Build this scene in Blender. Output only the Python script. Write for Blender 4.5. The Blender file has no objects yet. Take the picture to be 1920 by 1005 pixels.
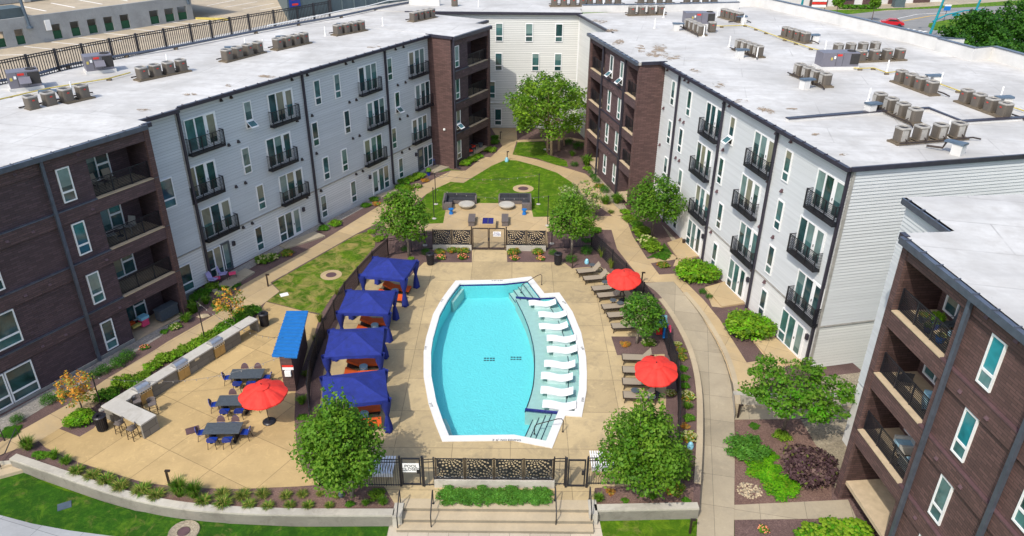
import bpy, math, random
import numpy as np
from mathutils import Vector, Matrix
random.seed(7); RNG = np.random.default_rng(7)
SC = bpy.context.scene
COL = SC.collection
# ------------------------------------------------------------------ camera
FPX, PIT, ROLL, CH = 1407.4, 0.485336, 0.009282, 26.8257
_c, _s = math.cos(PIT), math.sin(PIT); _cr, _sr = math.cos(ROLL), math.sin(ROLL)
_r0 = np.array([1., 0, 0]); _u0 = np.array([0, _s, _c]); FW = np.array([0, _c, -_s])
RT = _r0*_cr + _u0*_sr; UP = -_r0*_sr + _u0*_cr
CAMP = np.array([0, 0, CH])
cd = bpy.data.cameras.new('camera'); cam = bpy.data.objects.new('camera', cd); COL.objects.link(cam)
cd.sensor_width = 36.0; cd.lens = FPX/1920*36.0; cd.clip_end = 2000; cd.clip_start = 0.5
M3 = Matrix(((RT[0], UP[0], -FW[0]), (RT[1], UP[1], -FW[1]), (RT[2], UP[2], -FW[2])))
cam.matrix_world = Matrix.Translation(Vector(CAMP)) @ M3.to_4x4()
SC.camera = cam
# ------------------------------------------------------------------ light
SUN_EL, SUN_AZ = math.radians(50), math.radians(31.5)     # shadows run this way from +y towards +x
w = bpy.data.worlds.new('World'); SC.world = w; w.use_nodes = True
nt = w.node_tree; bg = nt.nodes['Background']
sky = nt.nodes.new('ShaderNodeTexSky'); sky.sky_type = 'NISHITA'; sky.sun_disc = False
sky.sun_elevation = SUN_EL; sky.sun_rotation = SUN_AZ + math.pi
sky.air_density = 1.0; sky.dust_density = 2.2; sky.ozone_density = 0.6
nt.links.new(sky.outputs[0], bg.inputs[0]); bg.inputs[1].default_value = 0.15
sl = bpy.data.lights.new('sun', 'SUN'); sl.energy = 2.05; sl.angle = math.radians(0.6); sl.color = (1.0, 0.95, 0.84)
so = bpy.data.objects.new('sun', sl); COL.objects.link(so)
so.rotation_euler = Vector((math.sin(SUN_AZ)*math.cos(SUN_EL), math.cos(SUN_AZ)*math.cos(SUN_EL), -math.sin(SUN_EL))).to_track_quat('-Z', 'Y').to_euler()
SC.view_settings.view_transform = 'Standard'; SC.view_settings.look = 'None'
SC.view_settings.exposure = 0.74; SC.view_settings.gamma = 1.0
SC.cycles.max_bounces = 6; SC.cycles.transparent_max_bounces = 12

# ------------------------------------------------------------------ photogrammetry: a pixel of the photo on a level plane
def G(u, v, z=0.0):
    d = (u-960)/FPX*RT + (502.5-v)/FPX*UP + FW
    return CAMP + d*((z-CH)/d[2])
def zpath(y): return -0.55*min(1.0, max(0.0, (47.0-y)/15.0))
def GP(u, v):
    z = 0.0
    for _ in range(8): p = G(u, v, z); z = zpath(p[1])
    return G(u, v, z)
def pxm(P):                                    # pixels per metre at a point
    return FPX/float((np.asarray(P)-CAMP) @ FW)
def hgt(ub, vb, vt, z=0.0):                    # height over a base pixel whose top shows at row vt
    P = G(ub, vb, z); lo, hi = 0., 40.
    for _ in range(40):
        m = (lo+hi)/2; d = P+np.array([0, 0, m])-CAMP
        if 502.5-FPX*(d@UP)/(d@FW) > vt: lo = m
        else: hi = m
    return lo
class Fac:                                     # a vertical facade: s runs to the right as seen from outside, z up, o outwards
    def __init__(s, p, ang):
        a = math.radians(ang); s.p = np.array(p[:2], float); s.d = np.array([math.sin(a), math.cos(a)])
        s.n = np.array([s.d[1], -s.d[0]]); s.ang = a
    def w(s, a, z, o=0.0):
        q = s.p + s.d*a + s.n*o; return (q[0], q[1], z)
    def sz(s, u, v):
        d = (u-960)/FPX*RT + (502.5-v)/FPX*UP + FW
        t = ((s.p-CAMP[:2])@s.n)/(d[:2]@s.n); P = CAMP+d*t
        return (P[:2]-s.p)@s.d, P[2]
    def box(s, mb, a0, a1, z0, z1, o0, o1, m=0):
        mb.hexa([s.w(a0, z0, o1), s.w(a1, z0, o1), s.w(a1, z0, o0), s.w(a0, z0, o0)],
                [s.w(a0, z1, o1), s.w(a1, z1, o1), s.w(a1, z1, o0), s.w(a0, z1, o0)], m)
    def rz(s): return math.atan2(s.d[1], s.d[0])

# ------------------------------------------------------------------ mesh builder
class MB:
    def __init__(s): s.v = []; s.f = []; s.m = []
    def poly(s, pts, m=0):
        i = len(s.v); s.v += [tuple(map(float, p)) for p in pts]; s.f.append(tuple(range(i, i+len(pts)))); s.m.append(m)
    def hexa(s, b, t, m=0):
        i = len(s.v); n = len(b); s.v += [tuple(map(float, p)) for p in list(b)+list(t)]
        s.f.append(tuple(i+n-1-k for k in range(n))); s.f.append(tuple(i+n+k for k in range(n)))
        for k in range(n): s.f.append((i+k, i+(k+1) % n, i+n+(k+1) % n, i+n+k))
        s.m += [m]*(n+2)
    def prism(s, pts, z0, z1, m=0):
        pts = ccw(pts); s.hexa([(p[0], p[1], z0) for p in pts], [(p[0], p[1], z1) for p in pts], m)
    def box(s, x0, x1, y0, y1, z0, z1, m=0, M=None):
        b = [(x0, y0, z0), (x1, y0, z0), (x1, y1, z0), (x0, y1, z0)]; t = [(x, y, z1) for x, y, _ in b]
        if M is not None: b = [M @ Vector(p) for p in b]; t = [M @ Vector(p) for p in t]
        s.hexa(b, t, m)
    def rings(s, rings, m=0, cap=True, closed=True):
        i = len(s.v); n = len(rings[0])
        for r in rings: s.v += [tuple(map(float, p)) for p in r]
        for a in range(len(rings)-1):
            for k in range(n if closed else n-1):
                k2 = (k+1) % n
                s.f.append((i+a*n+k, i+a*n+k2, i+(a+1)*n+k2, i+(a+1)*n+k)); s.m.append(m)
        if cap:
            s.f.append(tuple(i+n-1-k for k in range(n))); s.f.append(tuple(i+(len(rings)-1)*n+k for k in range(n))); s.m += [m, m]
    def lathe(s, c, prof, n=12, m=0, cap=True, ph=0.0):
        s.rings([[(c[0]+r*math.cos(2*math.pi*k/n+ph), c[1]+r*math.sin(2*math.pi*k/n+ph), c[2]+z) for k in range(n)] for r, z in prof], m, cap)
    def tube(s, pts, r, n=6, m=0):
        pts = [Vector(p) for p in pts]; rs = r if isinstance(r, (list, tuple)) else [r]*len(pts); rg = []
        up = Vector((0, 0, 1)); t0 = (pts[1]-pts[0]).normalized()
        a = t0.cross(up) if abs(t0.z) < .95 else t0.cross(Vector((1, 0, 0))); a.normalize()
        for i, p in enumerate(pts):
            t = (pts[min(i+1, len(pts)-1)]-pts[max(i-1, 0)]).normalized()
            a = (a - t*a.dot(t)).normalized(); b = t.cross(a)
            rg.append([p + (a*math.cos(2*math.pi*k/n)+b*math.sin(2*math.pi*k/n))*rs[i] for k in range(n)])
        s.rings(rg, m)
    def bar(s, p, q, wd, h, m=0):               # a square bar from p to q
        p = Vector(p); q = Vector(q); t = (q-p).normalized()
        a = t.cross(Vector((0, 0, 1))) if abs(t.z) < .95 else Vector((1, 0, 0)); a.normalize(); b = a.cross(t)
        a *= wd/2; b *= h/2
        s.hexa([p-a-b, p+a-b, p+a+b, p-a+b], [q-a-b, q+a-b, q+a+b, q-a+b], m)
    def mesh(s, name, mats, smooth=False):
        me = bpy.data.meshes.new(name); me.from_pydata(s.v, [], s.f)
        for mt in (mats if isinstance(mats, (list, tuple)) else [mats]): me.materials.append(mt)
        if len(me.materials) > 1: me.polygons.foreach_set('material_index', s.m)
        if smooth: me.polygons.foreach_set('use_smooth', [True]*len(me.polygons))
        me.update(); return me
    def done(s, name, mats, parent=None, smooth=False, loc=None):
        o = bpy.data.objects.new(name, s.mesh(name, mats, smooth)); COL.objects.link(o)
        if parent is not None: adopt(o, parent)
        if loc is not None: o.location = loc
        return o
def ccw(pts):
    a = sum(pts[i][0]*pts[(i+1) % len(pts)][1]-pts[(i+1) % len(pts)][0]*pts[i][1] for i in range(len(pts)))
    return list(pts) if a > 0 else list(pts)[::-1]
def inset(pts, d):                              # offset a closed outline inwards
    pts = ccw([(p[0], p[1]) for p in pts]); n = len(pts); out = []
    for i in range(n):
        p0, p1, p2 = Vector(pts[i-1]), Vector(pts[i]), Vector(pts[(i+1) % n])
        a = (p1-p0).normalized(); b = (p2-p1).normalized()
        na = Vector((-a.y, a.x)); nb = Vector((-b.y, b.x)); h = (na+nb)
        h = h/max(h.length, 1e-6); k = d/max(.35, h.dot(na)); out.append(tuple(p1+h*k))
    return out
def WM(o):                                      # world matrix without a depsgraph update
    M = o.matrix_basis.copy()
    return WM(o.parent) @ o.matrix_parent_inverse @ M if o.parent else M
def adopt(o, parent):                           # world-built part under its thing: stays where it is
    M = WM(o); o.parent = parent; o.matrix_parent_inverse = Matrix.Identity(4); o.matrix_basis = WM(parent).inverted() @ M
def tag(o, label, cat, group=None):
    o['label'] = label; o['category'] = cat
    if group: o['group'] = group
    return o
def thing(name, label, cat, loc=(0, 0, 0), rz=0.0, group=None):
    o = bpy.data.objects.new(name, None); COL.objects.link(o); o.location = tuple(map(float, loc)); o.rotation_euler = (0, 0, rz)
    o.empty_display_size = .2
    return tag(o, label, cat, group)
def dup(src, loc, rz=0.0, label=None, group=None, scale=None):
    r = src.copy(); COL.objects.link(r); r.location = tuple(map(float, loc)); r.rotation_euler = (0, 0, rz)
    if scale is not None: r.scale = scale if isinstance(scale, (tuple, list)) else (scale,)*3
    if label: r['label'] = label
    if group: r['group'] = group
    for ch in KIDS.get(src.name, []):
        c = ch.copy(); COL.objects.link(c); c.parent = r
        for g in KIDS.get(ch.name, []):
            e = g.copy(); COL.objects.link(e); e.parent = c
    return r
KIDS = {}
def local(mb, name, mats, parent, smooth=False):  # a part built in its thing's own coordinates
    o = mb.done(name, mats, None, smooth); o.parent = parent; KIDS.setdefault(parent.name, []).append(o); return o
def struct(mb, name, mats, smooth=False):
    o = mb.done(name, mats, None, smooth); o['kind'] = 'structure'; return o
ORD = ['first', 'second', 'third', 'fourth', 'fifth', 'sixth', 'seventh', 'eighth', 'ninth', 'tenth', 'eleventh', 'twelfth', 'thirteenth', 'fourteenth', 'fifteenth', 'sixteenth', 'seventeenth', 'eighteenth', 'nineteenth', 'twentieth']
# ------------------------------------------------------------------ materials
class NT:
    def __init__(s, name):
        s.mt = bpy.data.materials.new(name); s.mt.use_nodes = True; s.t = s.mt.node_tree
        s.b = s.t.nodes['Principled BSDF']; s.geo = None
    def n(s, typ, **kw):
        x = s.t.nodes.new('ShaderNode'+typ)
        for k, v in kw.items(): setattr(x, k, v)
        return x
    def l(s, a, b): s.t.links.new(a, b)
    def pos(s):
        if not s.geo: s.geo = s.n('NewGeometry')
        return s.geo.outputs['Position']
    def math(s, op, a, b=None, clamp=False):
        x = s.n('Math', operation=op); x.use_clamp = clamp
        for i, q in enumerate((a, b)):
            if q is None: continue
            if hasattr(q, 'links'): s.l(q, x.inputs[i])
            else: x.inputs[i].default_value = q
        return x.outputs[0]
    def noise(s, scale, detail=4, vec=None, rough=.6, dist=0.):
        x = s.n('TexNoise'); x.inputs['Scale'].default_value = scale; x.inputs['Detail'].default_value = detail
        x.inputs['Roughness'].default_value = rough; x.inputs['Distortion'].default_value = dist
        s.l(vec if vec is not None else s.pos(), x.inputs['Vector']); return x.outputs['Fac']
    def ramp(s, fac, stops, interp='LINEAR'):
        r = s.n('ValToRGB'); r.color_ramp.interpolation = interp; e = r.color_ramp.elements
        while len(e) < len(stops): e.new(.5)
        for i, (p, c) in enumerate(stops):
            e[i].position = p; e[i].color = (c[0], c[1], c[2], 1) if isinstance(c, tuple) else (c, c, c, 1)
        s.l(fac, r.inputs[0]); return r.outputs[0]
    def mix(s, fac, a, b, typ='MIX'):
        x = s.n('MixRGB', blend_type=typ)
        for i, q in ((0, fac), (1, a), (2, b)):
            if hasattr(q, 'links'): s.l(q, x.inputs[i])
            elif isinstance(q, tuple): x.inputs[i].default_value = (q[0], q[1], q[2], 1)
            else: x.inputs[i].default_value = q
        return x.outputs[0]
    def bump(s, h, strength=.3, dist=.02):
        b = s.n('Bump'); b.inputs['Strength'].default_value = strength; b.inputs['Distance'].default_value = dist
        s.l(h, b.inputs['Height']); s.l(b.outputs[0], s.b.inputs['Normal'])
    def out(s, col=None, rough=.6, metal=0., spec=None, coat=0.):
        if col is not None:
            if hasattr(col, 'links'): s.l(col, s.b.inputs['Base Color'])
            else: s.b.inputs['Base Color'].default_value = (col[0], col[1], col[2], 1)
        if hasattr(rough, 'links'): s.l(rough, s.b.inputs['Roughness'])
        else: s.b.inputs['Roughness'].default_value = rough
        s.b.inputs['Metallic'].default_value = metal
        if spec is not None: s.b.inputs['Specular IOR Level'].default_value = spec
        if coat: s.b.inputs['Coat Weight'].default_value = coat
        return s.mt
def sc(c, k): return tuple(min(1, x*k) for x in c)
def plain(name, col, rough=.55, metal=0., var=.18, scale=3., spec=None):
    t = NT(name); n = t.noise(scale, 5); c = t.ramp(n, [(.3, sc(col, 1-var)), (.7, sc(col, 1+var))])
    return t.out(c, rough, metal, spec)
def wallvec(t, su=1., sv=1.):                    # (along the wall, up) coordinates of any vertical face
    g = t.pos(); N = t.geo.outputs['True Normal']
    x = t.n('VectorMath', operation='CROSS_PRODUCT'); t.l(N, x.inputs[0]); x.inputs[1].default_value = (0, 0, 1)
    d = t.n('VectorMath', operation='DOT_PRODUCT'); t.l(x.outputs[0], d.inputs[0]); t.l(g, d.inputs[1])
    sp = t.n('SeparateXYZ'); t.l(g, sp.inputs[0]); cb = t.n('CombineXYZ')
    t.l(t.math('MULTIPLY', d.outputs['Value'], su), cb.inputs[0]); t.l(t.math('MULTIPLY', sp.outputs[2], sv), cb.inputs[1])
    return cb.outputs[0]
def m_siding(name, col):
    t = NT(name); v = wallvec(t, .12, 5.0); n = t.noise(1.0, 3, v); n2 = t.noise(.35, 5)
    c = t.ramp(n, [(.35, sc(col, .93)), (.65, sc(col, 1.05))]); c = t.mix(t.ramp(n2, [(.5, 0.), (.75, .22)]), c, sc(col, .78))
    return t.out(c, .55)
def m_brick(name, col, mortar, bw=.5, rh=.125, ms=.015):
    t = NT(name); b = t.n('TexBrick'); v = wallvec(t); t.l(v, b.inputs['Vector'])
    b.inputs['Scale'].default_value = 1.0; b.inputs['Brick Width'].default_value = bw; b.inputs['Row Height'].default_value = rh
    b.inputs['Mortar Size'].default_value = ms; b.inputs['Mortar Smooth'].default_value = .3; b.inputs['Bias'].default_value = -.2
    b.inputs['Color1'].default_value = (*sc(col, .75), 1); b.inputs['Color2'].default_value = (*sc(col, 1.35), 1); b.inputs['Mortar'].default_value = (*mortar, 1)
    n = t.noise(.4, 5); c = t.mix(t.ramp(n, [(.35, 0.), (.8, .45)]), b.outputs[0], sc(col, 1.25))
    t.bump(t.math('SUBTRACT', 1.0, b.outputs['Fac']), .5, .012); return t.out(c, .8)
def m_roof(name):
    t = NT(name); n1 = t.noise(.16, 6, dist=.6); n2 = t.noise(1.1, 6, rough=.7)
    mp = t.n('Mapping'); mp.inputs['Rotation'].default_value = (0, 0, .22); mp.inputs['Scale'].default_value = (.06, .9, 1); t.l(t.pos(), mp.inputs[0])
    n3 = t.noise(1.0, 5, mp.outputs[0])
    c = t.ramp(n1, [(.32, (.38, .37, .35)), (.5, (.51, .50, .48)), (.68, (.60, .59, .57))])
    c = t.mix(t.ramp(n2, [(.42, 0.), (.7, .6)]), c, (.38, .36, .335)); c = t.mix(t.ramp(n3, [(.5, 0.), (.72, .5)]), c, (.36, .35, .34))
    b = t.n('TexBrick'); mp2 = t.n('Mapping'); mp2.inputs['Rotation'].default_value = (0, 0, .22); t.l(t.pos(), mp2.inputs[0]); t.l(mp2.outputs[0], b.inputs['Vector'])
    b.inputs['Scale'].default_value = 1; b.inputs['Brick Width'].default_value = 9.; b.inputs['Row Height'].default_value = 3.; b.inputs['Mortar Size'].default_value = .05; b.inputs['Mortar Smooth'].default_value = .6
    seam = t.math('MULTIPLY', b.outputs['Fac'], t.ramp(t.noise(.5, 3), [(.35, .08), (.65, .55)])); c = t.mix(seam, c, (.22, .21, .2))
    st = t.noise(.45, 7, dist=1.4, rough=.75); c = t.mix(t.ramp(st, [(.70, 0.), (.78, .5)]), c, (.32, .24, .15))
    dk = t.noise(2.2, 3, dist=2.5); c = t.mix(t.ramp(dk, [(.74, 0.), (.78, .7)]), c, (.2, .19, .18))
    t.bump(n2, .15, .03); return t.out(c, .75)
def m_conc(name, col, jx=0., jy=0., rot=0., vary=.16, stain=(.3, .26, .2), jw=.012, sa=.3):
    t = NT(name); n1 = t.noise(.35, 6, dist=.4); n2 = t.noise(9., 5)
    c = t.ramp(n1, [(.3, sc(col, 1-vary)), (.7, sc(col, 1+vary))]); c = t.mix(t.ramp(n2, [(.4, 0.), (.8, .28)]), c, sc(col, .72))
    n3 = t.noise(.9, 6, dist=.9, rough=.72); c = t.mix(t.ramp(n3, [(.5, 0.), (.74, sa)]), c, stain)
    if jx:
        mp = t.n('Mapping'); mp.inputs['Rotation'].default_value = (0, 0, rot); t.l(t.pos(), mp.inputs[0])
        sp = t.n('SeparateXYZ'); t.l(mp.outputs[0], sp.inputs[0]); ls = []
        for k, j in ((0, jx), (1, jy)):
            if not j: continue
            fr = t.math('ABSOLUTE', t.math('SUBTRACT', t.math('FRACT', t.math('DIVIDE', sp.outputs[k], j)), .5)); ls.append(t.math('LESS_THAN', t.math('SUBTRACT', .5, fr), jw/j))
        f = ls[0] if len(ls) == 1 else t.math('MAXIMUM', ls[0], ls[1]); c = t.mix(t.math('MULTIPLY', f, .8), c, sc(col, .35))
        if jy:
            wn = t.n('TexWhiteNoise'); cb = t.n('CombineXYZ'); t.l(t.math('FLOOR', t.math('DIVIDE', sp.outputs[0], jx)), cb.inputs[0]); t.l(t.math('FLOOR', t.math('DIVIDE', sp.outputs[1], jy)), cb.inputs[1]); t.l(cb.outputs[0], wn.inputs[0])
            c = t.mix(1.0, c, t.ramp(wn.outputs['Value'], [(0., .82), (1., 1.0)]), 'MULTIPLY')
    n4 = t.noise(1.7, 8, dist=1.6, rough=.75); c = t.mix(t.ramp(n4, [(.54, 0.), (.72, sa*.75)]), c, sc(col, 1.35))
    t.bump(n2, .12, .01); return t.out(c, .8)
def m_ground(name, c1, c2, c3, s1=.6, s2=14., bump=.6, dist=.05, rough=.95):
    t = NT(name); n1 = t.noise(s1, 6, dist=.5); n2 = t.noise(s2, 6, rough=.75)
    c = t.ramp(n2, [(.32, c1), (.55, c2), (.75, c3)]); c = t.mix(t.ramp(n1, [(.4, 0.), (.7, .55)]), c, sc(c1, .75))
    t.bump(n2, bump, dist); return t.out(c, rough)
def m_grass(name, g1, g2, dry=(.26, .21, .08), da=.60, s=0.):
    t = NT(name); n1 = t.noise(.5, 6, dist=.8); n2 = t.noise(3.2, 8, rough=.85); n3 = t.noise(45., 3)
    c = t.ramp(n2, [(.3, sc(g1, .6)), (.5, g1), (.72, g2)]); c = t.mix(t.ramp(n1, [(.38, 0.), (.66, .75)]), c, sc(g1, .55)); n5 = t.noise(1.3, 7, dist=.6, rough=.75); c = t.mix(t.ramp(n5, [(.5, 0.), (.68, .65)]), c, (g2[0]*1.45, g2[1]*1.2, g2[2]*1.5))
    dn = t.noise(.8+s, 6, dist=1.2, rough=.7); c = t.mix(t.ramp(dn, [(da, 0.), (da+.2, .8)]), c, dry)
    t.bump(t.math('ADD', n2, n3), .9, .06); return t.out(c, .9, spec=.2)
def m_leaf(name, col, trans=.3, var=.3):
    col = sc((col[0]*.9, col[1]*1.08, col[2]*.7), 1.33)
    t = NT(name); inf = t.n('ObjectInfo'); n = t.noise(1.7, 3); c = t.ramp(n, [(.3, sc(col, 1-var)), (.7, sc(col, 1+var))])
    t.out(c, .55, spec=.18)
    tr = t.n('BsdfTranslucent'); t.l(t.mix(.5, c, sc(col, 1.6)), tr.inputs[0]); mx = t.n('MixShader'); mx.inputs[0].default_value = trans
    t.l(t.b.outputs[0], mx.inputs[1]); t.l(tr.outputs[0], mx.inputs[2]); t.l(mx.outputs[0], t.t.nodes['Material Output'].inputs[0]); return t.mt
def m_glass(name, col, rough=.06, streak=.5):
    t = NT(name); n = t.noise(.8, 3, dist=.6); c = t.ramp(n, [(.35, sc(col, 1-streak)), (.65, sc(col, 1+streak))])
    return t.out(c, rough, 0., spec=.8)
M = {}
M['lapshade'] = plain('dark_siding_lap_shade', (.10, .11, .12), .8); M['siding'] = m_siding('pale_grey_lap_siding', (.53, .545, .55)); M['siding_low'] = m_siding('white_lap_siding', (.66, .65, .63))  # first colour: painted-in shade line under each siding lap
M['siding_back'] = m_siding('warm_white_lap_siding', (.60, .60, .57))
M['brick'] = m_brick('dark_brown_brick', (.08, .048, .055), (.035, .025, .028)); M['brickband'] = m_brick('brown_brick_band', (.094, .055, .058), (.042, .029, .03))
M['bricklit'] = m_brick('sunlit_brown_brick', (.108, .058, .052), (.04, .025, .025))  # lighter copy of the brown brick, sunlight put into its colour
M['roof'] = m_roof('white_roof_membrane'); M['upstand'] = plain('white_membrane_upstand', (.58, .57, .55), .7, var=.1, scale=.8)
M['trim'] = plain('dark_bronze_metal', (.045, .042, .06), .4, .3); M['black'] = plain('black_metal', (.022, .022, .028), .42, .3); M['gutter'] = plain('dark_blue_grey_gutter', (.10, .115, .15), .35, .4)
M['white'] = plain('white_vinyl', (.78, .78, .78), .4, var=.05); M['coping'] = plain('white_pool_coping', (.66, .65, .62), .6, var=.05)
M['g1'] = m_glass('dark_teal_glass', (.022, .062, .066)); M['g2'] = m_glass('green_blue_glass', (.05, .125, .125)); M['g3'] = m_glass('glass_over_blind', (.22, .22, .16), .12, .2); M['g4'] = m_glass('glass_over_pale_blind', (.15, .23, .22), .12, .2)
M['g5'] = m_glass('bright_teal_glass', (.02, .19, .22), .06, .3)
M['inner'] = plain('dark_interior', (.03, .028, .028), .8); M['slab'] = plain('balcony_concrete', (.48, .42, .34), .8, var=.12); M['slabedge'] = plain('pale_slab_edge', (.45, .42, .42), .6)
M['deck'] = m_conc('pool_deck_concrete', (.47, .36, .195), 3.05, 3.05, 0.0, .14, (.235, .19, .12), .016, .7); M['patio'] = m_conc('tan_patio_concrete', (.51, .36, .165), 3.0, 3.0, .497, .12, (.38, .27, .12), .016, .6)
M['walk'] = m_conc('sand_walk_concrete', (.48, .355, .195), 2.4, 2.4, .497, .13, (.36, .3, .22), .012, .45); M['greywalk'] = m_conc('grey_walk_concrete', (.385, .325, .23), 2.2, 2.2, .2, .14, (.25, .22, .17), .012, .45)
M['pave'] = m_conc('square_paver_concrete', (.50, .44, .35), .95, .95, 0., .12, (.34, .3, .24), .012, .3); M['conc'] = m_conc('weathered_wall_concrete', (.43, .40, .34), vary=.2, stain=(.2, .18, .15), sa=.6); M['capconc'] = m_conc('wall_cap_concrete', (.43, .35, .235), vary=.15, sa=.4)
M['sidewalk'] = m_conc('blue_grey_sidewalk', (.33, .34, .35), 2.2, 2.2, .3, .12, (.25, .25, .25))
M['mulch'] = m_ground('brown_bark_mulch', (.065, .037, .034), (.15, .092, .082), (.27, .19, .165), .5, 16.)
M['mulchr'] = m_ground('straw_strewn_mulch', (.085, .045, .038), (.2, .12, .095), (.36, .26, .18), .5, 13.)
M['gravel'] = m_ground('tan_gravel', (.17, .14, .10), (.38, .32, .23), (.62, .55, .42), .8, 11., .9, .06); M['pebble'] = m_ground('grey_pebbles', (.16, .15, .14), (.34, .31, .27), (.55, .52, .47), .8, 9., .9, .06)
M['lawn'] = m_grass('bright_lawn', (.075, .175, .003), (.16, .29, .010), (.30, .25, .08), .55); M['lawndry'] = m_grass('dry_patched_lawn', (.07, .16, .004), (.17, .28, .012), (.38, .29, .10), .435, .1); M['lawndeep'] = m_grass('deep_green_lawn', (.026, .105, .003), (.085, .195, .008), (.26, .2, .07), .56)  # last mix: deeper green for the left front lawn and side patch
M['asphalt'] = m_conc('road_asphalt', (.22, .215, .205), vary=.12, stain=(.15, .15, .15)); M['lot'] = m_conc('parking_concrete', (.40, .33, .235), vary=.16, stain=(.22, .19, .15), sa=.55); M['darklot'] = m_conc('dark_asphalt_lot', (.10, .10, .115), vary=.15, stain=(.07, .07, .08))
M['garage'] = m_conc('grey_precast_concrete', (.30, .31, .31), vary=.2, stain=(.2, .2, .2), sa=.5); M['darkpanel'] = plain('dark_green_grey_panel', (.075, .105, .115), .6, var=.1); M['greenmesh'] = plain('dark_green_mesh', (.008, .07, .03), .7)
M['beige'] = plain('beige_grille_metal', (.135, .115, .095), .5, .3, .2, 30.); M['lightmetal'] = plain('pale_painted_metal', (.38, .36, .33), .45, .2); M['wood'] = plain('weathered_timber', (.14, .11, .075), .85); M['purple'] = plain('violet_grey_painted_metal', (.165, .16, .19), .5, .1, .1, 2.); M['bluehood'] = plain('slate_blue_sheet_metal', (.09, .125, .165), .4, .3)
M['pvc'] = plain('white_pipe', (.8, .8, .78), .4, var=.05); M['yellow'] = plain('yellow_gas_pipe', (.5, .40, .10), .5); M['redlogo'] = plain('red_badge', (.6, .03, .02), .4)
t = NT('royal_blue_canvas'); n_ = t.noise(2.2, 5, dist=.8); t.bump(t.math('ADD', n_, t.noise(160., 2)), .5, .06); M['blue'] = t.out(t.ramp(n_, [(.3, (.006, .016, .15)), (.7, (.012, .028, .25))]), .8); M['bluemetal'] = plain('bright_blue_standing_seam', (.02, .165, .46), .3, .2, .1); t = NT('red_umbrella_canvas'); n_ = t.noise(3., 5, dist=.6); t.bump(n_, .35, .04); M['red'] = t.out(t.ramp(n_, [(.3, (.58, .022, .014)), (.7, (.72, .04, .025))]), .8); t = NT('brown_leaf_debris'); n_ = t.noise(1.1, 7, dist=1.5, rough=.7); t.out(t.ramp(t.noise(7., 4), [(.35, (.24, .16, .09)), (.65, (.44, .36, .27))]), .9); tp_ = t.n('BsdfTransparent'); mx_ = t.n('MixShader'); t.l(t.ramp(n_, [(.46, 1.), (.56, .25)]), mx_.inputs[0]); t.l(t.b.outputs[0], mx_.inputs[1]); t.l(tp_.outputs[0], mx_.inputs[2]); t.l(mx_.outputs[0], t.t.nodes['Material Output'].inputs[0]); M['debris'] = t.mt; M['orange'] = plain('orange_cushion', (.68, .10, .012), .75, var=.1)
M['bronze'] = plain('bronze_frame', (.05, .035, .028), .4, .4); M['sling'] = plain('taupe_sling_mesh', (.29, .24, .175), .8, var=.1, scale=20.); M['slate'] = plain('slate_grey_tabletop', (.075, .09, .105), .45, .1, .2, 9.); M['chairblue'] = plain('blue_seat_shell', (.008, .035, .26), .4, var=.1); M['chairbrown'] = plain('mauve_brown_back', (.10, .055, .06), .6)
M['wicker'] = plain('grey_brown_wicker', (.13, .11, .105), .8, var=.4, scale=25.); M['charcoal'] = plain('charcoal_cushion', (.032, .034, .042), .85); M['steel'] = plain('stainless_steel', (.62, .62, .62), .38, .85, .08); M['tanpanel'] = plain('tan_door_panel', (.42, .28, .11), .4, .3, .15); M['counter'] = m_conc('pale_counter_concrete', (.44, .42, .38), vary=.12, stain=(.28, .25, .2), sa=.6); M['stone'] = m_brick('grey_stone_block', (.185, .17, .145), (.09, .085, .075), .9, .42, .02)
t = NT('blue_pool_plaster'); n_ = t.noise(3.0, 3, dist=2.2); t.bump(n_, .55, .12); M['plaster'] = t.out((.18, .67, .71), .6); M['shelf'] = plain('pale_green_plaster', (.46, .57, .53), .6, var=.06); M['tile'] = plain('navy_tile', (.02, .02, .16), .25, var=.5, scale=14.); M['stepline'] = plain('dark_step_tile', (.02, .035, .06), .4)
M['bark'] = plain('grey_bark', (.23, .19, .15), .9, var=.35, scale=12.); M['barkpale'] = plain('pale_peeling_bark', (.48, .33, .22), .9, var=.35, scale=8.); M['barkdark'] = plain('dark_bark', (.10, .075, .06), .9, var=.35, scale=12.)
M['teal'] = plain('teal_painted_steel', (.01, .24, .29), .4, .2); M['navy'] = plain('navy_canvas', (.015, .02, .09), .7); M['pink'] = plain('pink_fabric', (.75, .06, .16), .7); M['lilac'] = plain('lilac_sling', (.38, .33, .55), .7); M['skyblue'] = plain('light_blue_plastic', (.25, .55, .68), .4); M['brightblue'] = plain('bright_blue_plastic', (.008, .15, .48), .4); M['ltbluegrey'] = plain('blue_grey_plastic', (.26, .42, .52), .5)
M['paint'] = plain('white_road_paint', (.72, .71, .68), .7, var=.1); M['yellowpaint'] = plain('yellow_road_paint', (.62, .38, .06), .7); M['stoneblk'] = plain('tan_boulder', (.40, .32, .21), .9, var=.3, scale=4.)
M['carred'] = plain('red_car_paint', (.50, .01, .02), .25, .2, .05); M['carblue'] = plain('dark_blue_car_paint', (.03, .05, .15), .25, .3, .05); M['carglass'] = plain('car_glass', (.02, .025, .03), .08)
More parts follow.
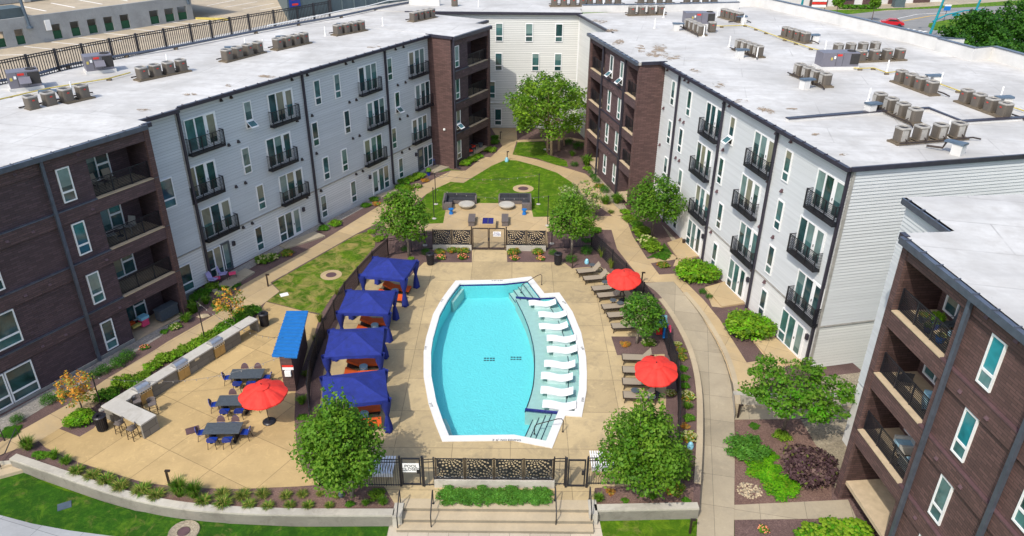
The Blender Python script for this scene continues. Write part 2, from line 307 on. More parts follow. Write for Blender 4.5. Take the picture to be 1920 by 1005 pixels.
for k, c in dict(lf1=(.085, .155, .018), lf2=(.055, .118, .012), lf3=(.12, .18, .025), ly1=(.16, .22, .02), ly2=(.09, .15, .012), dk1=(.022, .065, .010), dk2=(.04, .10, .015), or1=(.55, .22, .05), or2=(.42, .13, .03), pu1=(.075, .035, .06), pu2=(.14, .075, .10), og1=(.24, .20, .07), og2=(.11, .11, .03), ju1=(.055, .14, .025), ju2=(.09, .19, .04), lm1=(.12, .27, .01), lm2=(.06, .18, .008), pk1=(.72, .20, .18), cr1=(.36, .30, .20), wh1=(.24, .23, .16)).items(): M[k] = m_leaf('leaf_'+k, c)
M['balfloor'] = plain('tan_balcony_concrete', (.46, .36, .235), .8, var=.12)
# ================================================================== BUILDINGS
FL = Fac((-22.41, 48.22), 29.0); FA = Fac((-24.6, 40.0), 28.5); FD = Fac((-5.96, 72.44), 28.2)
FR = Fac((15.5, 50.0), 167.25); FC = Fac((7.54, 74.95), 166.6); FB = Fac((16.5, 27.0), 175.0); FE = Fac((-2.05, 86.4), 90.0); FS = Fac((7.31, 86.2), 166.6)
FRE = Fac((18.22, 37.95), 167.25-90)            # end wall of the right wing
RZ = 13.1
def xy(F, s, o=0.): q = F.w(s, 0, o); return (q[0], q[1])
def siding(mb, F, s0, s1, z0, z1, m=0, lap=.046, h=.2, o=0.):
    n = max(1, round((z1-z0)/h)); h = (z1-z0)/n
    for k in range(n):
        a, b = z0+k*h, z0+(k+1)*h
        g = a+.026
        mb.poly([F.w(s0, g, o+lap), F.w(s1, g, o+lap), F.w(s1, b, o+.006), F.w(s0, b, o+.006)], m)
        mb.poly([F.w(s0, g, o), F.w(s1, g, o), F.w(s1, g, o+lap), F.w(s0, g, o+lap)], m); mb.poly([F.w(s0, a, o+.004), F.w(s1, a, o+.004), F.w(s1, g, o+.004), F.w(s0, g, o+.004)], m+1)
    mb.poly([F.w(s0, z0, o+lap), F.w(s0, z1, o+.004), F.w(s0, z1, o), F.w(s0, z0, o)], m); mb.poly([F.w(s1, z0, o), F.w(s1, z1, o), F.w(s1, z1, o+.004), F.w(s1, z0, o+lap)], m)
GL = ['g1', 'g1', 'g2', 'g2', 'g1', 'g3', 'g4']
def pane(mb, F, s0, s1, z0, z1, o, blind=None):   # glass with, behind its upper part, sometimes a blind
    a = random.choice([0, 0, 1, 1, 0]); b = random.choice([None, None, .35, .55, .8]) if blind is None else blind
    if b: zb = z1-(z1-z0)*b; mb.poly([F.w(s0, zb, o), F.w(s1, zb, o), F.w(s1, z1, o), F.w(s0, z1, o)], random.choice([2, 3, 3])); z1 = zb
    mb.poly([F.w(s0, z0, o), F.w(s1, z0, o), F.w(s1, z1, o), F.w(s0, z1, o)], a)
GM = lambda: [M['g1'], M['g2'], M['g3'], M['g4'], M['g5']]
def frame(mb, F, s0, s1, z0, z1, o0, o1, t=.065, m=0):
    F.box(mb, s0, s1, z0, z0+t, o0, o1, m); F.box(mb, s0, s1, z1-t, z1, o0, o1, m); F.box(mb, s0, s0+t, z0+t, z1-t, o0, o1, m); F.box(mb, s1-t, s1, z0+t, z1-t, o0, o1, m)
def window(b, F, s0, s1, z0, z1, o=.06, tilt=False, t=.075, split=.3, tint=None):
    zm = z0+(z1-z0)*split; mb = MB(); frame(mb, F, s0, s1, z0, z1, o-.04, o+.045, t); F.box(mb, s0+t, s1-t, zm-t*.7, zm+t*.7, o-.04, o+.04)
    f = mb.done('window', M['white'], b); g = MB(); pane(g, F, s0+t, s1-t, zm+t*.7, z1-t, o+.005)
    if tint is not None: g.m = [tint]*len(g.m)
    if not tilt: pane(g, F, s0+t, s1-t, z0+t, zm-t*.7, o+.005, 0)
    p = g.done('pane', GM(), f)
    if tilt:                                       # lower sash hinged at its head and pushed outwards
        k = MB(); h = zm-z0-t*1.4; out = .5; q = lambda a, c: F.w(a, zm-t*.7-h*.80*c, o+.05+out*c)
        k.hexa([q(s0+t*.3, 0), q(s1-t*.3, 0), q(s1-t*.3, 1), q(s0+t*.3, 1)], [tuple(np.array(q(a, c))+np.array([0, 0, .03])) for a, c in ((s0+t*.3, 0), (s1-t*.3, 0), (s1-t*.3, 1), (s0+t*.3, 1))], 0)
        k.poly([tuple(np.array(q(a, c))+np.array([0, 0, .035])) for a, c in ((s0+t, .14), (s1-t, .14), (s1-t, .86), (s0+t, .86))], 1)
        k.done('open_sash', [M['white'], M['g2']], f)
        d = MB(); d.poly([F.w(s0+t, z0+t, o), F.w(s1-t, z0+t, o), F.w(s1-t, zm-t, o), F.w(s0+t, zm-t, o)]); d.done('opening', M['inner'], f)
    return f
def railing(b, F, s0, s1, z0, z1, o, ret=0., name='railing', bars=9, posts=4):
    mb = MB(); r = .022
    for k in range(bars+1):
        z = z0+.06+(z1-z0-.06)*k/bars; e = .024 if k in (0, bars) else .0095
        F.box(mb, s0, s1, z-e, z+e, o-.02, o+.02)
        if ret:
            for a in (s0, s1): F.box(mb, a-.018, a+.018, z-e, z+e, o-ret, o-.02)
    for k in range(posts): a = s0+(s1-s0)*k/(posts-1); F.box(mb, a-.028, a+.028, z0, z1+.03, o-.03, o+.03)
    return mb.done(name, M['black'], b)
def french(b, F, s0, s1, z1, ground=False, mir=False, door='white', h=2.3):
    """two tall windows beside a glazed door; upstairs behind a shallow iron balcony, at ground level a door onto the patio"""
    z0 = z1-h; W_ = s1-s0; sd = s0+W_*.37 if mir else s0+W_*.63
    wa, wb = (sd, s1) if mir else (s0, sd); da, db = (s0, sd) if mir else (sd, s1); sm = (wa+wb)/2; t = .075
    mb = MB(); frame(mb, F, wa, wb, z0+.02, z1, .01, .105, t); F.box(mb, sm-t*.7, sm+t*.7, z0+t, z1-t, .01, .1)
    f = mb.done('window', M['white'], b); g = MB(); zm = z0+.72
    k = 1 if mir else 0
    for i, (a, c) in enumerate(((wa+t, sm-t*.7), (sm+t*.7, wb-t))):
        if (ground and i == (1 if mir else 0)) or (not ground): pass
        pane(g, F, a, c, z0+t+.02, z1-t, .058)
    g.done('pane', GM(), f)
    if ground or True:
        mb2 = MB(); a, c = (sm+t*.7, wb-t) if mir else (wa+t, sm-t*.7)
        if ground: F.box(mb2, a, c, zm-.05, zm+.05, .01, .095); mb2.done('transom', M['white'], f)
    mb = MB(); tm = 1 if door == 'grey' else 0
    F.box(mb, da+.01, da+.14, z0-.02, z1+.01, .006, .085, tm); F.box(mb, db-.16, db, z0-.02, z1+.01, .006, .085, tm); F.box(mb, da+.14, db-.16, z1-.14, z1+.01, .006, .085, tm); F.box(mb, da+.14, db-.16, z0-.02, z0+.2, .006, .085, tm)
    if not mir: F.box(mb, da+.14, da+.2, z0+.2, z1-.14, .01, .08, 0)
    d = mb.done('patio_door', [M['white'], M['slate']], b); g = MB(); pane(g, F, da+.14, db-.16, z0+.2, z1-.14, .058); g.done('pane', GM(), d)
    hd = MB(); hs = da+.09 if not mir else db-.09; F.box(hd, hs-.02, hs+.02, z0+1.0, z0+1.15, .07, .12); hd.done('handle', M['black'], d)
    if not ground:
        ft = MB(); F.box(ft, s0-.12, s1+.12, z0-.17, z0-.06, .05, .5); bl = ft.done('balcony_ledge', M['black'], b)
        railing(bl, F, s0-.1, s1+.1, z0-.05, z0+1.02, .46, .40, 'railing', 10)
    else:
        lm = MB(); a = (s1+.35) if not mir else (s0-.35); F.box(lm, a-.1, a+.1, z1-.55, z1-.2, .04, .2); lm.done('wall_lamp', M['wood'] if False else M['trim'], b)
def vents(b, F, pts, name='vent_hood', m='bronze'):
    for s, z in pts:
        mb = MB(); mb.hexa([F.w(s-.1, z-.1, .03), F.w(s+.1, z-.1, .03), F.w(s+.1, z-.1, .2), F.w(s-.1, z-.1, .2)][::-1], [F.w(s-.08, z+.1, .03), F.w(s+.08, z+.1, .03), F.w(s+.08, z+.1, .08), F.w(s-.08, z+.1, .08)][::-1])
        mb.done(name, M[m], b)
def downspout(b, F, s, z0, z1, o=.1, wd=.16, m='trim'):
    mb = MB(); F.box(mb, s-wd/2, s+wd/2, z0+.15, z1, o-.06, o+.08); mb.bar(F.w(s, z0+.2, o), F.w(s+.05, z0+.06, o+.4), .14, .12); mb.done('downspout', M[m], b)
def gutter(b, F, s0, s1, z, o=.0, h=.22, wd=.26, m='trim', clips=True):
    mb = MB(); F.box(mb, s0, s1, z-h, z+.02, o+.03, o+wd)
    if clips:
        k = s0+.4
        while k < s1: F.box(mb, k-.02, k+.02, z+.02, z+.07, o+.03, o+wd); k += 1.1
    mb.done('gutter', M[m], b)
def body(b, pts, z0, z1, mat): mb = MB(); mb.prism(pts, z0, z1); return mb.done('wall', M[mat], b)
def roofslab(b, pts, z, th=.24, mat='roof'): mb = MB(); mb.prism(pts, z-th, z); return mb.done('roof', M[mat], b)
def upstand(b, pts, z0, h, t=.35, name='parapet', cap='gutter', closed=False):   # white membrane parapet with a metal cap
    p = [Vector((a[0], a[1])) for a in pts]; mb = MB(); L_ = []; R_ = []
    for i in range(len(p)):
        d = (p[min(i+1, len(p)-1)]-p[max(i-1, 0)]).normalized(); nn = Vector((-d.y, d.x))*t/2; L_.append(p[i]+nn); R_.append(p[i]-nn)
    for i in range(len(p)-1):
        q = [L_[i], R_[i], R_[i+1], L_[i+1]]; mb.prism([(a.x, a.y) for a in q], z0, z0+h, 0)
        q2 = [p[i]+(L_[i]-p[i])*1.25, p[i]+(R_[i]-p[i])*1.25, p[i+1]+(R_[i+1]-p[i+1])*1.25, p[i+1]+(L_[i+1]-p[i+1])*1.25]; mb.prism([(a.x, a.y) for a in q2], z0+h, z0+h+.07, 1)
    return mb.done(name, [M['upstand'], M[cap]], b)
WT = [2.35, 5.55, 8.75, 12.0]                     # window head heights per storey
def narrow(b, F, pts, w_=.74, tilts=()):
    for i, (u, v, fl) in enumerate(pts):
        s, z = F.sz(u, v); window(b, F, s-w_/2, s+w_/2, WT[fl]-2.02, WT[fl], tilt=i in tilts)
# ---------------------------------------------------------------- left wing, pale siding
bL = b = thing('apartment_building', 'long pale grey siding apartment wing with iron juliet balconies along the left walk', 'building', (*xy(FL, 14), 0))
body(b, [xy(FL, -3.38, -.02), xy(FL, 29.25, -.02), xy(FL, 29.25, -16.5), xy(FL, -3.38, -16.5)], -.7, RZ-.25, 'siding')
mb = MB(); siding(mb, FL, -.02, 29.2, 3.08, RZ-.2); siding(mb, FL, -3.38, -.02, 3.08, RZ-.2, 0, .046, .2, .35); mb.done('upper_siding', [M['siding'], M['lapshade']], b)
mb = MB(); siding(mb, FL, -.02, 29.2, .12, 3.0, 0, .03, .2); siding(mb, FL, -3.38, -.02, .12, 3.0, 0, .03, .2, .35); FL.box(mb, -.02, 29.2, -.3, .12, 0, .02); mb.done('lower_siding', [M['siding_low'], M['lapshade']], b)
mb = MB(); FL.box(mb, -.02, 29.2, 3.0, 3.08, .0, .09); FL.box(mb, -3.38, -.02, 3.0, 3.08, .35, .44); FL.box(mb, -.14, .0, .0, RZ-.3, .0, .41); mb.done('belt_trim', M['lightmetal'], b)
roofslab(b, [xy(FL, -5.2, -16.3), xy(FL, -5.2, .75), xy(FL, -.25, .75), xy(FL, .25, .32), xy(FL, 29.3, .32), xy(FL, 32, -6), xy(FL, 32, -16.3)], RZ)
gutter(b, FL, .2, 29.3, RZ-.02, .3); gutter(b, FL, -5.0, -.1, RZ-.02, .72)
for s in (.05, 11.95, 22.35): downspout(b, FL, s, 0, RZ-.2, .14 if s > 1 else .46)
for (p, q), fl, mir in [(((340.5, 220.7), (400.5, 204.7)), 3, 0), (((349, 311), (400.5, 295)), 2, 0), (((373, 391), (428.7, 368)), 1, 0), (((382, 471), (427.8, 451)), 0, 0),
        (((498.6, 175), (546, 163.3)), 3, 0), (((495.6, 259.7), (542.6, 244.5)), 2, 0), (((520.5, 329.7), (564.9, 312.4)), 1, 0), (((518.4, 408), (560.6, 387.7)), 0, 0),
        (((669, 127.8), (704, 116.8)), 3, 1), (((685.5, 193.7), (718.6, 181)), 2, 1), (((680.4, 263), (714.2, 249.5)), 1, 1), (((695.8, 321), (727, 308)), 0, 1),
        (((764, 100.6), (793.9, 90.4)), 3, 1), (((776.7, 161), (804, 151.3)), 2, 1), (((771, 226), (799, 213.5)), 1, 1), (((782, 279.5), (809, 269)), 0, 1)]:
    s0, s1 = FL.sz(*p)[0], FL.sz(*q)[0]
    if (p, fl) == ((349, 311), 2): s0 = s1-2.6; 
    french(b, FL, s0, s1, WT[fl], fl == 0, mir, 'grey' if (fl == 0 and (s0 < 3 or s0 > 25)) else 'white')
narrow(b, FL, [(464, 210.6, 3), (594, 171.7, 3), (631.4, 160.7, 3), (729.6, 130.2, 3), (460.6, 297.7, 2), (590, 249.5, 2), (650, 227.5, 2), (744, 188, 2), (488, 367.4, 1), (610.5, 314, 1), (645.2, 299, 1), (738, 258, 1), (485.3, 446, 0), (606.3, 385, 0), (662, 358, 0), (750.8, 314, 0)], tilts=(0, 7))
for fl in (0, 2): window(b, FL, -2.7, -1.35, WT[fl]-2.05, WT[fl], .41)
for z in (12.75, 9.5, 6.3, 3.0):
    vents(b, FL, [(s, z-.15) for s in (4.0, 4.9, 10.9, 12.6, 17.2, 18.1, 24.0, 25.2)]); vents(b, FL, [(-1.2, z-.15)])
# ---------------------------------------------------------------- right wing
bR = b = thing('apartment_building', 'pale grey siding apartment wing with juliet balconies and a blank end wall on the right', 'building', (*xy(FR, 0), 0))
body(b, [xy(FR, -14.0, -.02), xy(FR, 12.35, -.02), xy(FRE, 26, -.02), xy(FRE, 26, -24), xy(FR, -14, -25.5)], -1.0, RZ-.25, 'siding')
mb = MB(); siding(mb, FR, -13.4, 12.3, 3.08, RZ-.2); mb.done('upper_siding', [M['siding'], M['lapshade']], b)
mb = MB(); siding(mb, FR, -13.4, 12.3, .12, 3.0, 0, .03); FR.box(mb, -13.4, 12.3, -.7, .12, 0, .02); mb.done('lower_siding', [M['siding_low'], M['lapshade']], b)
mb = MB(); siding(mb, FRE, .12, 26, 3.08, RZ-.12); mb.done('end_siding', [M['siding'], M['lapshade']], b)
mb = MB(); siding(mb, FRE, .12, 26, -.6, 3.0, 0, .03); mb.done('lower_end_siding', [M['siding_back'], M['lapshade']], b)
mb = MB(); FR.box(mb, -13.4, 12.2, 3.0, 3.08, .0, .09); FRE.box(mb, .12, 26, 3.0, 3.08, .0, .09); FRE.box(mb, -.03, .12, -.6, RZ-.3, .0, .06); mb.done('belt_trim', M['lightmetal'], b)
RB = [(26.0, 92.5), (28.8, 92.6), (30.7, 87.7), (33.3, 82.0), (37.8, 68.5), (39.5, 68.1), (37.5, 68.0), (38.5, 64.1), (40.5, 64.8), (42.6, 54.0), (48.5, 44.2)]
roofslab(b, [xy(FS, 0, .35), xy(FS, 11.6, .35), xy(FC, 12.9, -1.8), xy(FR, -13.2, .3), xy(FR, 12.4, .3), (xy(FRE, 26.2, .12)), (48.5, 44.2)] + RB[:-1][::-1], RZ)
gutter(b, FR, -13.2, 12.45, RZ-.02, .28)
mb = MB(); FRE.box(mb, -.3, 26.2, RZ-.2, RZ+.05, .1, .24); mb.done('end_coping', M['trim'], b)
upstand(b, RB, RZ-.1, 1.15, .4)
upstand(b, [G(1475, 227, RZ)[:2], G(1640, 213, RZ)[:2], G(1740, 207, RZ)[:2], G(1803, 232, RZ)[:2], G(1960, 222, RZ)[:2]], RZ-.02, .16, .3, 'roof_curb', 'trim')
for u, v in ((1278, 138.7), (1362.6, 184), (1463.7, 240)): downspout(b, FR, FR.sz(u, v)[0], -.2, RZ-.2, .14)
downspout(b, FR, 12.2, -.5, RZ-.2, .14)
for (p, q), fl in [(((1328, 187.7), (1356.7, 204.6)), 3), (((1310.2, 261.2), (1337.3, 279)), 2), (((1308.5, 343.4), (1334.7, 362.9)), 1), (((1292.4, 408.9), (1317.5, 429.7)), 0), (((1419, 239.7), (1458, 262)), 3), (((1394.3, 321.4), (1429.4, 343.4)), 2),
        (((1391.4, 411.9), (1425.4, 442.6)), 1), (((1370.5, 484), (1401, 511)), 0), (((1538.4, 308.8), (1591, 336.7)), 3), (((1504.5, 399.5), (1551.4, 432.4)), 2), (((1499.8, 504.3), (1547, 542.4)), 1), (((1469, 580), (1510.8, 618.6)), 0)]:
    french(b, FR, FR.sz(*p)[0], FR.sz(*q)[0]+.05, WT[fl], fl == 0)
narrow(b, FR, [(1263.2, 174, 3), (1293.3, 193.6, 3), (1374.5, 238.4, 3), (1478.6, 306.3, 3), (1256.4, 246, 2), (1277.2, 261, 2), (1352.5, 319, 2), (1461.7, 405, 2), (1249, 314, 1), (1276, 338.4, 1), (1350.8, 405, 1), (1445.5, 487.4, 1), (1268, 410, 0), (1341.2, 474.8, 0), (1432, 565, 0), (1243, 385, 0)], tilts=(2,))
for i, z in enumerate((12.55, 9.35, 6.15, 2.85)): vents(b, FR, [(s, z) for s in (-12.6, -9.2, -8.5, -2.5, -1.7, 4.6, 6.3)], m='chairbrown')
# ---------------------------------------------------------------- brick blocks
def brickblock(b, F, s0, s1, opens, tops, top, depth, zb, bandm='brickband', wallm='brick', sills=True, ledge='gutter', finl=.3, finr=.3, zslab=None):
    """a brick-faced block: solid behind, with open recessed balconies (s0, s1, door side) on every storey and proud storey bands"""
    rec = 1.9; segs = []; c = s0
    for a, e in opens:
        if a > c: segs.append((c, a))
        c = e
    if c < s1: segs.append((c, s1))
    mb = MB(); F.box(mb, s0, s1, zb, top-.25, -depth, -rec)
    for a, e in segs: F.box(mb, a, e, zb, top-.25, -rec, -.003 if a == s0 else -.003)
    mb.done('wall', M[wallm], b)
    fl = [t-2.4 for t in tops]; bands = [(z-.78, z-.004) for z in fl[1:]] + [(tops[-1]+.05, top-.22)]
    mb = MB()
    for z0, z1 in bands: F.box(mb, s0+finl, s1-finr, z0, z1, -.12, .13)
    mb.done('storey_band', M[bandm], b)
    for z0, z1 in bands[:-1]:
        for a, e in segs:
            a, e = max(a, s0+finl), min(e, s1-finr)
            if e-a > .2: mb = MB(); F.box(mb, a, e, z1, z1+.07, -.002, .16); mb.done('ledge', M[ledge], b)
    for a, e in opens:
        for i, z in enumerate(fl):
            mb = MB(); F.box(mb, a, e, z-.2, z, -rec, -.02); F.box(mb, a, e, z+.002, z+.05, -.22, .155) if i else None
            fo = mb.done('balcony_floor', M['balfloor'], b)
            if i == 0: continue
            railing(b, F, a+.03, e-.03, z+.06, z+1.1, -.14, 0, 'balcony_railing', 11, 4)
    return fl
def balcony_doors(b, F, a, e, z, sh=.12):
    """glazing at the back of a recessed balcony"""
    G2 = Fac(F.w(0, 0, -1.9), math.degrees(F.ang)); mb = MB(); t = .08; w0, w1 = a+(e-a)*sh, a+(e-a)*(sh+.45); wm = w0+(w1-w0)*.5; zh = z+2.2
    frame(mb, G2, w0, w1, z+.25, zh, .01, .09, t); G2.box(mb, wm-t/2, wm+t/2, z+.33, zh-t, .01, .085); G2.box(mb, wm+t/2, w1-t, z+1.15, z+1.27, .01, .085)
    f = mb.done('window', M['white'], b); g = MB(); pane(g, G2, w0+t, wm-t/2, z+.33, zh-t, .04); pane(g, G2, wm+t/2, w1-t, z+.33, z+1.15, .04, 0); pane(g, G2, wm+t/2, w1-t, z+1.27, zh-t, .04, 0); g.done('pane', GM(), f)
TA = [2.2, 5.54, 8.84, 12.15]
bA = b = thing('apartment_building', 'dark brown brick apartment block with recessed corner balconies at the left edge', 'building', (*xy(FA, 0), 0))
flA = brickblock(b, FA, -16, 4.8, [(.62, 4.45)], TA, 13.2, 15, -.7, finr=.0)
mb = MB(); FA.box(mb, 4.45, 4.82, -.7, 13.0, -1.9, .16); mb.done('corner_fin', M['bricklit'], b)
roofslab(b, [xy(FA, -16, .3), xy(FA, 4.95, .3), xy(FA, 4.95, -16.5), xy(FA, -16, -16.5)], 13.22)
gutter(b, FA, -16, 4.6, 13.2, .2, .26, .3, 'gutter')
mb = MB(); FA.box(mb, 4.4, 5.0, 13.0, 13.26, .12, .34); mb.done('corner_cap', M['trim'], b)
for s in (-2.0,): downspout(b, FA, s, -.2, 13.1, .24, .17, 'gutter')
for t in TA: window(b, FA, -1.26, -.48, t-2.0, t, .03, tint=None)
for i, t in enumerate(TA):
    for a, e in ((-9.4, -7.15), (-7.1, -5.58)): window(b, FA, a, e, t-2.05, t, .03) if not (i == 3) else None
    vents(b, FA, [(-3.4, t+.5), (-4.8, t+.5), (.15, t+.5)], m='chairbrown')
for z in flA: balcony_doors(b, FA, .62, 4.45, z, .2)
mb = MB(); FA.box(mb, -16, .6, -.25, .1, .02, .09); mb.done('foundation_strip', M['lightmetal'], b)
TD = [2.85, 5.95, 9.03, 12.13]
b = thing('apartment_building', 'narrow brown brick block with open balconies beyond the left siding wing', 'building', (*xy(FD, 3.5), 0))
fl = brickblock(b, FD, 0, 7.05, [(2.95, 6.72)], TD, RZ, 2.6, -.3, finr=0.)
mb = MB(); FD.box(mb, 6.72, 7.12, -.3, 12.9, -2.6, .16); mb.done('corner_fin', M['bricklit'], b)
FDE = Fac(FD.w(0, 0), 28.2+90); FDE = Fac((FD.w(0, 0, -2.62)[0], FD.w(0, 0, -2.62)[1]), 28.2+90)
mb = MB(); FDE.box(mb, 0, 2.6, -.3, RZ-.24, .0, .05); mb.done('end_wall', M['bricklit'], b)
roofslab(b, [xy(FD, -.1, .3), xy(FD, 7.2, .3), xy(FD, 7.2, -1.6), xy(FD, 9.6, -1.6), xy(FD, 9.6, -18), xy(FD, -.1, -18)], RZ+.02)
gutter(b, FD, -.1, 7.0, RZ, .2, .3, .3, 'trim', False); gutter(b, FD, 7.2, 9.6, RZ, -1.7, .25, .3, 'trim', False)
mb = MB(); FDE.box(mb, -.1, 2.9, RZ-.2, RZ+.06, .06, .2); mb.done('end_coping', M['trim'], b)
downspout(b, FD, .12, 0, RZ-.2, .2, .15)
for i, t in enumerate(TD): window(b, FD, .52, 1.3, t-2.03, t, .03, tilt=(i == 1), tint=[3, None, None, 3][i])
for z in fl: balcony_doors(b, FD, 2.95, 6.72, z)
vents(b, FD, [(1.9, t+.5) for t in TD], m='chairbrown')
lm = MB(); c = FDE.w(1.6, 4.0, .1); lm.lathe(c, [(.0, -.13), (.1, -.1), (.13, 0), (.1, .1), (0, .13)], 10, cap=False); lm.done('globe_lamp', M['pvc'], b)
TC = [2.95, 6.03, 9.12, 12.24]
b = thing('apartment_building', 'brown brick block with two stacks of recessed balconies beyond the right siding wing', 'building', (*xy(FC, 6), 0))
fl = brickblock(b, FC, 0, 12.88, [(.45, 4.0), (9.95, 12.5)], TC, RZ, 5, -.5, finl=.0, finr=.3, wallm='brickband', ledge='trim')
for a_, e_ in ((-.03, .45), (12.52, 12.9)): mb = MB(); FC.box(mb, a_, e_, -.5, 12.9, -2.2, .16); mb.done('corner_fin', M['bricklit'], b)
FCE = Fac(FC.w(12.9, 0, .0), 166.6-90)
mb = MB(); FCE.box(mb, 0, 2.1, -.5, RZ-.24, .0, .05); mb.done('end_wall', M['bricklit'], b)
roofslab(b, [xy(FC, -.2, .3), xy(FC, 13.0, .3), xy(FC, 13.0, -6), xy(FC, -.2, -6)], RZ+.02)
gutter(b, FC, -.1, 12.9, RZ, .2, .26, .3, 'gutter'); mb = MB(); FCE.box(mb, -.1, 2.15, RZ-.2, RZ+.06, .06, .2); mb.done('end_coping', M['trim'], b)
for s in (4.15, 9.8): downspout(b, FC, s, 0, RZ-.2, .22, .16)
for i, t in enumerate(TC):
    for k, s in enumerate((5.62, 8.28)): window(b, FC, s, s+.75, t-2.03, t, .03, tilt=(i == 3), tint=3 if k else None)
    vents(b, FC, [(6.7, t+.42), (7.2, t+.42)], m='chairbrown')
for z in fl:
    for a, e in ((.45, 4.0), (9.95, 12.5)): balcony_doors(b, FC, a, e, z)
# back wing, with the short return that carries two juliet balconies
b = thing('apartment_building', 'pale siding wall with plain windows closing the far end of the courtyard', 'building', (2, 86.4, 0))
body(b, [(-12, 86.42), (7.3, 86.42), (7.3, 112), (-12, 112)], -.3, RZ-.2, 'siding_back')
mb = MB(); siding(mb, FE, -8, 9.36, 3.1, RZ-.2, 0, .045); siding(mb, FE, -8, 9.36, .1, 3.0, 0, .03); mb.done('siding', [M['siding_back'], M['lapshade']], b)
mb = MB(); siding(mb, FS, 0, 11.4, 0, RZ-.2); mb.done('return_siding', [M['siding_back'], M['lapshade']], b)
body(b, [xy(FS, 0.02, -.02), xy(FS, 11.5, -.02), xy(FS, 11.5, -8), xy(FS, 0.02, -8)], -.3, RZ-.3, 'siding_back')
mb = MB(); FE.box(mb, -8, 9.3, 3.0, 3.1, 0, .09); FE.box(mb, 9.2, 9.36, 0, RZ-.3, 0, .08); mb.done('belt_trim', M['white'], b)
roofslab(b, [(-12.5, 86.1), (7.45, 86.1), (7.45, 89), (29, 93), (28, 128), (-34, 128), (-20, 88)], RZ+.1)
mb = MB(); FE.box(mb, -10, 9.55, RZ-.16, RZ+.13, .3, .42); mb.done('gutter', M['trim'], b)
gutter(b, FS, -.1, 11.5, RZ, .2, .2, .24, 'trim', False)
upstand(b, [G(1091, 23, RZ)[:2], G(1240, 21, RZ)[:2], G(1384, 17, RZ)[:2]], RZ, .75, .3)
for u, v, fl in ((936, 64, 3), (992, 64, 3), (1048, 64, 3), (935, 117, 2), (1004, 117, 2), (1046, 117, 2), (922, 168, 1), (934, 218, 0)):
    s, z = FE.sz(u, v); window(b, FE, s-.42, s+.42, WT[fl]-2.0, WT[fl], .06)
for i, t in enumerate((5.5, 8.75, 12.0)):
    french(b, FS, 5.2, 7.6, t, False)
downspout(b, FS, 9.9, 0, RZ-.2, .12)
# ---------------------------------------------------------------- near right block
TB = [3.0, 6.2, 9.45, 12.7]
bB = b = thing('apartment_building', 'reddish brown brick apartment block with slatted balconies filling the right edge', 'building', (*xy(FB, 3), -.5))
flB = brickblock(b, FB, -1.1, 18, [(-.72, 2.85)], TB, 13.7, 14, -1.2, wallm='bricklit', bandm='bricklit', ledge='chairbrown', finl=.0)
mb = MB(); FB.box(mb, -1.12, -.72, -1.2, 13.5, -1.9, .16); mb.done('corner_fin', M['bricklit'], b)
FBR = Fac(FB.w(-1.12, 0, -1.9)[:2], 175.0)        # siding return set back behind the brick corner
body(b, [xy(FB, -1.0, -2.17), xy(FB, -1.0, -13), xy(FB, -4.92, -13), xy(FB, -4.92, -2.17)], -1.2, 13.4, 'siding')
mb = MB(); FBS = Fac(FB.w(0, 0, -2.15)[:2], 175.0); siding(mb, FBS, -4.92, -1.12, 3.4, 13.4); mb.done('siding', [M['siding'], M['lapshade']], b)
mb = MB(); siding(mb, FBS, -4.92, -1.12, -1.0, 3.3, 0, .03); mb.done('lower_siding', [M['siding_low'], M['lapshade']], b)
roofslab(b, [xy(FB, -1.3, .3), xy(FB, 18, .3), xy(FB, 18, -13.5), xy(FB, -5.05, -13.5), xy(FB, -5.05, -1.95), xy(FB, -1.3, -1.95)], 13.72)
gutter(b, FB, -1.0, 18, 13.7, .2, .28, .3, 'gutter'); gutter(b, FB, -5.0, -1.35, 13.7, -2.12, .26, .26, 'gutter')
mb = MB(); FB.box(mb, -1.32, -.9, 13.45, 13.76, .1, .32); mb.done('corner_cap', M['trim'], b)
for s in (3.55, 7.55): downspout(b, FB, s, -.4, 13.5, .25, .18, 'gutter')
for i, t in enumerate(TB):
    window(b, FB, 4.75, 5.5, t-2.05, t, .03, tint=[1, 1, 4, 4][i]); window(b, FB, 8.25, 9.6, t-2.05, t, .03); window(b, FB, 9.65, 11, t-2.05, t, .03)
    vents(b, FB, [(4.35, t+.45), (5.9, t+.45)], m='chairbrown')
for z in flB: balcony_doors(b, FB, -.72, 2.85, z)
M['riser'] = m_conc('stained_riser_concrete', (.22, .19, .14), vary=.25, stain=(.1, .09, .07), sa=.6)
# ================================================================== GROUND, PATHS, POOL
Z1 = .004
def flat(pts): return [tuple(p)[:2] for p in pts]
def sheet(name, pts, mat, lv, z=0.0, raw=False):
    q = ccw(flat(pts if raw else [G(u, v, z) for u, v in pts])); mb = MB(); mb.poly([(x, y, z+lv*Z1) for x, y in q]); return struct(mb, name, M[mat])
def smooth(pts, k=2):                            # corner cutting for curved outlines
    pts = [np.array(p, float) for p in pts]
    for _ in range(k):
        o = [pts[0]]
        for a, b in zip(pts[:-1], pts[1:]): o += [a*.75+b*.25, a*.25+b*.75]
        pts = o+[pts[-1]]
    return pts
LOW = -.60

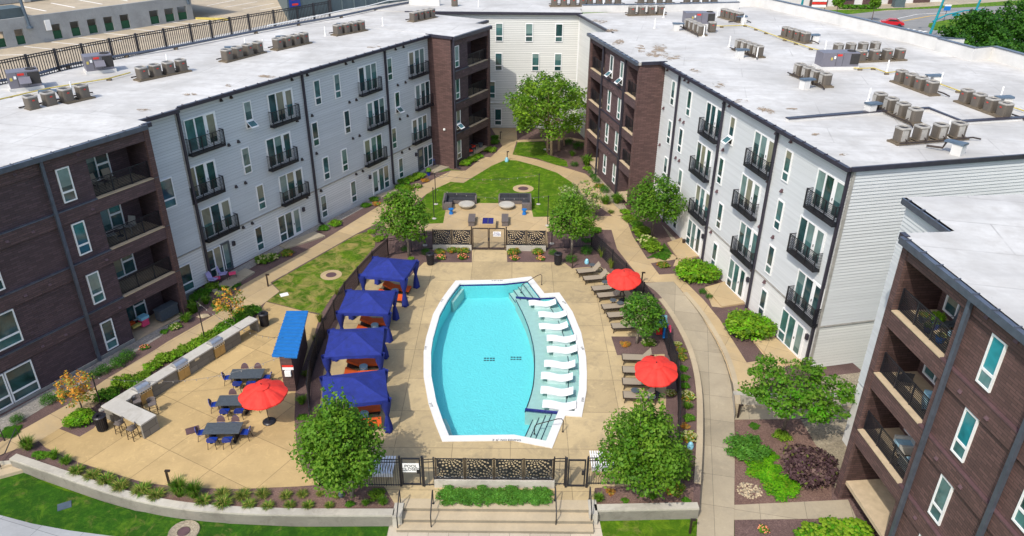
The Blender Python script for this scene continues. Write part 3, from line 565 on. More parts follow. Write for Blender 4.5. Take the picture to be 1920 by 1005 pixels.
# retaining wall curve (outer top edge), left of the steps
wl = smooth([G(u, v)[:2] for u, v in ((18, 863), (105, 893), (196, 925), (254, 941), (330, 956), (430, 965), (560, 969), (738, 969))], 2)
wr = [G(1116, 960)[:2], G(1311, 956)[:2]]
pathL = [(1208, 531), (1232, 547), (1262, 587), (1290, 640), (1307, 690), (1316, 750), (1316, 830), (1313, 900), (1308, 965), (1306, 1010)]
pathR = [(1262, 527), (1283, 552), (1313, 590), (1342, 640), (1360, 680), (1371, 720), (1376, 760), (1378, 830), (1377, 920), (1376, 1010)]
PL = smooth([GP(u, v) for u, v in pathL], 2); PR = smooth([GP(u, v) for u, v in pathR], 2)
# upper terrace of mulch (level 0): everything between the buildings, cut along the ramped path
terr = [tuple(p) for p in wl] + [G(744, 949)[:2], G(1112, 945)[:2]] + [tuple(p) for p in wr] + [(p[0], p[1]) for p in PL[::-1] if p[1] > 27.6] 
terr += [(p[0], p[1]) for p in PR if p[1] > 33.6] + [G(1376, 742)[:2], G(1640, 744)[:2], (22, 36), (18, 50), (13.5, 66), (8, 86.3), (-6, 86.3), (-8, 72), (-23, 48), (-21.5, 44), (-31, 28.5)]
mb = MB(); mb.prism(terr, LOW-.1, 0.0); o_ = struct(mb, 'terrace_ground', M['mulch'])
mb = MB()
for i in range(len(PL)-1): mb.poly([(*PL[i][:2], zpath(PL[i][1])+.006), (*PL[i+1][:2], zpath(PL[i+1][1])+.006), (*PR[i+1][:2], zpath(PR[i+1][1])+.006), (*PR[i][:2], zpath(PR[i][1])+.006)][::-1])
struct(mb, 'ramped_path', M['greywalk'])
def ribbon(name, pts, w0, w1, z0, z1, mat, cap=None, lab=None, cat='wall', thing_=True):
    """a wall along a polyline: w0..w1 are offsets to the left of the line; z0 may be a function of y"""
    p = [Vector((a[0], a[1])) for a in pts]; A = []; B = []
    for i in range(len(p)):
        d = (p[min(i+1, len(p)-1)]-p[max(i-1, 0)]).normalized(); nn = Vector((-d.y, d.x)); A.append(p[i]+nn*w0); B.append(p[i]+nn*w1)
    mb = MB(); R_ = []
    for a, b_ in zip(A, B):
        q0 = z0(a.y) if callable(z0) else z0; q1 = z1(a.y) if callable(z1) else z1
        R_.append([(a.x, a.y, q0), (b_.x, b_.y, q0), (b_.x, b_.y, q1), (a.x, a.y, q1)])
    mb.rings(R_, 0)
    o = mb.done(name, M[mat])
    if lab: tag(o, lab, cat)
    else: o['kind'] = 'structure'
    return o
ribbon('retaining_wall', wl, 0, .42, LOW-.3, .10, 'conc', lab='long curved concrete retaining wall between patio planting and front lawn', cat='wall')
ribbon('retaining_wall', [wr[0]+(wr[1]-wr[0])*k for k in (0, .5, 1)], 0, .40, LOW-.3, .10, 'conc', lab='short straight concrete retaining wall right of the front steps', cat='wall')
mb = MB(); c0 = G(738, 969); mb.box(c0[0]-.05, c0[0]+.38, c0[1]-.1, c0[1]+.8, LOW-.2, .1); c1 = G(1116, 960); mb.box(c1[0]-.3, c1[0]+.1, c1[1]-.25, c1[1]+.7, LOW-.2, .1); 
o = mb.done('stair_side_kerb', M['conc']); o['kind'] = 'structure'
ribbon('bed_wall', [p[:2] for p in PL if p[1] < 46][::1], 0, -.02, lambda y: zpath(y)-.3, .06, 'conc', lab='curved low concrete wall holding the planting bed beside the ramped path', cat='wall') if False else None
pw = [p[:2] for p in PL if 27.9 < p[1] < 46.5]
ribbon('bed_wall', pw, -.34, 0.0, lambda y: zpath(y)-.2, .07, 'capconc', lab='curved low concrete wall between pool planting bed and ramped path', cat='wall')
pk = [p[:2] for p in PR if 34.2 < p[1] < 47.3]
ribbon('path_kerb', pk, .0, .32, lambda y: zpath(y)-.2, .06, 'capconc', lab='curved concrete kerb wall on the building side of the ramped path', cat='wall')
q = [G(1376, 742)[:2], G(1460, 747)[:2], G(1640, 746)[:2]]
ribbon('terrace_wall', q, .0, .35, LOW-.3, .08, 'conc', lab='concrete retaining wall behind the lone spreading tree on the right', cat='wall')
# paving
deck = [(795, 492), (885, 492), (885, 466), (950, 466), (951, 491.5), (1057, 491.5), (1072, 503), (1125, 499), (1150, 517), (1190, 556), (1213, 597), (1222, 631), (1146, 631), (1157, 666), (1246, 664), (1250, 720), (1248, 770), (1238, 830), (1180, 912), (1115, 915), (1113, 948), (744, 951), (720, 912), (640, 912), (606, 850), (599, 770), (606, 700), (620, 640), (640, 590), (664, 545), (684, 516), (735, 520), (768, 519)]
poolpx = [(854.3, 526.9), (840, 545), (828.4, 561), (812.2, 589.6), (798.8, 634.4), (794.3, 661.2), (794.3, 706.9), (803.3, 757), (815.8, 794.7), (829.3, 828.7), (961.8, 826.9), (1035.3, 841.2), (1059.5, 780.3), (1090.8, 782.5), (1099.8, 733.7), (1100.4, 700), (1098.9, 670.2), (1089.9, 625.4), (1073.8, 586), (1048.7, 549.3), (1021, 551), (995.9, 519.2), (943, 525.1)]
pool = ccw([tuple(G(u, v)[:2]) for u, v in poolpx]); pin = inset(pool, .46)
dk = ccw([tuple(G(u, v)[:2]) for u, v in deck])
from mathutils.geometry import delaunay_2d_cdt
def holed(name, outer, hole, z, mat):            # a flat sheet with an opening
    vs = [Vector(p) for p in outer]+[Vector(p) for p in hole]; n = len(outer); m = len(hole)
    ed = [(i, (i+1) % n) for i in range(n)]+[(n+i, n+(i+1) % m) for i in range(m)]
    V, E_, F_, *_ = delaunay_2d_cdt(vs, ed, [], 1, 1e-5)
    def inside(p, poly):
        c = False; j = len(poly)-1
        for i in range(len(poly)):
            if (poly[i][1] > p[1]) != (poly[j][1] > p[1]) and p[0] < (poly[j][0]-poly[i][0])*(p[1]-poly[i][1])/(poly[j][1]-poly[i][1])+poly[i][0]: c = not c
            j = i
        return c
    mb = MB()
    for f in F_:
        c = sum((V[i] for i in f), Vector((0, 0)))/len(f)
        if inside(c, outer) and not inside(c, hole): mb.poly([(V[i].x, V[i].y, z) for i in f])
    return struct(mb, name, M[mat])
# the terrace sheet must open for the pool: rebuild it as a holed sheet plus a skirt
bpy.data.objects.remove(bpy.data.objects['terrace_ground'])
terr = ccw([(float(a), float(b)) for a, b in terr])
pmid = inset(pool, .2)
holed('terrace_ground', terr, pmid, 0.0, 'mulch')
holed('ground', [(-300, -60), (300, -60), (300, 420), (-300, 420)], pmid, LOW-.06, 'lawn')
mb = MB()
for i in range(len(terr)): a, b_ = terr[i], terr[(i+1) % len(terr)]; mb.poly([(a[0], a[1], LOW-.2), (b_[0], b_[1], LOW-.2), (b_[0], b_[1], -.002), (a[0], a[1], -.002)])
struct(mb, 'terrace_edge', M['conc'])
holed('pool_deck', dk, pmid, Z1, 'deck')
sheet('patio', [(73, 827), (111, 804), (149, 819), (176, 803), (200, 770), (330, 690), (478, 598), (499, 566), (600, 591), (586, 640), (567, 690), (554, 734), (552, 783), (556, 838), (566, 876), (600, 909), (560, 912), (450, 917), (350, 915), (270, 905), (150, 868), (86, 840)], 'patio', 1)
sheet('left_walk', [(-40, 868), (73, 827), (111, 804), (240, 720), (360, 650), (478, 585), (487, 575), (524, 546.5), (507, 530), (600, 477), (669, 438), (713, 416), (760, 395), (800, 364), (819, 353), (845, 341), (869, 343), (922, 311), (948, 300), (969, 301), (1006, 311), (1044, 324), (1072, 342), (1100, 372), (1150, 406), (1172, 402), (1140, 360), (1098, 326), (1062, 315), (1006, 299), (974, 292), (961, 290), (969.7, 261), (968, 236), (919, 236), (942, 274), (920, 295), (903, 294), (893, 305), (873, 320), (846, 320), (800, 342.5), (730, 374), (591, 460), (570, 472), (483, 518.6), (452, 536), (430, 573), (389, 598), (312, 642), (289.5, 657), (202, 709), (144, 749), (0, 829), (-40, 850)], 'walk', 2)
sheet('sofa_patio', [(838, 381), (994, 381), (1000, 407), (1166, 405), (1171, 410), (1146, 431), (1112, 431), (1027, 434), (1027, 464), (812, 464), (812, 434), (725, 428), (713, 416), (760, 402), (800, 419.5), (831, 418.5)], 'walk', 3)
sheet('side_path', [(1146, 429), (1172, 405), (1187, 444), (1212, 483), (1236, 515), (1269, 513), (1319, 562), (1350, 600), (1400, 680), (1450, 672), (1475, 700), (1395, 738), (1372, 715), (1361, 680), (1343, 640), (1314, 590), (1284, 552), (1263, 528), (1208, 530), (1178, 494), (1157, 467)], 'walk', 2)
for nm, pts in (('door_pad', [(1251, 457), (1283, 450), (1296, 465), (1298, 490), (1262, 500), (1270, 478)]), ('door_pad', [(1321, 540), (1360, 534), (1394, 570), (1352, 577), (1335, 575)]), ('door_pad', [(1412, 640), (1446, 630), (1500, 672), (1470, 690), (1440, 678)]), ('door_pad', [(470, 528), (520, 505), (540, 512), (480, 543)]),
        ('door_pad', [(1211, 487), (1262, 477), (1272, 486), (1219, 494)])):
    sheet(nm, pts, 'walk', 4)
for k, pts in enumerate(([(1251, 457), (1280, 447), (1310, 482), (1272, 488)], [(1322, 541), (1362, 529), (1412, 568), (1353, 577)], [(1412, 641), (1444, 628), (1520, 690), (1450, 682)], [(524, 462), (590, 436), (610, 444), (535, 468)], [(392, 545), (460, 505), (478, 512), (410, 556)], [(706, 368), (742, 355), (747, 358), (716, 372)], [(800, 316), (835, 306), (850, 312), (815, 326)])):
    q = ccw(flat([G(u, v) for u, v in pts])); mb = MB(); mb.prism(q, -.1, .12); struct(mb, 'door_slab', M['walk'] if k < 3 else M['greywalk'])
sheet('lawn_by_fence', [(510, 531), (669, 440), (690, 434), (703, 447), (703, 462), (660, 512), (620, 560), (602, 588), (570, 583), (500, 565), (526, 547)], 'lawndry', 3)
sheet('central_lawn', [(800, 364), (819, 353), (845, 341), (869, 343.5), (922, 311), (948, 300), (969, 301), (1006, 311), (1044, 324), (1072, 342), (1096, 375), (1110, 404), (1000, 407), (994, 381), (838, 381), (831, 418.5), (800, 420), (770, 405)], 'lawn', 4)
sheet('far_lawn', [(970.6, 266.6), (1021, 265.6), (1025, 280), (1027, 290), (1062, 301), (1065, 313), (1044, 310), (1006, 297), (961, 290)], 'lawn', 4)
sheet('walk_strip', [(968, 263), (1070, 258), (1095, 263), (1098, 268), (1070, 262), (970, 267)], 'walk', 5)
sheet('lawn_corner', [(818, 324), (832, 313), (848, 318), (870, 321), (846, 319.5)], 'lawn', 4)
sheet('lawn_patch', [(1212, 484), (1240, 470), (1245, 455), (1262, 478)], 'lawndeep', 3)
for pts in ([(0, 815), (150, 722), (205, 690), (300, 632), (312, 622), (350, 592), (300, 615), (0, 782)], [(1250, 430), (1286, 470), (1302, 492), (1284, 485), (1262, 455), (1240, 420)], [(1098, 315), (1130, 362), (1160, 392), (1182, 400), (1142, 345), (1112, 300)], [(600, 421), (744, 350), (744, 356), (612, 428)], [(430, 510), (600, 419), (606, 426), (440, 520)]):
    sheet('gravel_strip', pts, 'pebble' if pts[0][0] < 800 else 'gravel', 3)
sheet('pebble_patch', [(508, 401), (532, 398), (545, 403), (536, 411), (515, 410)], 'gravel', 5, 0); sheet('pebble_patch', [(500, 403), (530, 397), (543, 404), (525, 413), (506, 410)], 'gravel', 6)
sheet('low_mulch', [(1377, 750), (1720, 750), (1700, 1060), (1377, 1060)], 'mulch', .5, LOW); sheet('lower_walk', [(1376, 752), (1640, 754), (1640, 784), (1376, 787)], 'greywalk', 2, LOW); sheet('gravel_bed', [(1500, 784), (1640, 784), (1600, 900), (1568, 925), (1556, 880)], 'gravel', 2, LOW)
sheet('mulch_bed', [(1377, 785), (1505, 783), (1556, 850), (1560, 940), (1377, 947)], 'mulchr', 1, LOW); sheet('lower_path', [(1376, 947), (1590, 937), (1606, 972), (1376, 975)], 'greywalk', 3, LOW)
sheet('gravel_bank', [(1545, 706), (1625, 697), (1625, 745), (1500, 745)], 'gravel', 2, .0)
sheet('front_plaza', [(730, 984), (1124, 976), (1135, 1030), (720, 1030)], 'pave', 4, LOW)
sheet('front_lawn', [(-60, 850), (20, 872), (105, 915), (254, 958), (430, 982), (560, 988), (738, 987), (735, 1030), (-60, 1030)], 'lawndeep', 2, LOW); sheet('front_lawn', [(1122, 975), (1312, 972), (1308, 1030), (1128, 1030)], 'lawn', 2, LOW)
sheet('front_sidewalk', [(-60, 955), (0, 966), (60, 982), (130, 995), (260, 1012), (-60, 1060)], 'sidewalk', 4, LOW)
mb = MB(); ys = [G(900, 953.5)[1], G(900, 968)[1]-.03, G(900, 981)[1]-.05]; x0, x1 = G(746, 960)[0], G(1111, 960)[0]; zs = [0, -.2, -.4, -.6]
for k, y in enumerate(ys):
    yb = (ys[k-1] if k else y+1.3); ye = yb if k else y+.6; zt_ = zs[k]+(.006 if k == 0 else 0); mb.box(x0, x1, y-.01, ye, zt_-.025, zt_, 0); mb.box(x0, x1, y, ye, -.85, zt_-.025, 1)
struct(mb, 'front_steps', [M['capconc'], M['riser']]) if False else None; o = mb.done('front_steps', [M['capconc'], M['riser']]); o['kind'] = 'structure'
sheet('front_mulch_bed', [(556, 913), (720, 913), (744, 951), (560, 955), (430, 952), (300, 937), (270, 906), (350, 916), (450, 918)], 'mulchr', 2); sheet('front_mulch_bed', [(1130, 912), (1300, 912), (1300, 941), (1113, 947)], 'mulchr', 2)
# ---- pool
b = thing('swimming_pool', 'large bright blue swimming pool with curved sides and white coping', 'pool', (*np.mean(np.array(pin), 0), 0))
WZ, FZ, SZ = -.13, -1.25, -.36
mb = MB(); n = len(pool)
for i in range(n):
    j = (i+1) % n; a, c, d, e = pool[i], pool[j], pin[j], pin[i]
    mb.poly([(*a, .05), (*c, .05), (*d, .05), (*e, .05)]); mb.poly([(*e, .05), (*d, .05), (*d, -.06), (*e, -.06)]); mb.poly([(*c, .05), (*a, .05), (*a, -.02), (*c, -.02)])
mb.done('coping', M['coping'], b)
mb = MB()
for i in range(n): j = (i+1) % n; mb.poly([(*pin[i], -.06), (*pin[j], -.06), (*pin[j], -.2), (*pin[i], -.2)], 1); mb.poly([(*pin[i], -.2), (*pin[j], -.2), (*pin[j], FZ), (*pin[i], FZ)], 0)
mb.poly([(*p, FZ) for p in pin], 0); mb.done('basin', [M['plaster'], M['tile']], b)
se = [G(u, v, SZ)[:2] for u, v in ((967, 562), (982.4, 592), (993.2, 620), (1001.2, 655), (1002.5, 682), (1000.9, 718), (994.5, 746), (984.2, 773))]
i0 = [k for k in range(n)]; 
def nearest(u, v): q = G(u, v)[:2]; return min(range(n), key=lambda k: (pin[k][0]-q[0])**2+(pin[k][1]-q[1])**2)
ka, kb = nearest(1021, 551), nearest(1059, 780); arc = []; k = kb
while True:
    arc.append(pin[k])
    if k == ka: break
    k = (k+1) % n
if len(arc) > 14: arc = [];
sp = [tuple(p) for p in smooth(se, 1)]; shelf = sp+arc
shelf_in = shelf
mb = MB(); mb.prism(shelf, FZ-.05, SZ); mb.done('sun_shelf', M['shelf'], b)
for p_, q_ in ((sp[0], arc[-1]), (sp[-1], arc[0])): mb = MB(); mb.bar((*p_, WZ-.04), (*q_, WZ-.04), .10, .15); mb.done('tile_wall', M['tile'], b)
mb = MB(); mb.tube([(*p, SZ+.01) for p in sp], .035, 4); mb.done('shelf_edge_line', M['stepline'], b)
ins = inset(pin, .62); mb = MB(); pts = [ins[k % n] for k in range(kb, kb+((ka-kb) % n)+1)][1:-1]; mb.tube([(*p, SZ+.01) for p in pts], .028, 4); mb.done('bench_edge_line', M['stepline'], b)
def steps(c0, c1, toward, nst=4, w_=.36):         # entry steps descending away from the edge c0-c1
    c0, c1, t = np.array(c0), np.array(c1), np.array(toward); t = t/np.linalg.norm(t); mb = MB(); ln = MB()
    for k in range(nst):
        z = -.26-.2*k; a, d = c0+t*w_*k*0, c1+t*0; e, f = c0+t*w_*(k+1), c1+t*w_*(k+1); mb.prism([tuple(a), tuple(d), tuple(f), tuple(e)], FZ-.02*k-.02, z-.001*k) if False else mb.prism([tuple(c0+t*w_*k), tuple(c1+t*w_*k), tuple(f), tuple(e)], FZ-.02, z)
        ln.bar((*e, z+.012), (*f, z+.012), .05, .03)
    mb.done('entry_steps', M['shelf'], b); ln.done('step_nosing', M['stepline'], b)
kc = nearest(996, 519); kd = nearest(1035, 841)
steps(pin[kc], pin[ka], (-.95, -.32)); steps(pin[kb], pin[kd], (-.95, .32))
mb = MB(); mb.prism([tuple(G(u, v, -.5)[:2]) for u, v in ((866, 538), (893, 538), (892, 542), (870, 543), (856, 562), (850, 569), (844, 566), (852, 553))], FZ-.02, -.42); mb.prism([tuple(G(u, v, -.5)[:2]) for u, v in ((828, 785), (836, 785), (843, 800), (851, 824), (840, 824), (830, 795))], FZ-.02, -.5); mb.done('bench', M['shelf'], b)
mb = MB()
for u, v in ((912, 674), (923, 674), (962, 672), (973, 672)):
    c = G(u, v, FZ)
    for dx in (-.09, .09): 
        for dy in (-.12, .12): mb.box(c[0]+dx-.07, c[0]+dx+.07, c[1]+dy-.05, c[1]+dy+.05, FZ-.01, FZ+.02)
mb.done('main_drain', M['stepline'], b)
t = NT('pool_water'); t.t.nodes.remove(t.b); tr = t.n('BsdfTransparent'); tr.inputs[0].default_value = (.84, .97, .98, 1); gl = t.n('BsdfGlossy'); gl.inputs['Roughness'].default_value = .03; fr = t.n('Fresnel'); fr.inputs[0].default_value = 1.33
nz = t.noise(3.5, 5, rough=.65, dist=1.); bp = t.n('Bump'); bp.inputs['Strength'].default_value = .5; bp.inputs['Distance'].default_value = .05; t.l(nz, bp.inputs['Height']); t.l(bp.outputs[0], gl.inputs['Normal']); t.l(bp.outputs[0], fr.inputs['Normal'])
mx = t.n('MixShader'); t.l(fr.outputs[0], mx.inputs[0]); t.l(tr.outputs[0], mx.inputs[1]); t.l(gl.outputs[0], mx.inputs[2]); t.l(mx.outputs[0], t.t.nodes['Material Output'].inputs[0]); M['water'] = t.mt
mb = MB(); mb.poly([(*p, WZ) for p in inset(pin, .003)]); mb.done('water', M['water'], b)
# basin plaster keeps one even colour; only its bump mottles it
def text(s, size, name, mat, parent, T, ext=.004):
    cu = bpy.data.curves.new('lettering', 'FONT'); cu.body = s; cu.size = size; cu.align_x = 'CENTER'; cu.align_y = 'CENTER'; cu.extrude = ext; cu.space_line = .85; cu.offset = size*.010
    o = bpy.data.objects.new('lettering', cu); me = bpy.data.meshes.new_from_object(o); bpy.data.objects.remove(o); me.materials.clear(); me.materials.append(mat)
    o = bpy.data.objects.new(name, me); COL.objects.link(o); o.matrix_basis = T
    if parent is not None: adopt(o, parent)
    return o
for s, u, v, rz in (('3 FT 6 IN', 932, 526, .05), ('3 FT', 829, 563, 1.15), ('3 FT', 798.5, 652, 1.45), ('3 FT', 808, 759, -1.25), ('3\' 6" NO DIVING', 950, 825, 0.), ('8 IN', 1058, 567, -.95), ('8 IN', 1092, 653, -1.3), ('8 IN', 1093, 749, 1.4)):
    c = G(u, v, .06); text(s, .21, 'depth_marker', M['black'], b, Matrix.Translation((c[0], c[1], .054)) @ Matrix.Rotation(rz, 4, 'Z'), .002)
def handrail(pts, r, lab, group=None, m='black', base=True):
    b = thing('handrail', lab, 'handrail', pts[0], 0, group); mb = MB(); mb.tube(pts, r, 8); mb.done('rail', M[m], b)
    for p in (pts[0], pts[-1]):
        mb = MB(); mb.lathe(p, [(.06, 0), (.06, .03), (.0, .04)], 8, cap=False); mb.done('base_flange', M[m], b)
for u, v, lab in ((1536/5.582+780, 680+725/5.582, 'bronze grab rail over the near pool entry steps'), (780+1315/5.582, 500+190/5.582, 'bronze grab rail over the far pool entry steps')):
    P0 = G(u, v); near = v > 700
    if near: e = G(1002, 814, -.45)
    else: e = G(977, 549, -.45)
    d = np.array([e[0]-P0[0], e[1]-P0[1]]); pts = [(P0[0], P0[1], 0), (P0[0], P0[1], .75), tuple(np.r_[P0[:2]+d*.06, .88]), tuple(np.r_[P0[:2]+d*.2, .84]), tuple(np.r_[P0[:2]+d*.93, .25]), (e[0], e[1], .1), (e[0], e[1], -.45)]
    handrail(pts, .025, lab, None, 'bronze')
for (ub, vb, ut, vt), lab in zip(((1052/5.647+560, 830+935/5.647, 1080/5.647+560, 830+650/5.647), (1405/5.647+560, 830+925/5.647, 1425/5.647+560, 830+645/5.647), (915/5.647+880, 830+900/5.647, 905/5.647+880, 830+615/5.647), (1285/5.647+880, 830+888/5.647, 1268/5.647+880, 830+608/5.647)), ('outer black handrail at the left end of the front steps', 'inner black handrail on the left of the front steps', 'inner black handrail on the right of the front steps', 'outer black handrail at the right end of the front steps')):
    a = G(ub, vb, LOW); c = G(ut, vt, 0); h = .92; handrail([tuple(a), (a[0], a[1], h-.6), (a[0]*.85+c[0]*.15, a[1]*.85+c[1]*.15, h-.5), (c[0], c[1]-.1, h), (c[0], c[1], h-.06), tuple(c)], .028, lab)

for k, pts in enumerate(([(-40, 858), (20, 846), (30, 856), (-40, 872)], [(-40, 872), (30, 856), (36, 868), (-40, 888)], [(-40, 888), (36, 868), (44, 882), (-40, 905)])):
    z = -.15*(k+1); q = ccw(flat([G(u, v, z) for u, v in pts])); mb = MB(); mb.prism(q, LOW-.1, z+.05-.002*k); o = mb.done('side_steps', M['capconc']); o['kind'] = 'structure'
for a, c, L in (((4, 882), (40, 828), 'black handrail at the right of the steps on the left edge'), ((-8, 868), (9, 826), 'black handrail at the left of the steps on the left edge')):
    a, c = G(*a, LOW+.1), G(*c, 0); handrail([tuple(a), (a[0], a[1], .35), tuple(a*.7+c*.3+np.array([0, 0, .55-.7*(LOW+.1)*0])), (c[0], c[1]-.05, .92), tuple(c)], .03, L)
# ================================================================== COURTYARD OBJECTS
def yaw(p, q): return math.atan2(q[1]-p[1], q[0]-p[0])
# ---- cabanas
def cabana(px4, apex, lab, n):
    P = [G(u, v, 2.15) for u, v in px4]; c = np.mean(P, 0); rz = yaw((P[0]+P[3])/2, (P[1]+P[2])/2)
    wx = (np.linalg.norm(P[1]-P[0])+np.linalg.norm(P[2]-P[3]))/4; wy = (np.linalg.norm(P[0]-P[3])+np.linalg.norm(P[1]-P[2]))/4
    print('CABANA', wx, wy, rz); wx = min(max(wx, 1.4), 1.95); wy = min(max(wy, 1.4), 1.95)
    b = thing('cabana', lab, 'cabana', (c[0], c[1], 0), rz, 'blue cabanas along the pool'); mb = MB(); N = 8; E = []
    for i in range(4*N):                                  # canopy with sagging eaves and a short peak
        k, t = divmod(i, N); t /= N; cs = [(-wx, -wy), (wx, -wy), (wx, wy), (-wx, wy)]; a, d = cs[k], cs[(k+1) % 4]
        sg = .10*math.sin(math.pi*t); E.append((a[0]+(d[0]-a[0])*t, a[1]+(d[1]-a[1])*t, 2.15+.07*math.sin(math.pi*t)*0, sg))
    R0 = [(x*1.01, y*1.01, z-.24+s*.5+.015*math.sin(i*2.3)) for i, (x, y, z, s) in enumerate(E)]; R1 = [(x*.995, y*.995, z+.0) for x, y, z, s in E]
    R2 = [(x*.5, y*.5, z+.31-s*.25) for x, y, z, s in E]; R3 = [(x*.03, y*.03, z+.66) for x, y, z, s in E]
    mb.rings([R0, R1, R2, R3], 0, False); mb.poly(R3); local(mb, 'canopy', M['blue'], b)
    for sx in (-1, 1):
        for sy in (-1, 1):
            x, y = sx*(wx-.09), sy*(wy-.09); mb = MB(); mb.box(x-.035, x+.035, y-.035, y+.035, 0, 2.1); local(mb, 'post', M['bronze'], b)
            mb = MB(); rg = []
            for z, r in ((.03, .25), (.4, .20), (.95, .11), (1.05, .085), (1.2, .12), (1.6, .21), (2.12, .30)):
                rg.append([(x-sx*.03+r*(1+.22*math.sin(5*a+z*3))*math.cos(a), y-sy*.03+r*(1+.22*math.cos(5*a))*math.sin(a), z) for a in [2*math.pi*k/14 for k in range(14)]])
            mb.rings(rg, 0, False); local(mb, 'tied_curtain', M['blue'], b, True)
    return b, c, rz, wx, wy
CB = []
for px4, ap, lab in (([(703.8, 481.6), (783.3, 488), (757, 525), (673.3, 515.8)], 0, 'royal blue cabana farthest from the steps, at the far end of the row'), ([(653, 543.7), (742.7, 544.6), (727.4, 588.5), (631.9, 586)], 0, 'second royal blue cabana from the far end of the row'),
        ([(618.4, 618.6), (719.8, 612.7), (716.4, 666), (608.2, 668.5)], 0, 'third royal blue cabana from the far end of the row'), ([(606.5, 706.5), (716.4, 692), (733.4, 750.5), (602, 764)], 0, 'nearest royal blue cabana, partly behind the round-crowned tree')):
    CB.append(cabana(px4, ap, lab, 0))
def daybed():
    b = thing('daybed', 'x', 'daybed', (0, 0, 0), 0, 'orange cushioned daybeds under the cabanas'); mb = MB(); mb.box(-.95, 1.0, -.36, .36, .1, .2); mb.box(-.95, -.85, -.36, .36, 0, .1); mb.box(.85, .95, -.36, .36, 0, .1); local(mb, 'frame', M['bronze'], b)
    mb = MB(); mb.box(-.25, 1.0, -.34, .34, .2, .34); local(mb, 'seat_cushion', M['orange'], b)
    mb = MB(); mb.hexa([(-.95, -.34, .55), (-.25, -.34, .2), (-.25, .34, .2), (-.95, .34, .55)], [(-.90, -.34, .68), (-.22, -.34, .34), (-.22, .34, .34), (-.90, .34, .68)]); local(mb, 'back_cushion', M['orange'], b); return b
def drum():
    b = thing('side_table', 'x', 'table', (0, 0, 0), 0, 'pale blue drum side tables'); mb = MB(); mb.lathe((0, 0, 0), [(.2, 0), (.23, .1), (.24, .3), (.22, .42)], 14); local(mb, 'base', M['ltbluegrey'], b, False); mb = MB(); mb.lathe((0, 0, .42), [(.25, 0), (.26, .02), (.25, .04)], 14); local(mb, 'table_top', M['ltbluegrey'], b); return b
db = dt = None
for i, (b, c, rz, wx, wy) in enumerate(CB):
    R_ = Matrix.Rotation(rz, 2); nm = ['farthest', 'second', 'third', 'nearest'][i]
    for j, y in enumerate((.55, -.75)):
        q = R_ @ Vector((.25, y)); L = 'orange daybed on the %s side under the %s cabana' % (('pool fence', 'steps')[j] if False else ('far', 'near')[j], nm)
        if db is None: db = daybed(); db.location = (c[0]+q.x, c[1]+q.y, .01); db.rotation_euler.z = rz; db['label'] = L
        else: dup(db, (c[0]+q.x, c[1]+q.y, .01), rz, L)
    q = R_ @ Vector((.35, -.1)); L = 'pale blue drum table between the daybeds of the %s cabana' % nm
    if dt is None: dt = drum(); dt.location = (c[0]+q.x, c[1]+q.y, .01); dt['label'] = L
    else: dup(dt, (c[0]+q.x, c[1]+q.y, .01), 0, L)
# ---- sun loungers
def lounger(head=True):
    b = thing('sun_lounger', 'x', 'sun lounger', (0, 0, 0), 0, 'taupe sling sun loungers on the right of the pool'); a = .85 if head else .12
    mb = MB(); 
    for y in (-.33, .33): mb.bar((0, y, .34), (1.32, y, .36), .045, .06); mb.bar((1.32, y, .36), (1.95, y, .33), .045, .05)
    mb.bar((0, -.33, .34), (0, .33, .34), .05, .05); mb.bar((1.95, -.33, .33), (1.95, .33, .33), .05, .05); local(mb, 'frame', M['bronze'], b)
    mb = MB(); mb.box(.02, 1.30, -.31, .31, .36, .385); local(mb, 'seat_sling', M['sling'], b)
    mb = MB(); x, z = 1.30+.68*math.cos(a), .37+.68*math.sin(a); mb.hexa([(1.30, -.31, .36), (x, -.31, z), (x, .31, z), (1.30, .31, .36)], [(1.29, -.31, .39), (x-.02, -.31, z+.02), (x-.02, .31, z+.02), (1.29, .31, .39)]); local(mb, 'backrest', M['sling'], b)
    for x in (.12, 1.8):
        for y in (-.33, .33): mb = MB(); mb.bar((x, y, .34), (x-.05 if x < 1 else x+.03, y, 0), .045, .045); local(mb, 'leg', M['bronze'], b)
    return b
lp = lounger(True); lf = lounger(False)
LP = [((1086.5, 520.7), 12, 1, 'nearest the umbrella-free far corner of the pool deck'), ((1098.4, 534.3), 11, 1, 'second from the far end'), ((1115, 553.7), 11, 1, 'third from the far end, half under the far red umbrella'), ((1124.6, 566.7), 10, 1, 'fourth from the far end, beside the umbrella pole'), ((1133.6, 588.4), 9, 0, 'fifth from the far end, head behind the small tree'), ((1143.4, 604.5), 8, 0, 'sixth from the far end, head behind the small tree'), ((1150.8, 625), 4, 0, 'seventh from the far end, next to the orange shrub bed'),
      ((1169.6, 684), -3, 1, 'raised back, just before the near red umbrella'), ((1170.3, 708), -3, 0, 'flat, first under the near red umbrella'), ((1170.3, 730.4), -3, 0, 'flat, second under the near red umbrella'), ((1171.5, 756), -4, 1, 'behind the leader shoots of the near right tree')]
LP[0] = (LP[0][0], 12, 1, 'farthest in the row, beside the mulch bed')
u1 = u2 = False
for (u, v), a, hd, L in LP:
    p = G(u, v); a = math.radians(a); src = lp if hd else lf; nx, ny = -math.sin(a), math.cos(a); loc = (p[0]+nx*.33-.1*math.cos(a), p[1]+ny*.33, .008); L = 'taupe sling lounger '+L
    if (hd and not u1) or (not hd and not u2):
        src.location = loc; src.rotation_euler.z = a; src['label'] = L
        if hd: u1 = True
        else: u2 = True
    else: dup(src, loc, a, L)
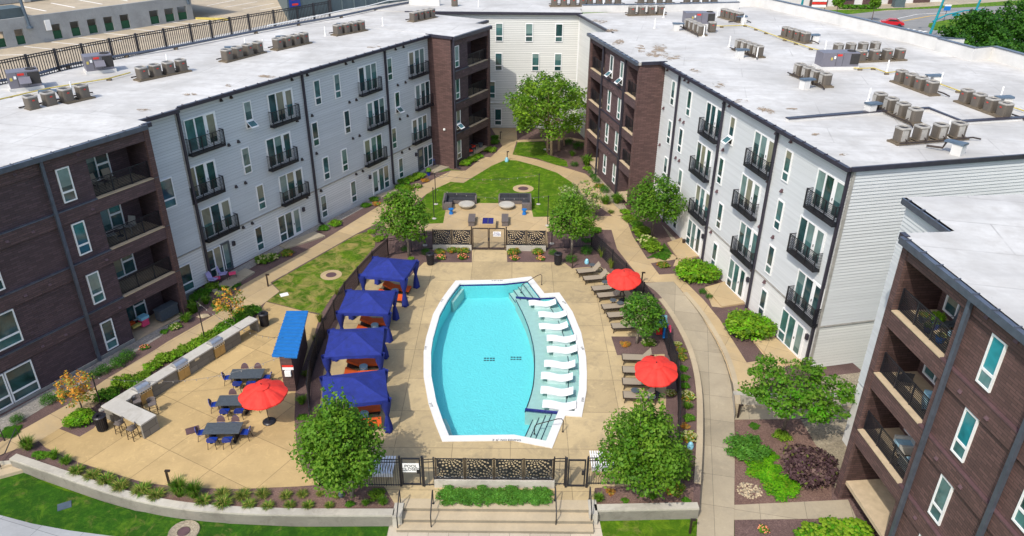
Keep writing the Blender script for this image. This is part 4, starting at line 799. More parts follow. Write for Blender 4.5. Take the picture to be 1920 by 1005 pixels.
def bistro(lab):
    b = thing('side_table', lab, 'table', (0, 0, 0), 0, 'slate round side tables between loungers'); mb = MB(); mb.lathe((0, 0, .5), [(.24, 0), (.25, .015), (.24, .03)], 14); local(mb, 'table_top', M['slate'], b)
    for k in range(3): a = k*2.1; mb = MB(); mb.bar((.05*math.cos(a), .05*math.sin(a), .5), (.2*math.cos(a), .2*math.sin(a), 0), .03, .03); local(mb, 'leg', M['bronze'], b)
    return b
bt = None
for u, v, L in ((1110.5, 496.5, 'farthest slate round side table behind the first lounger'), (1134.8, 529, 'slate round side table under the far red umbrella edge'), (1149.8, 563, 'slate round side table between fourth and fifth lounger'), (1163, 568, 'slate side table half hidden by the small tree'), (1191, 732, 'slate round side table under the near red umbrella'), (1222, 744, 'slate round side table behind the near right tree')):
    p = G(u, v, .5); 
    if bt is None: bt = bistro(L); bt.location = (p[0], p[1], .008)
    else: dup(bt, (p[0], p[1], .008), 0, L)
# ---- in-pool loungers
def wave():
    b = thing('pool_lounger', 'x', 'pool lounger', (0, 0, 0), 0, 'white wavy loungers standing on the sun shelf'); mb = MB(); rg = []
    for k in range(15):
        t = k/14; x = -.95+1.9*t; z = .32 + .075*math.sin(t*2*math.pi*.9+.7) + (.26*max(0, t-.6)**1.3*2.1); rg.append([(x, -.33, z-.03), (x, .33, z-.03), (x, .33, z+.03), (x, -.33, z+.03)])
    mb.rings(rg, 0, True); local(mb, 'shell', M['white'], b, False)
    mb = MB(); mb.box(-.55, .55, -.26, .26, 0, .30); local(mb, 'base', M['white'], b); return b
wv = None
for i, (a, c) in enumerate((((990.5, 568), (1043, 562.7)), ((1008.4, 589.6), (1063, 584)), ((1009.3, 612), (1065.7, 605.7)), ((1024.5, 633.5), (1081, 630)), ((1024.5, 655), (1082.8, 649.6)), ((1020, 681), (1079, 679)), ((1012.9, 703.3), (1075.6, 703.3)), ((1012, 730.2), (1076.5, 730.2)), ((1014.7, 756.1), (1082.8, 757)))):
    P, Q = G(*a, .02), G(*c, .2); c_ = (P+Q)/2; r = yaw(P, Q)*.8; L = 'white wavy in-pool lounger, %s from the far end of the sun shelf' % ORD[i]
    if wv is None: wv = wave(); wv.location = (c_[0], c_[1], SZ); wv.rotation_euler.z = r; wv['label'] = L
    else: dup(wv, (c_[0], c_[1], SZ), r, L)
# ---- umbrellas
def umbrella(base, top, R, lab, pole_from=0.0, rot=0.2, basem=True, zt=2.55):
    T = G(*top, zt); B = G(*base) if base else np.array([T[0], T[1], 0]); d = T-B; dl = np.linalg.norm(d[:2])
    if dl > .55: B = np.array([T[0]-d[0]/dl*.55, T[1]-d[1]/dl*.55, 0])
    b = thing('patio_umbrella', lab, 'umbrella', (B[0], B[1], .006), 0, 'red patio umbrellas'); ax = Vector((T[0]-B[0], T[1]-B[1], zt)).normalized(); A = Vector((T[0]-B[0], T[1]-B[1], zt)); q = Vector((0, 0, 1)).rotation_difference(ax).to_matrix()
    mb = MB(); rg = []
    for r, z in ((R, -.62), (R*.99, -.55), (R*.66, -.30), (R*.33, -.12), (.16, -.015)):
        ring = []
        for k in range(32):
            a = 2*math.pi*k/32+rot; f = abs(math.cos(a*4-rot*4)); cr = R and (1-.075*(1-f)); sg = (1-f)*.05*(r/R)
            ring.append(A+q @ Vector((r*cr*math.cos(a), r*cr*math.sin(a), z-sg)))
        rg.append(ring)
    mb.rings(rg, 0, False); local(mb, 'canopy', M['red'], b)
    mb = MB(); mb.rings([[A+q @ Vector((r*math.cos(a), r*math.sin(a), z)) for a in [2*math.pi*k/16 for k in range(16)]] for r, z in ((R*.30, -.06), (.1, .05), (.02, .08))], 0, False); local(mb, 'vent_cap', M['red'], b)
    mb = MB(); mb.tube([(0, 0, 0), tuple(A+q @ Vector((0, 0, -.05)))], .024, 8); local(mb, 'pole', M['bronze'], b)
    for k in range(8): a = 2*math.pi*k/8+rot; mb = MB(); mb.bar(A+q @ Vector((0, 0, -.3)), A+q @ Vector((R*.9*math.cos(a), R*.9*math.sin(a), -.60)), .02, .02); local(mb, 'rib', M['bronze'], b)
    mb = MB(); mb.tube([tuple(A+q @ Vector((0, 0, .06))), tuple(A+q @ Vector((0, 0, .16)))], [.035, .02], 8); local(mb, 'finial', M['black'], b)
    mb = MB(); mb.lathe((0, 0, 0), [(.36, 0), (.36, .05), (.30, .1), (.08, .13), (.045, .32), (0, .33)], 18, cap=False); local(mb, 'base', M['black'], b); return b
umbrella((505, 791), (490, 723), 1.30, 'red umbrella on a round black base beside the dining tables', rot=.25)
umbrella((1169, 565), (1170, 511), 1.22, 'red umbrella over the far group of taupe loungers', rot=.4); umbrella((1231, 735), (1231, 682), 1.25, 'red umbrella over the near group of taupe loungers', rot=.3)
# ---- dining sets
def table(px4, lab):
    P = [G(u, v, .75) for u, v in px4]; c = np.mean(P, 0); rz = yaw((P[0]+P[3])/2, (P[1]+P[2])/2); L, W_ = .95, .46
    b = thing('dining_table', lab, 'table', (c[0], c[1], .005), rz, 'slate slatted dining tables'); mb = MB()
    for k in range(8): y = -W_+(k+.5)*W_/4; mb.box(-L, L, y-W_/8+.008, y+W_/8-.008, .71, .75)
    mb.box(-L+.05, L-.05, -W_+.05, W_-.05, .66, .71); local(mb, 'tabletop', M['slate'], b)
    for x in (-.62, .62): mb = MB(); mb.box(x-.05, x+.05, -.3, .3, .06, .66); mb.box(x-.06, x+.06, -.38, .38, 0, .06); local(mb, 'pedestal', M['black'], b)
    return b, c, rz
def chair():
    b = thing('dining_chair', 'x', 'chair', (0, 0, 0), 0, 'blue shell chairs round the dining tables'); mb = MB(); mb.rings([[(-.22+.02*k, -.2+.05*k*(k != 1), .45-.015*(k == 1)) for k in range(3)]], 0, False) if False else None
    mb = MB(); mb.hexa([(-.21, -.22, .43), (.21, -.22, .43), (.23, .2, .44), (-.23, .2, .44)], [(-.21, -.22, .46), (.21, -.22, .46), (.23, .2, .47), (-.23, .2, .47)]); local(mb, 'seat', M['chairblue'], b)
    mb = MB(); n = 9; F_, Bk = [], []
    for k in range(n): a = math.pi*k/(n-1); F_.append((.23*math.cos(a), -.21-.09*math.sin(a), .50+.34*math.sin(a)))
    for x, y, z in F_: Bk.append((x, y-.025, z))
    mb.f = []; mb.poly(F_, 0); mb.poly(Bk[::-1], 1)
    for k in range(n): j = (k+1) % n; mb.poly([F_[k], Bk[k], Bk[j], F_[j]], 1)
    local(mb, 'backrest', [M['chairbrown'], M['chairblue']], b)
    for x in (-.2, .2):
        for y in (-.2, .2): mb = MB(); mb.bar((x*.9, y*.9, .44), (x*1.1, y*1.25, 0), .025, .025); local(mb, 'leg', M['bronze'], b)
    return b
ch = None
for ti, (px4, nm) in enumerate((([(433.6, 689.6), (500.5, 688.8), (493.5, 710.5), (423, 712)], 'far'), ([(410.8, 739.2), (478, 738), (470, 761), (400.7, 762.6)], 'middle'), ([(386, 790.8), (459.5, 789.4), (450.3, 814), (374.5, 815.9)], 'near'))):
    b, c, rz = table(px4, 'slate slatted dining table, the %s one on the tan patio' % {'far': 'far', 'middle': 'middle', 'near': 'nearest'}[nm]); R_ = Matrix.Rotation(rz, 2)
    for x, y, a, L in ((-.42, -.58, 0, 'front left'), (.36, -.58, .05, 'front right'), (-.38, .62, math.pi, 'back left'), (.38, .62, math.pi-.05, 'back right'), (-1.13, .05, -math.pi/2+.15, 'left end'), (1.12, .0, math.pi/2-.1, 'right end')):
        q = R_ @ Vector((x, y)); lc = (c[0]+q.x, c[1]+q.y, .005); lb = 'blue shell chair at the %s of the %s dining table' % (L, nm)
        if ch is None: ch = chair(); ch.location = lc; ch.rotation_euler.z = rz+a; ch['label'] = lb
        else: dup(ch, lc, rz+a, lb)
# ---- outdoor kitchen: stone counter with grills and a bar end
CZ = .95
back0, back1, fr1, bar1, bar2, inn = [G(u, v, CZ)[:2] for u, v in ((188.7, 761.4), (466.8, 592.4), (488.3, 599), (272.2, 791.8), (300.9, 772.7), (253, 746.4))]
dC = back1-back0; LC = np.linalg.norm(dC); dC = dC/LC; nC = np.array([dC[1], -dC[0]]); rzC = math.atan2(dC[1], dC[0])
b = thing('kitchen_counter', 'long outdoor kitchen counter of grey stone blocks with pale concrete top and bar end', 'counter', (*back0, 0), rzC)
DW = .78; BL = float((bar1-back0) @ -nC) if False else float(abs((bar1-back0) @ nC)); BW = .95
gx = [float((G(u, v, CZ)[:2]-back0) @ dC) for u, v in ((266, 727), (337, 683), (405, 642))]
mb = MB(); cuts = [0]+[z for g in gx for z in (g-.42, g+.42)]+[LC]; 
for k in range(0, len(cuts), 2): mb.box(cuts[k], cuts[k+1], -DW, 0, CZ-.09, CZ)
for g in gx: mb.box(g-.42, g+.42, -.16, 0, CZ-.09, CZ)
mb.box(0, BW, -BL, -DW, CZ-.09, CZ); local(mb, 'countertop', M['counter'], b)
kn = gx[2]+1.75
mb = MB(); cuts2 = [BW*.0+.1]+[z for g in gx for z in (g-.42, g+.42)]+[kn]
for k in range(0, len(cuts2), 2):
    if cuts2[k+1] > cuts2[k]: mb.box(max(cuts2[k], .1), cuts2[k+1], -DW+.06, -.04, 0, CZ-.09)
for g in gx: mb.box(g-.42, g+.42, -.14, -.04, 0, CZ-.09)
local(mb, 'stone_base', M['stone'], b)
mb = MB(); mb.box(LC-.12, LC, -DW, 0, 0, CZ-.09); local(mb, 'end_panel', M['stone'], b); mb = MB(); mb.box(0, BW, -BL, -BL+.12, 0, CZ-.09); local(mb, 'bar_end_panel', M['stone'], b)
for x in (gx[0]+1.05, gx[1]+1.05, gx[0]-.75): mb = MB(); mb.box(x-.16, x+.16, -DW+.045, -DW+.07, .68, .80); local(mb, 'vent_panel', M['steel'], b)
def grill(lab):
    b = thing('gas_grill', lab, 'grill', (0, 0, 0), 0, 'stainless grills set into the counter'); mb = MB(); mb.box(-.4, .4, -.76, -.16, .70, .92); local(mb, 'firebox', M['steel'], b)
    mb = MB(); rg = []
    for x in (-.38, .38): rg.append([(x, -.70+.52*(1-math.cos(a))/2, .92+.27*math.sin(a)) for a in [math.pi*k/10 for k in range(11)]])
    mb.rings(rg, 0, True); local(mb, 'hood', M['steel'], b)
    mb = MB(); mb.bar((-.3, -.76, .99), (.3, -.76, .99), .03, .03); local(mb, 'handle', M['steel'], b)
    mb = MB(); mb.box(-.4, .4, -.84, -.76, .74, .92); local(mb, 'control_panel', M['steel'], b)
    for k in range(5): mb = MB(); x = -.28+.14*k; mb.box(x-.03, x+.03, -.875, -.84, .80, .86); local(mb, 'knob', M['black'], b)
    for k in (0, 1): mb = MB(); mb.box(-.38+.385*k, -.005+.385*k, -.80, -.2, .06, .70); local(mb, 'door', M['tanpanel'], b)
    return b
gr = None
for i, g in enumerate(gx):
    p = back0+dC*g; L = 'stainless grill %s' % ('nearest the bar end of the counter', 'in the middle of the counter', 'farthest along the counter')[i]
    if gr is None: gr = grill(L); gr.location = (*p, .006); gr.rotation_euler.z = rzC
    else: dup(gr, (*p, .006), rzC, L)
def stool():
    b = thing('bar_stool', 'x', 'stool', (0, 0, 0), 0, 'grey stools round the bar end'); mb = MB(); mb.box(-.2, .2, -.2, .2, .66, .70); local(mb, 'seat', M['wicker'], b)
    mb = MB(); F_ = [[(.24*math.cos(a), .24*math.sin(a), z) for a in [math.pi+.1+(math.pi-.2)*k/8 for k in range(9)]] for z in (.72, .98)]; F2 = [[(x*.88, y*.88, z) for x, y, z in r] for r in F_]
    mb.rings([F_[0], F_[1], F2[1], F2[0]], 0, False, False); local(mb, 'backrest', M['wicker'], b)
    for x in (-.18, .18):
        for y in (-.18, .18): mb = MB(); mb.bar((x, y, .66), (x*1.15, y*1.15, 0), .03, .03); local(mb, 'leg', M['bronze'], b)
    mb = MB(); 
    for p, q in (((-.2, -.2), (.2, -.2)), ((.2, -.2), (.2, .2)), ((.2, .2), (-.2, .2)), ((-.2, .2), (-.2, -.2))): mb.bar((*p, .25), (*q, .25), .02, .02)
    local(mb, 'footrest', M['bronze'], b); return b
st = None
for u, v, a, L in ((229, 812, 0.1, 'on the near side of the bar, next to the trash can'), (252, 822, .1, 'on the near side of the bar, next to its end panel'), (262, 770, 2.6, 'behind the bar, next to the first grill'), (290, 775, 2.5, 'behind the bar, close to its end panel')):
    p = G(u, v); L = 'grey woven bar stool '+L
    if st is None: st = stool(); st.location = (p[0], p[1], .006); st.rotation_euler.z = rzC-1.57+a+1.57; st['label'] = L
    else: dup(st, (p[0], p[1], .006), rzC+a, L)
# ---- litter bins
def bin_():
    b = thing('trash_can', 'x', 'trash can', (0, 0, 0), 0, 'black slatted trash cans'); mb = MB(); mb.lathe((0, 0, 0), [(.24, .03), (.27, .85)], 20)
    for k in range(20): a = 2*math.pi*k/20; mb.bar((.255*math.cos(a), .255*math.sin(a), .05), (.30*math.cos(a), .30*math.sin(a), .9), .035, .02)
    local(mb, 'body', M['black'], b); mb = MB(); mb.lathe((0, 0, .88), [(.33, 0), (.34, .05), (.28, .1), (.14, .09), (.13, 0)], 20, cap=False); local(mb, 'lid', M['black'], b); return b
tb = None
for u, v, L in ((192, 808, 'black slatted trash can beside the bar end of the counter'), (496, 612, 'black trash can at the far end of the kitchen counter'), (807, 497, 'black slatted trash can left of the pool gate'), (1046, 497, 'black slatted trash can right of the pool gate')):
    p = G(u, v); p = (p[0], p[1]+.1, .006)
    if tb is None: tb = bin_(); tb.location = p; tb['label'] = L
    else: dup(tb, p, 0, L)
# ---- blue-roofed kiosk
P = [G(u, v, 2.45) for u, v in ((536.7, 579), (578.5, 587), (557.6, 674.3), (508.9, 663))]; f0 = G(534, 734); f1 = G(555.5, 734)
P[0][2] = P[3][2] = 2.30; P[1][2] = P[2][2] = 2.62
b = thing('storage_kiosk', 'narrow dark timber kiosk with a bright blue standing-seam lean-to roof', 'kiosk', (f0[0], f0[1], 0)); mb = MB(); mb.hexa([p-np.array([0, 0, .1]) for p in (P[3], P[2], P[1], P[0])], [P[3], P[2], P[1], P[0]])
dL = P[0]-P[3]; dR = P[1]-P[2]
for k in range(14):
    t = (k+.3)/13.6; 
    if t < 1: mb.bar(P[3]+dL*t+np.array([0, 0, .02]), P[2]+dR*t+np.array([0, 0, .02]), .05, .07)
mb.done('roof', M['bluemetal'], b)
dd = (dL/np.linalg.norm(dL))[:2]; e = f1[:2]-f0[:2]; mb = MB(); dl = np.linalg.norm(dL[:2])*.93
mb.hexa([(*f0[:2], 0), (*f1[:2], 0), (*(f1[:2]+dd*dl), 0), (*(f0[:2]+dd*dl), 0)], [(*f0[:2], 2.36), (*f1[:2], 2.48), (*(f1[:2]+dd*dl), 2.48), (*(f0[:2]+dd*dl), 2.36)]); mb.done('timber_wall', M['bricklit'], b)
FK = Fac(f0[:2], math.degrees(math.atan2(e[0], e[1]))); 
for nm, a, c_, z0, z1, m in (('sign', .08, .72, 1.55, 1.72, 'white'), ('sign_header', .08, .72, 1.73, 1.86, 'redlogo'), ('dispenser', .2, .55, 1.15, 1.5, 'white')): mb = MB(); FK.box(mb, a, c_, z0, z1, .004, .03 if nm != 'dispenser' else .14); mb.done(nm, M[m], b)
# ---- sofa terrace
def sofa(px, flip, lab):
    c = G(*px); b = thing('corner_sofa', lab, 'sofa', (c[0], c[1], .016), 0, 'wicker corner sofas by the lawn'); s = -1 if flip else 1
    def bx(x0, x1, y0, y1, z0, z1, nm, m):
        mb = MB(); xs = sorted((s*x0, s*x1)); mb.box(xs[0], xs[1], y0, y1, z0, z1); local(mb, nm, M[m], b)
    bx(-1.45, 1.35, .0, .75, .04, .36, 'base', 'wicker'); bx(-1.45, -.7, -1.35, -.001, .04, .36, 'chaise_base', 'wicker'); bx(-1.45, 1.35, .68, .82, .04, .78, 'back', 'wicker'); bx(-1.55, -1.4, -1.35, .82, .04, .78, 'side_back', 'wicker'); bx(1.3, 1.44, .0, .82, .04, .66, 'arm', 'wicker')
    for k in range(3): x = -1.38+.9*k; bx(x, x+.88, .02, .5, .36, .48, 'seat_cushion', 'charcoal'); bx(x, x+.88, .5, .67, .40, .82, 'back_cushion', 'charcoal')
    bx(-1.38, -.72, -1.0, .0, .36, .48, 'seat_cushion', 'charcoal'); bx(-1.40, -1.22, -1.0, .48, .49, .82, 'back_cushion', 'charcoal'); bx(-1.42, -.7, -1.38, -1.02, .04, .62, 'end_block', 'wicker'); return b
sofa((864, 383), False, 'charcoal cushioned wicker corner sofa, the left one by the lawn'); sofa((964, 383.5), True, 'charcoal cushioned wicker corner sofa, the right one by the lawn')
for u, v, L in ((875, 389, 'round pale concrete fire bowl before the left corner sofa'), (950, 390, 'round pale concrete fire bowl before the right corner sofa')):
    c = G(u, v); b = thing('fire_bowl', L, 'fire bowl', (c[0], c[1], .016), 0, 'round concrete fire bowls'); mb = MB(); mb.lathe((0, 0, 0), [(.45, 0), (.68, .22), (.74, .34), (.70, .38)], 24); local(mb, 'bowl', M['conc'], b); mb = MB(); mb.lathe((0, 0, .382), [(.55, 0), (.5, .03)], 24); local(mb, 'lid', M['counter'], b)
for u, v, L in ((846, 401, 'small blue garden stool beside the left corner sofa'), (983, 402, 'small blue garden stool beside the right corner sofa')):
    c = G(u, v); b = thing('garden_stool', L, 'stool', (c[0], c[1], .016), 0, 'blue garden stools'); mb = MB(); mb.lathe((0, 0, 0), [(.2, 0), (.15, .2), (.13, .3), (.2, .42)], 14); local(mb, 'base', M['brightblue'], b); mb = MB(); mb.lathe((0, 0, .421), [(.23, 0), (.23, .06), (.2, .07)], 14); local(mb, 'seat', M['brightblue'], b)
c = G(915, 414, .5); b = thing('fire_table', 'square fire table with a dark blue glass top on the terrace behind the pool gate', 'fire table', (c[0], c[1], .016)); mb = MB(); mb.box(-.68, .68, -.70, .70, 0, .48); local(mb, 'base', M['walk'], b); mb = MB(); mb.box(-.46, .46, -.6, .6, .484, .50); local(mb, 'glass_bed', M['tile'], b); mb = MB(); mb.box(-.03, .03, -.5, .5, .502, .53); local(mb, 'burner', M['slate'], b)
for u, v, L in ((885, 416, 'wicker slatted bench left of the fire table'), (947, 416, 'wicker slatted bench right of the fire table')):
    c = G(u, v); b = thing('bench', L, 'bench', (c[0], c[1]-.15, .016), 0, 'benches beside the fire table'); mb = MB()
    for k in range(5): mb.box(-.30+.12*k, -.19+.12*k, -.85, .85, .42, .46)
    local(mb, 'seat', M['wicker'], b); mb = MB(); mb.box(-.28, .28, -.8, .8, .3, .41); local(mb, 'frame', M['wicker'], b)
    for y in (-.75, .75): mb = MB(); mb.box(-.26, .26, y-.05, y+.05, 0, .3); local(mb, 'leg', M['wicker'], b)
# ---- fences
def fence(lab, pts, h=1.5, bay=2.3, pk=.115, z0=.03, group=None, first=True, last=True, mesh=None, th=.018, pt_=.065):
    """iron picket fence along ground points"""
    b = thing('picket_fence', lab, 'fence', (pts[0][0], pts[0][1], 0), 0, group); P = [np.array(p[:2], float) for p in pts]
    for a, c in zip(P[:-1], P[1:]):
        L = np.linalg.norm(c-a); n = max(1, round(L/bay))
        for k in range(n):
            p, q = a+(c-a)*k/n, a+(c-a)*(k+1)/n; mb = MB(); m = max(2, int(L/n/pk)); zz = [z0+.08, h-.22, h-.05]
            for z in zz: mb.bar((*p, z), (*q, z), .03, max(.035, th*1.6))
            for j in range(1, m): r = p+(q-p)*j/m; mb.bar((*r, z0), (*r, h), th, th)
            mb.done('picket_panel', M['black'], b)
            mb = MB(); mb.bar((*p, 0), (*p, h+.06), pt_, pt_); mb.done('post', M['black'], b)
            if mesh:
                mb = MB(); mb.poly([(*p, .05), (*q, .05), (*q, h-.02), (*p, h-.02)]); mb.done('screen', M[mesh], b)
    if last: mb = MB(); mb.bar((*P[-1], 0), (*P[-1], h+.06), pt_, pt_); mb.done('post', M['black'], b)
    return b
t = NT('dark_screen_mesh'); t.out((.012, .012, .015), .8); trn = t.n('BsdfTransparent'); mx = t.n('MixShader'); mx.inputs[0].default_value = .5; t.l(t.b.outputs[0], mx.inputs[1]); t.l(trn.outputs[0], mx.inputs[2]); t.l(mx.outputs[0], t.t.nodes['Material Output'].inputs[0]); M['screen'] = t.mt
lt = [G(u, v, 1.5) for u, v in ((726, 447), (697.5, 472), (670, 501), (645, 529.6), (624.8, 563.4), (605, 598), (589.6, 634.7), (577.8, 676), (574.4, 718), (579, 765))]+[G(588, 860), G(600, 912)]
lt.pop(-2); fence('black picket fence with dark mesh curving along the cabanas on the left', lt, mesh='screen')
fence('short black picket fence behind the young tree at the far left corner of the pool', [G(726, 447, 1.5), G(813, 435, 1.5)])
rt = [G(u, v, 1.5) for u, v in ((1110, 431), (1149.5, 469), (1174.8, 494), (1208.6, 530), (1225.6, 553), (1244, 587), (1257.7, 628), (1270, 662), (1275.5, 700), (1277, 739), (1275.5, 784), (1273.6, 831))]+[G(1268, 908)]
fence('black picket fence with dark mesh curving along the loungers on the right', rt, mesh='screen')
fence('short black picket fence behind the young tree at the far right corner of the pool', [G(1026, 436, 1.5), G(1110, 431, 1.5)])
yN = lambda u: G(u, 910)
fence('front black picket fence left of the pool closed gate', [G(600, 912), G(752, 912)], 1.78, 2.6); fence('front black picket fence right of the plain gate', [G(1099.6, 909), G(1268, 908)], 1.78, 2.6)
fence('narrow picket panel beside the pool closed gate', [G(796, 912), G(815, 911)], 1.78, 2.6, .2); fence('narrow picket panel between plain gate and petal screens', [G(1037.6, 910), G(1058, 910)], 1.78, 2.6, .2)
# petal-cut metal screens: real openings cut into a plate
def petals(W_, H_, seed):
    r = random.Random(seed); fl = []
    for cx, cy in ((r.uniform(.35, .6)*W_, 1.0*H_), (-.02*W_, .2*H_), (1.02*W_, .3*H_), (r.uniform(.4, .6)*W_, .02*H_)):
        for ri, (rad, n, a, b_) in enumerate(((.085, 7, .030, .018), (.19, 10, .046, .031), (.31, 12, .054, .039), (.45, 14, .058, .043), (.6, 16, .056, .042))):
            for k in range(n):
                th = 2*math.pi*(k+.5*(ri % 2))/n+ri*.1; x, y = cx+rad*math.cos(th), cy+rad*math.sin(th)
                if all((x-p[0])**2+(y-p[1])**2 > ((a+p[2])*1.02)**2 for p in fl): fl.append((x, y, a, b_, th))
    return fl
def screen(F, s0, s1, z0, z1, lab, seed, group):
    b = thing('petal_screen', lab, 'screen', F.w((s0+s1)/2, 0), 0, group); W_, H_ = s1-s0-.1, z1-z0; n, m = int(W_/.026), int(H_/.026); fl = petals(W_, H_, seed)
    xx, yy = np.meshgrid((np.arange(n)+.5)*W_/n, (np.arange(m)+.5)*H_/m, indexing='ij'); hole = np.zeros((n, m), bool)
    for cx, cy, a, b_, th in fl:
        u = (xx-cx)*math.cos(th)+(yy-cy)*math.sin(th); v = -(xx-cx)*math.sin(th)+(yy-cy)*math.cos(th); hole |= (u/a)**2+(v/(b_*np.clip(1.1-.5*u/a, .3, 1.4)))**2 < 1
    hole[0] = hole[-1] = False; hole[:, 0] = hole[:, -1] = False; mb = MB()
    for i in range(n):
        j = 0
        while j < m:
            if hole[i, j]: j += 1; continue
            k = j
            while k < m and not hole[i, k]: k += 1
            a0, a1 = s0+.05+i*W_/n, s0+.05+(i+1)*W_/n; mb.poly([F.w(a0, z0+j*H_/m), F.w(a1, z0+j*H_/m), F.w(a1, z0+k*H_/m), F.w(a0, z0+k*H_/m)]); j = k
    o = mb.done('cut_plate', M['black'], b); mb = MB()
    F.box(mb, s0+.03, s1-.03, z1-.005, z1+.035, -.02, .02); F.box(mb, s0+.03, s1-.03, z0-.035, z0+.005, -.02, .02); mb.done('frame', M['black'], b)
    for s in (s0, s1): mb = MB(); F.box(mb, s-.03, s+.03, 0 if False else z0-.3, z1+.06, -.03, .03); mb.done('post', M['bronze'], b)
FN = Fac(G(817, 911)[:2], 90)
sx = [0]+[float((G(u, 910)-np.array([*FN.p, 0]))[0]) for u in (872.5, 926.4, 981, 1037)]
for k in range(4): screen(FN, sx[k]+.035, sx[k+1]-.035, .50, 1.74, 'black petal-cut metal screen, %s from the left on the front planter' % ORD[k], k, 'petal screens over the front planter wall')
mb = MB(); FN.box(mb, -.05, sx[-1]+.05, -.02, .46, -.18, .12); o = mb.done('planter_wall', M['conc']); tag(o, 'low concrete wall carrying the front petal screens', 'wall')
FF = Fac(G(812, 468)[:2], 90); fx = [float((G(u, 467)-np.array([*FF.p, 0]))[0]) for u in (812, 848, 884.5, 949.5, 986, 1023)]
for k, i in enumerate((0, 1, 3, 4)): screen(FF, fx[i]+.035, fx[i+1]-.035, .5, 1.72, 'black petal-cut screen, %s from the left beside the far gate' % ORD[k], k+9, 'petal screens beside the far gate')
for k, (i, L) in enumerate(((0, 'left'), (3, 'right'))): mb = MB(); FF.box(mb, fx[i], fx[i+2], -.02, .46, -.15, .12); o = mb.done('planter_wall', M['conc']); tag(o, 'low concrete wall under the petal screens %s of the far gate' % L, 'wall')
def gate(F, s0, s1, lab, leaves=1, h=1.78, sign=None, sidelights=True, group=None, m='black'):
    b = thing('pool_gate', lab, 'gate', F.w((s0+s1)/2, 0), 0); a, c = s0, s1
    for s in (s0, s1): mb = MB(); F.box(mb, s-.05, s+.05, 0, h+.1, -.05, .05); mb.done('gate_post', M[m], b)
    for k in range(leaves):
        p, q = s0+.07+(s1-s0-.14)*k/leaves, s0+.07+(s1-s0-.14)*(k+1)/leaves-.02; mb = MB(); frame(mb, F, p, q, .08, h, -.03, .03, .07); lf_ = mb.done('gate_leaf', M[m], b)
        mb = MB(); mb.poly([F.w(p+.06, .14), F.w(q-.06, .14), F.w(q-.06, h-.06), F.w(p+.06, h-.06)]); mb.done('mesh_infill', M['finemesh'], lf_)
        if k == leaves-1 or leaves == 1: mb = MB(); s = (q-.12) if leaves == 1 else p; F.box(mb, s-.07, s+.07, .85, 1.1, .0, .07); mb.done('lock_box', M['black'], lf_)
        if sign is not None and k == sign[0]:
            w_, hh, zc, tx = sign[1:]; sc_ = (p+q)/2+(sign[5] if False else 0); mb = MB(); F.box(mb, sc_-w_/2, sc_+w_/2, zc-hh/2, zc+hh/2, .035, .05); sg = mb.done('sign', M['white'], b)
            T = Matrix((( F.d[0], 0, F.n[0], 0), (F.d[1], 0, F.n[1], 0), (0, 1, 0, 0), (0, 0, 0, 1))); c_ = F.w(sc_, zc, .053); text(tx, hh*.42, 'lettering', M['tile'] if leaves > 1 else M['black'], sg, Matrix.Translation(c_) @ T, .002)
    return b
t = NT('fine_wire_mesh'); t.out((.03, .03, .03), .6); trn = t.n('BsdfTransparent'); mx = t.n('MixShader'); mx.inputs[0].default_value = .82; t.l(t.b.outputs[0], mx.inputs[1]); t.l(trn.outputs[0], mx.inputs[2]); t.l(mx.outputs[0], t.t.nodes['Material Output'].inputs[0]); M['finemesh'] = t.mt
sN = lambda u: float((G(u, 911)-np.array([*FN.p, 0]))[0])
gate(FN, sN(752.5), sN(794), 'black iron gate with a white POOL CLOSED sign at the front steps', 1, 1.78, (0, .80, .56, 1.2, 'POOL\nCLOSED')); gate(FN, sN(1060), sN(1099), 'black iron gate without a sign at the right of the front planter', 1)
gate(FF, fx[2]+.02, fx[3]-.02, 'double dark bronze gate with a white sign between the far petal screens', 2, 1.95, (1, .62, .42, 1.45, 'POOL\nCLOSED'), m='bronze')
mb = MB(); mb.box(-.0, 1, 0, .01, 0, .01)
c = G(708, 880); b = thing('pool_bench', 'white slatted lounger leaning flat behind the front fence', 'lounger', (c[0], c[1], 0)) if False else None
for u0, u1, v, L in ((688, 741, 884, 'white slatted folding platform behind the left front fence'), (1106, 1150, 874, 'white slatted folding platform behind the right front fence')):
    a, d = G(u0, v), G(u1, v-2); b = thing('deck_platform', L, 'platform', (a[0], a[1], .01), 0, 'white slatted platforms at the front fence'); mb = MB(); w_ = d[0]-a[0]; n = 10
    for k in range(n): mb.box(w_*k/n+.02, w_*(k+1)/n-.03, -.55, .75, .32, .36)
    local(mb, 'slats', M['white'], b); mb = MB(); mb.box(.05, w_-.05, -.4, -.33, .0, .31); local(mb, 'leg_frame', M['white'], b); mb = MB(); mb.box(.05, w_-.05, .5, .57, .0, .31); local(mb, 'leg_frame', M['white'], b)
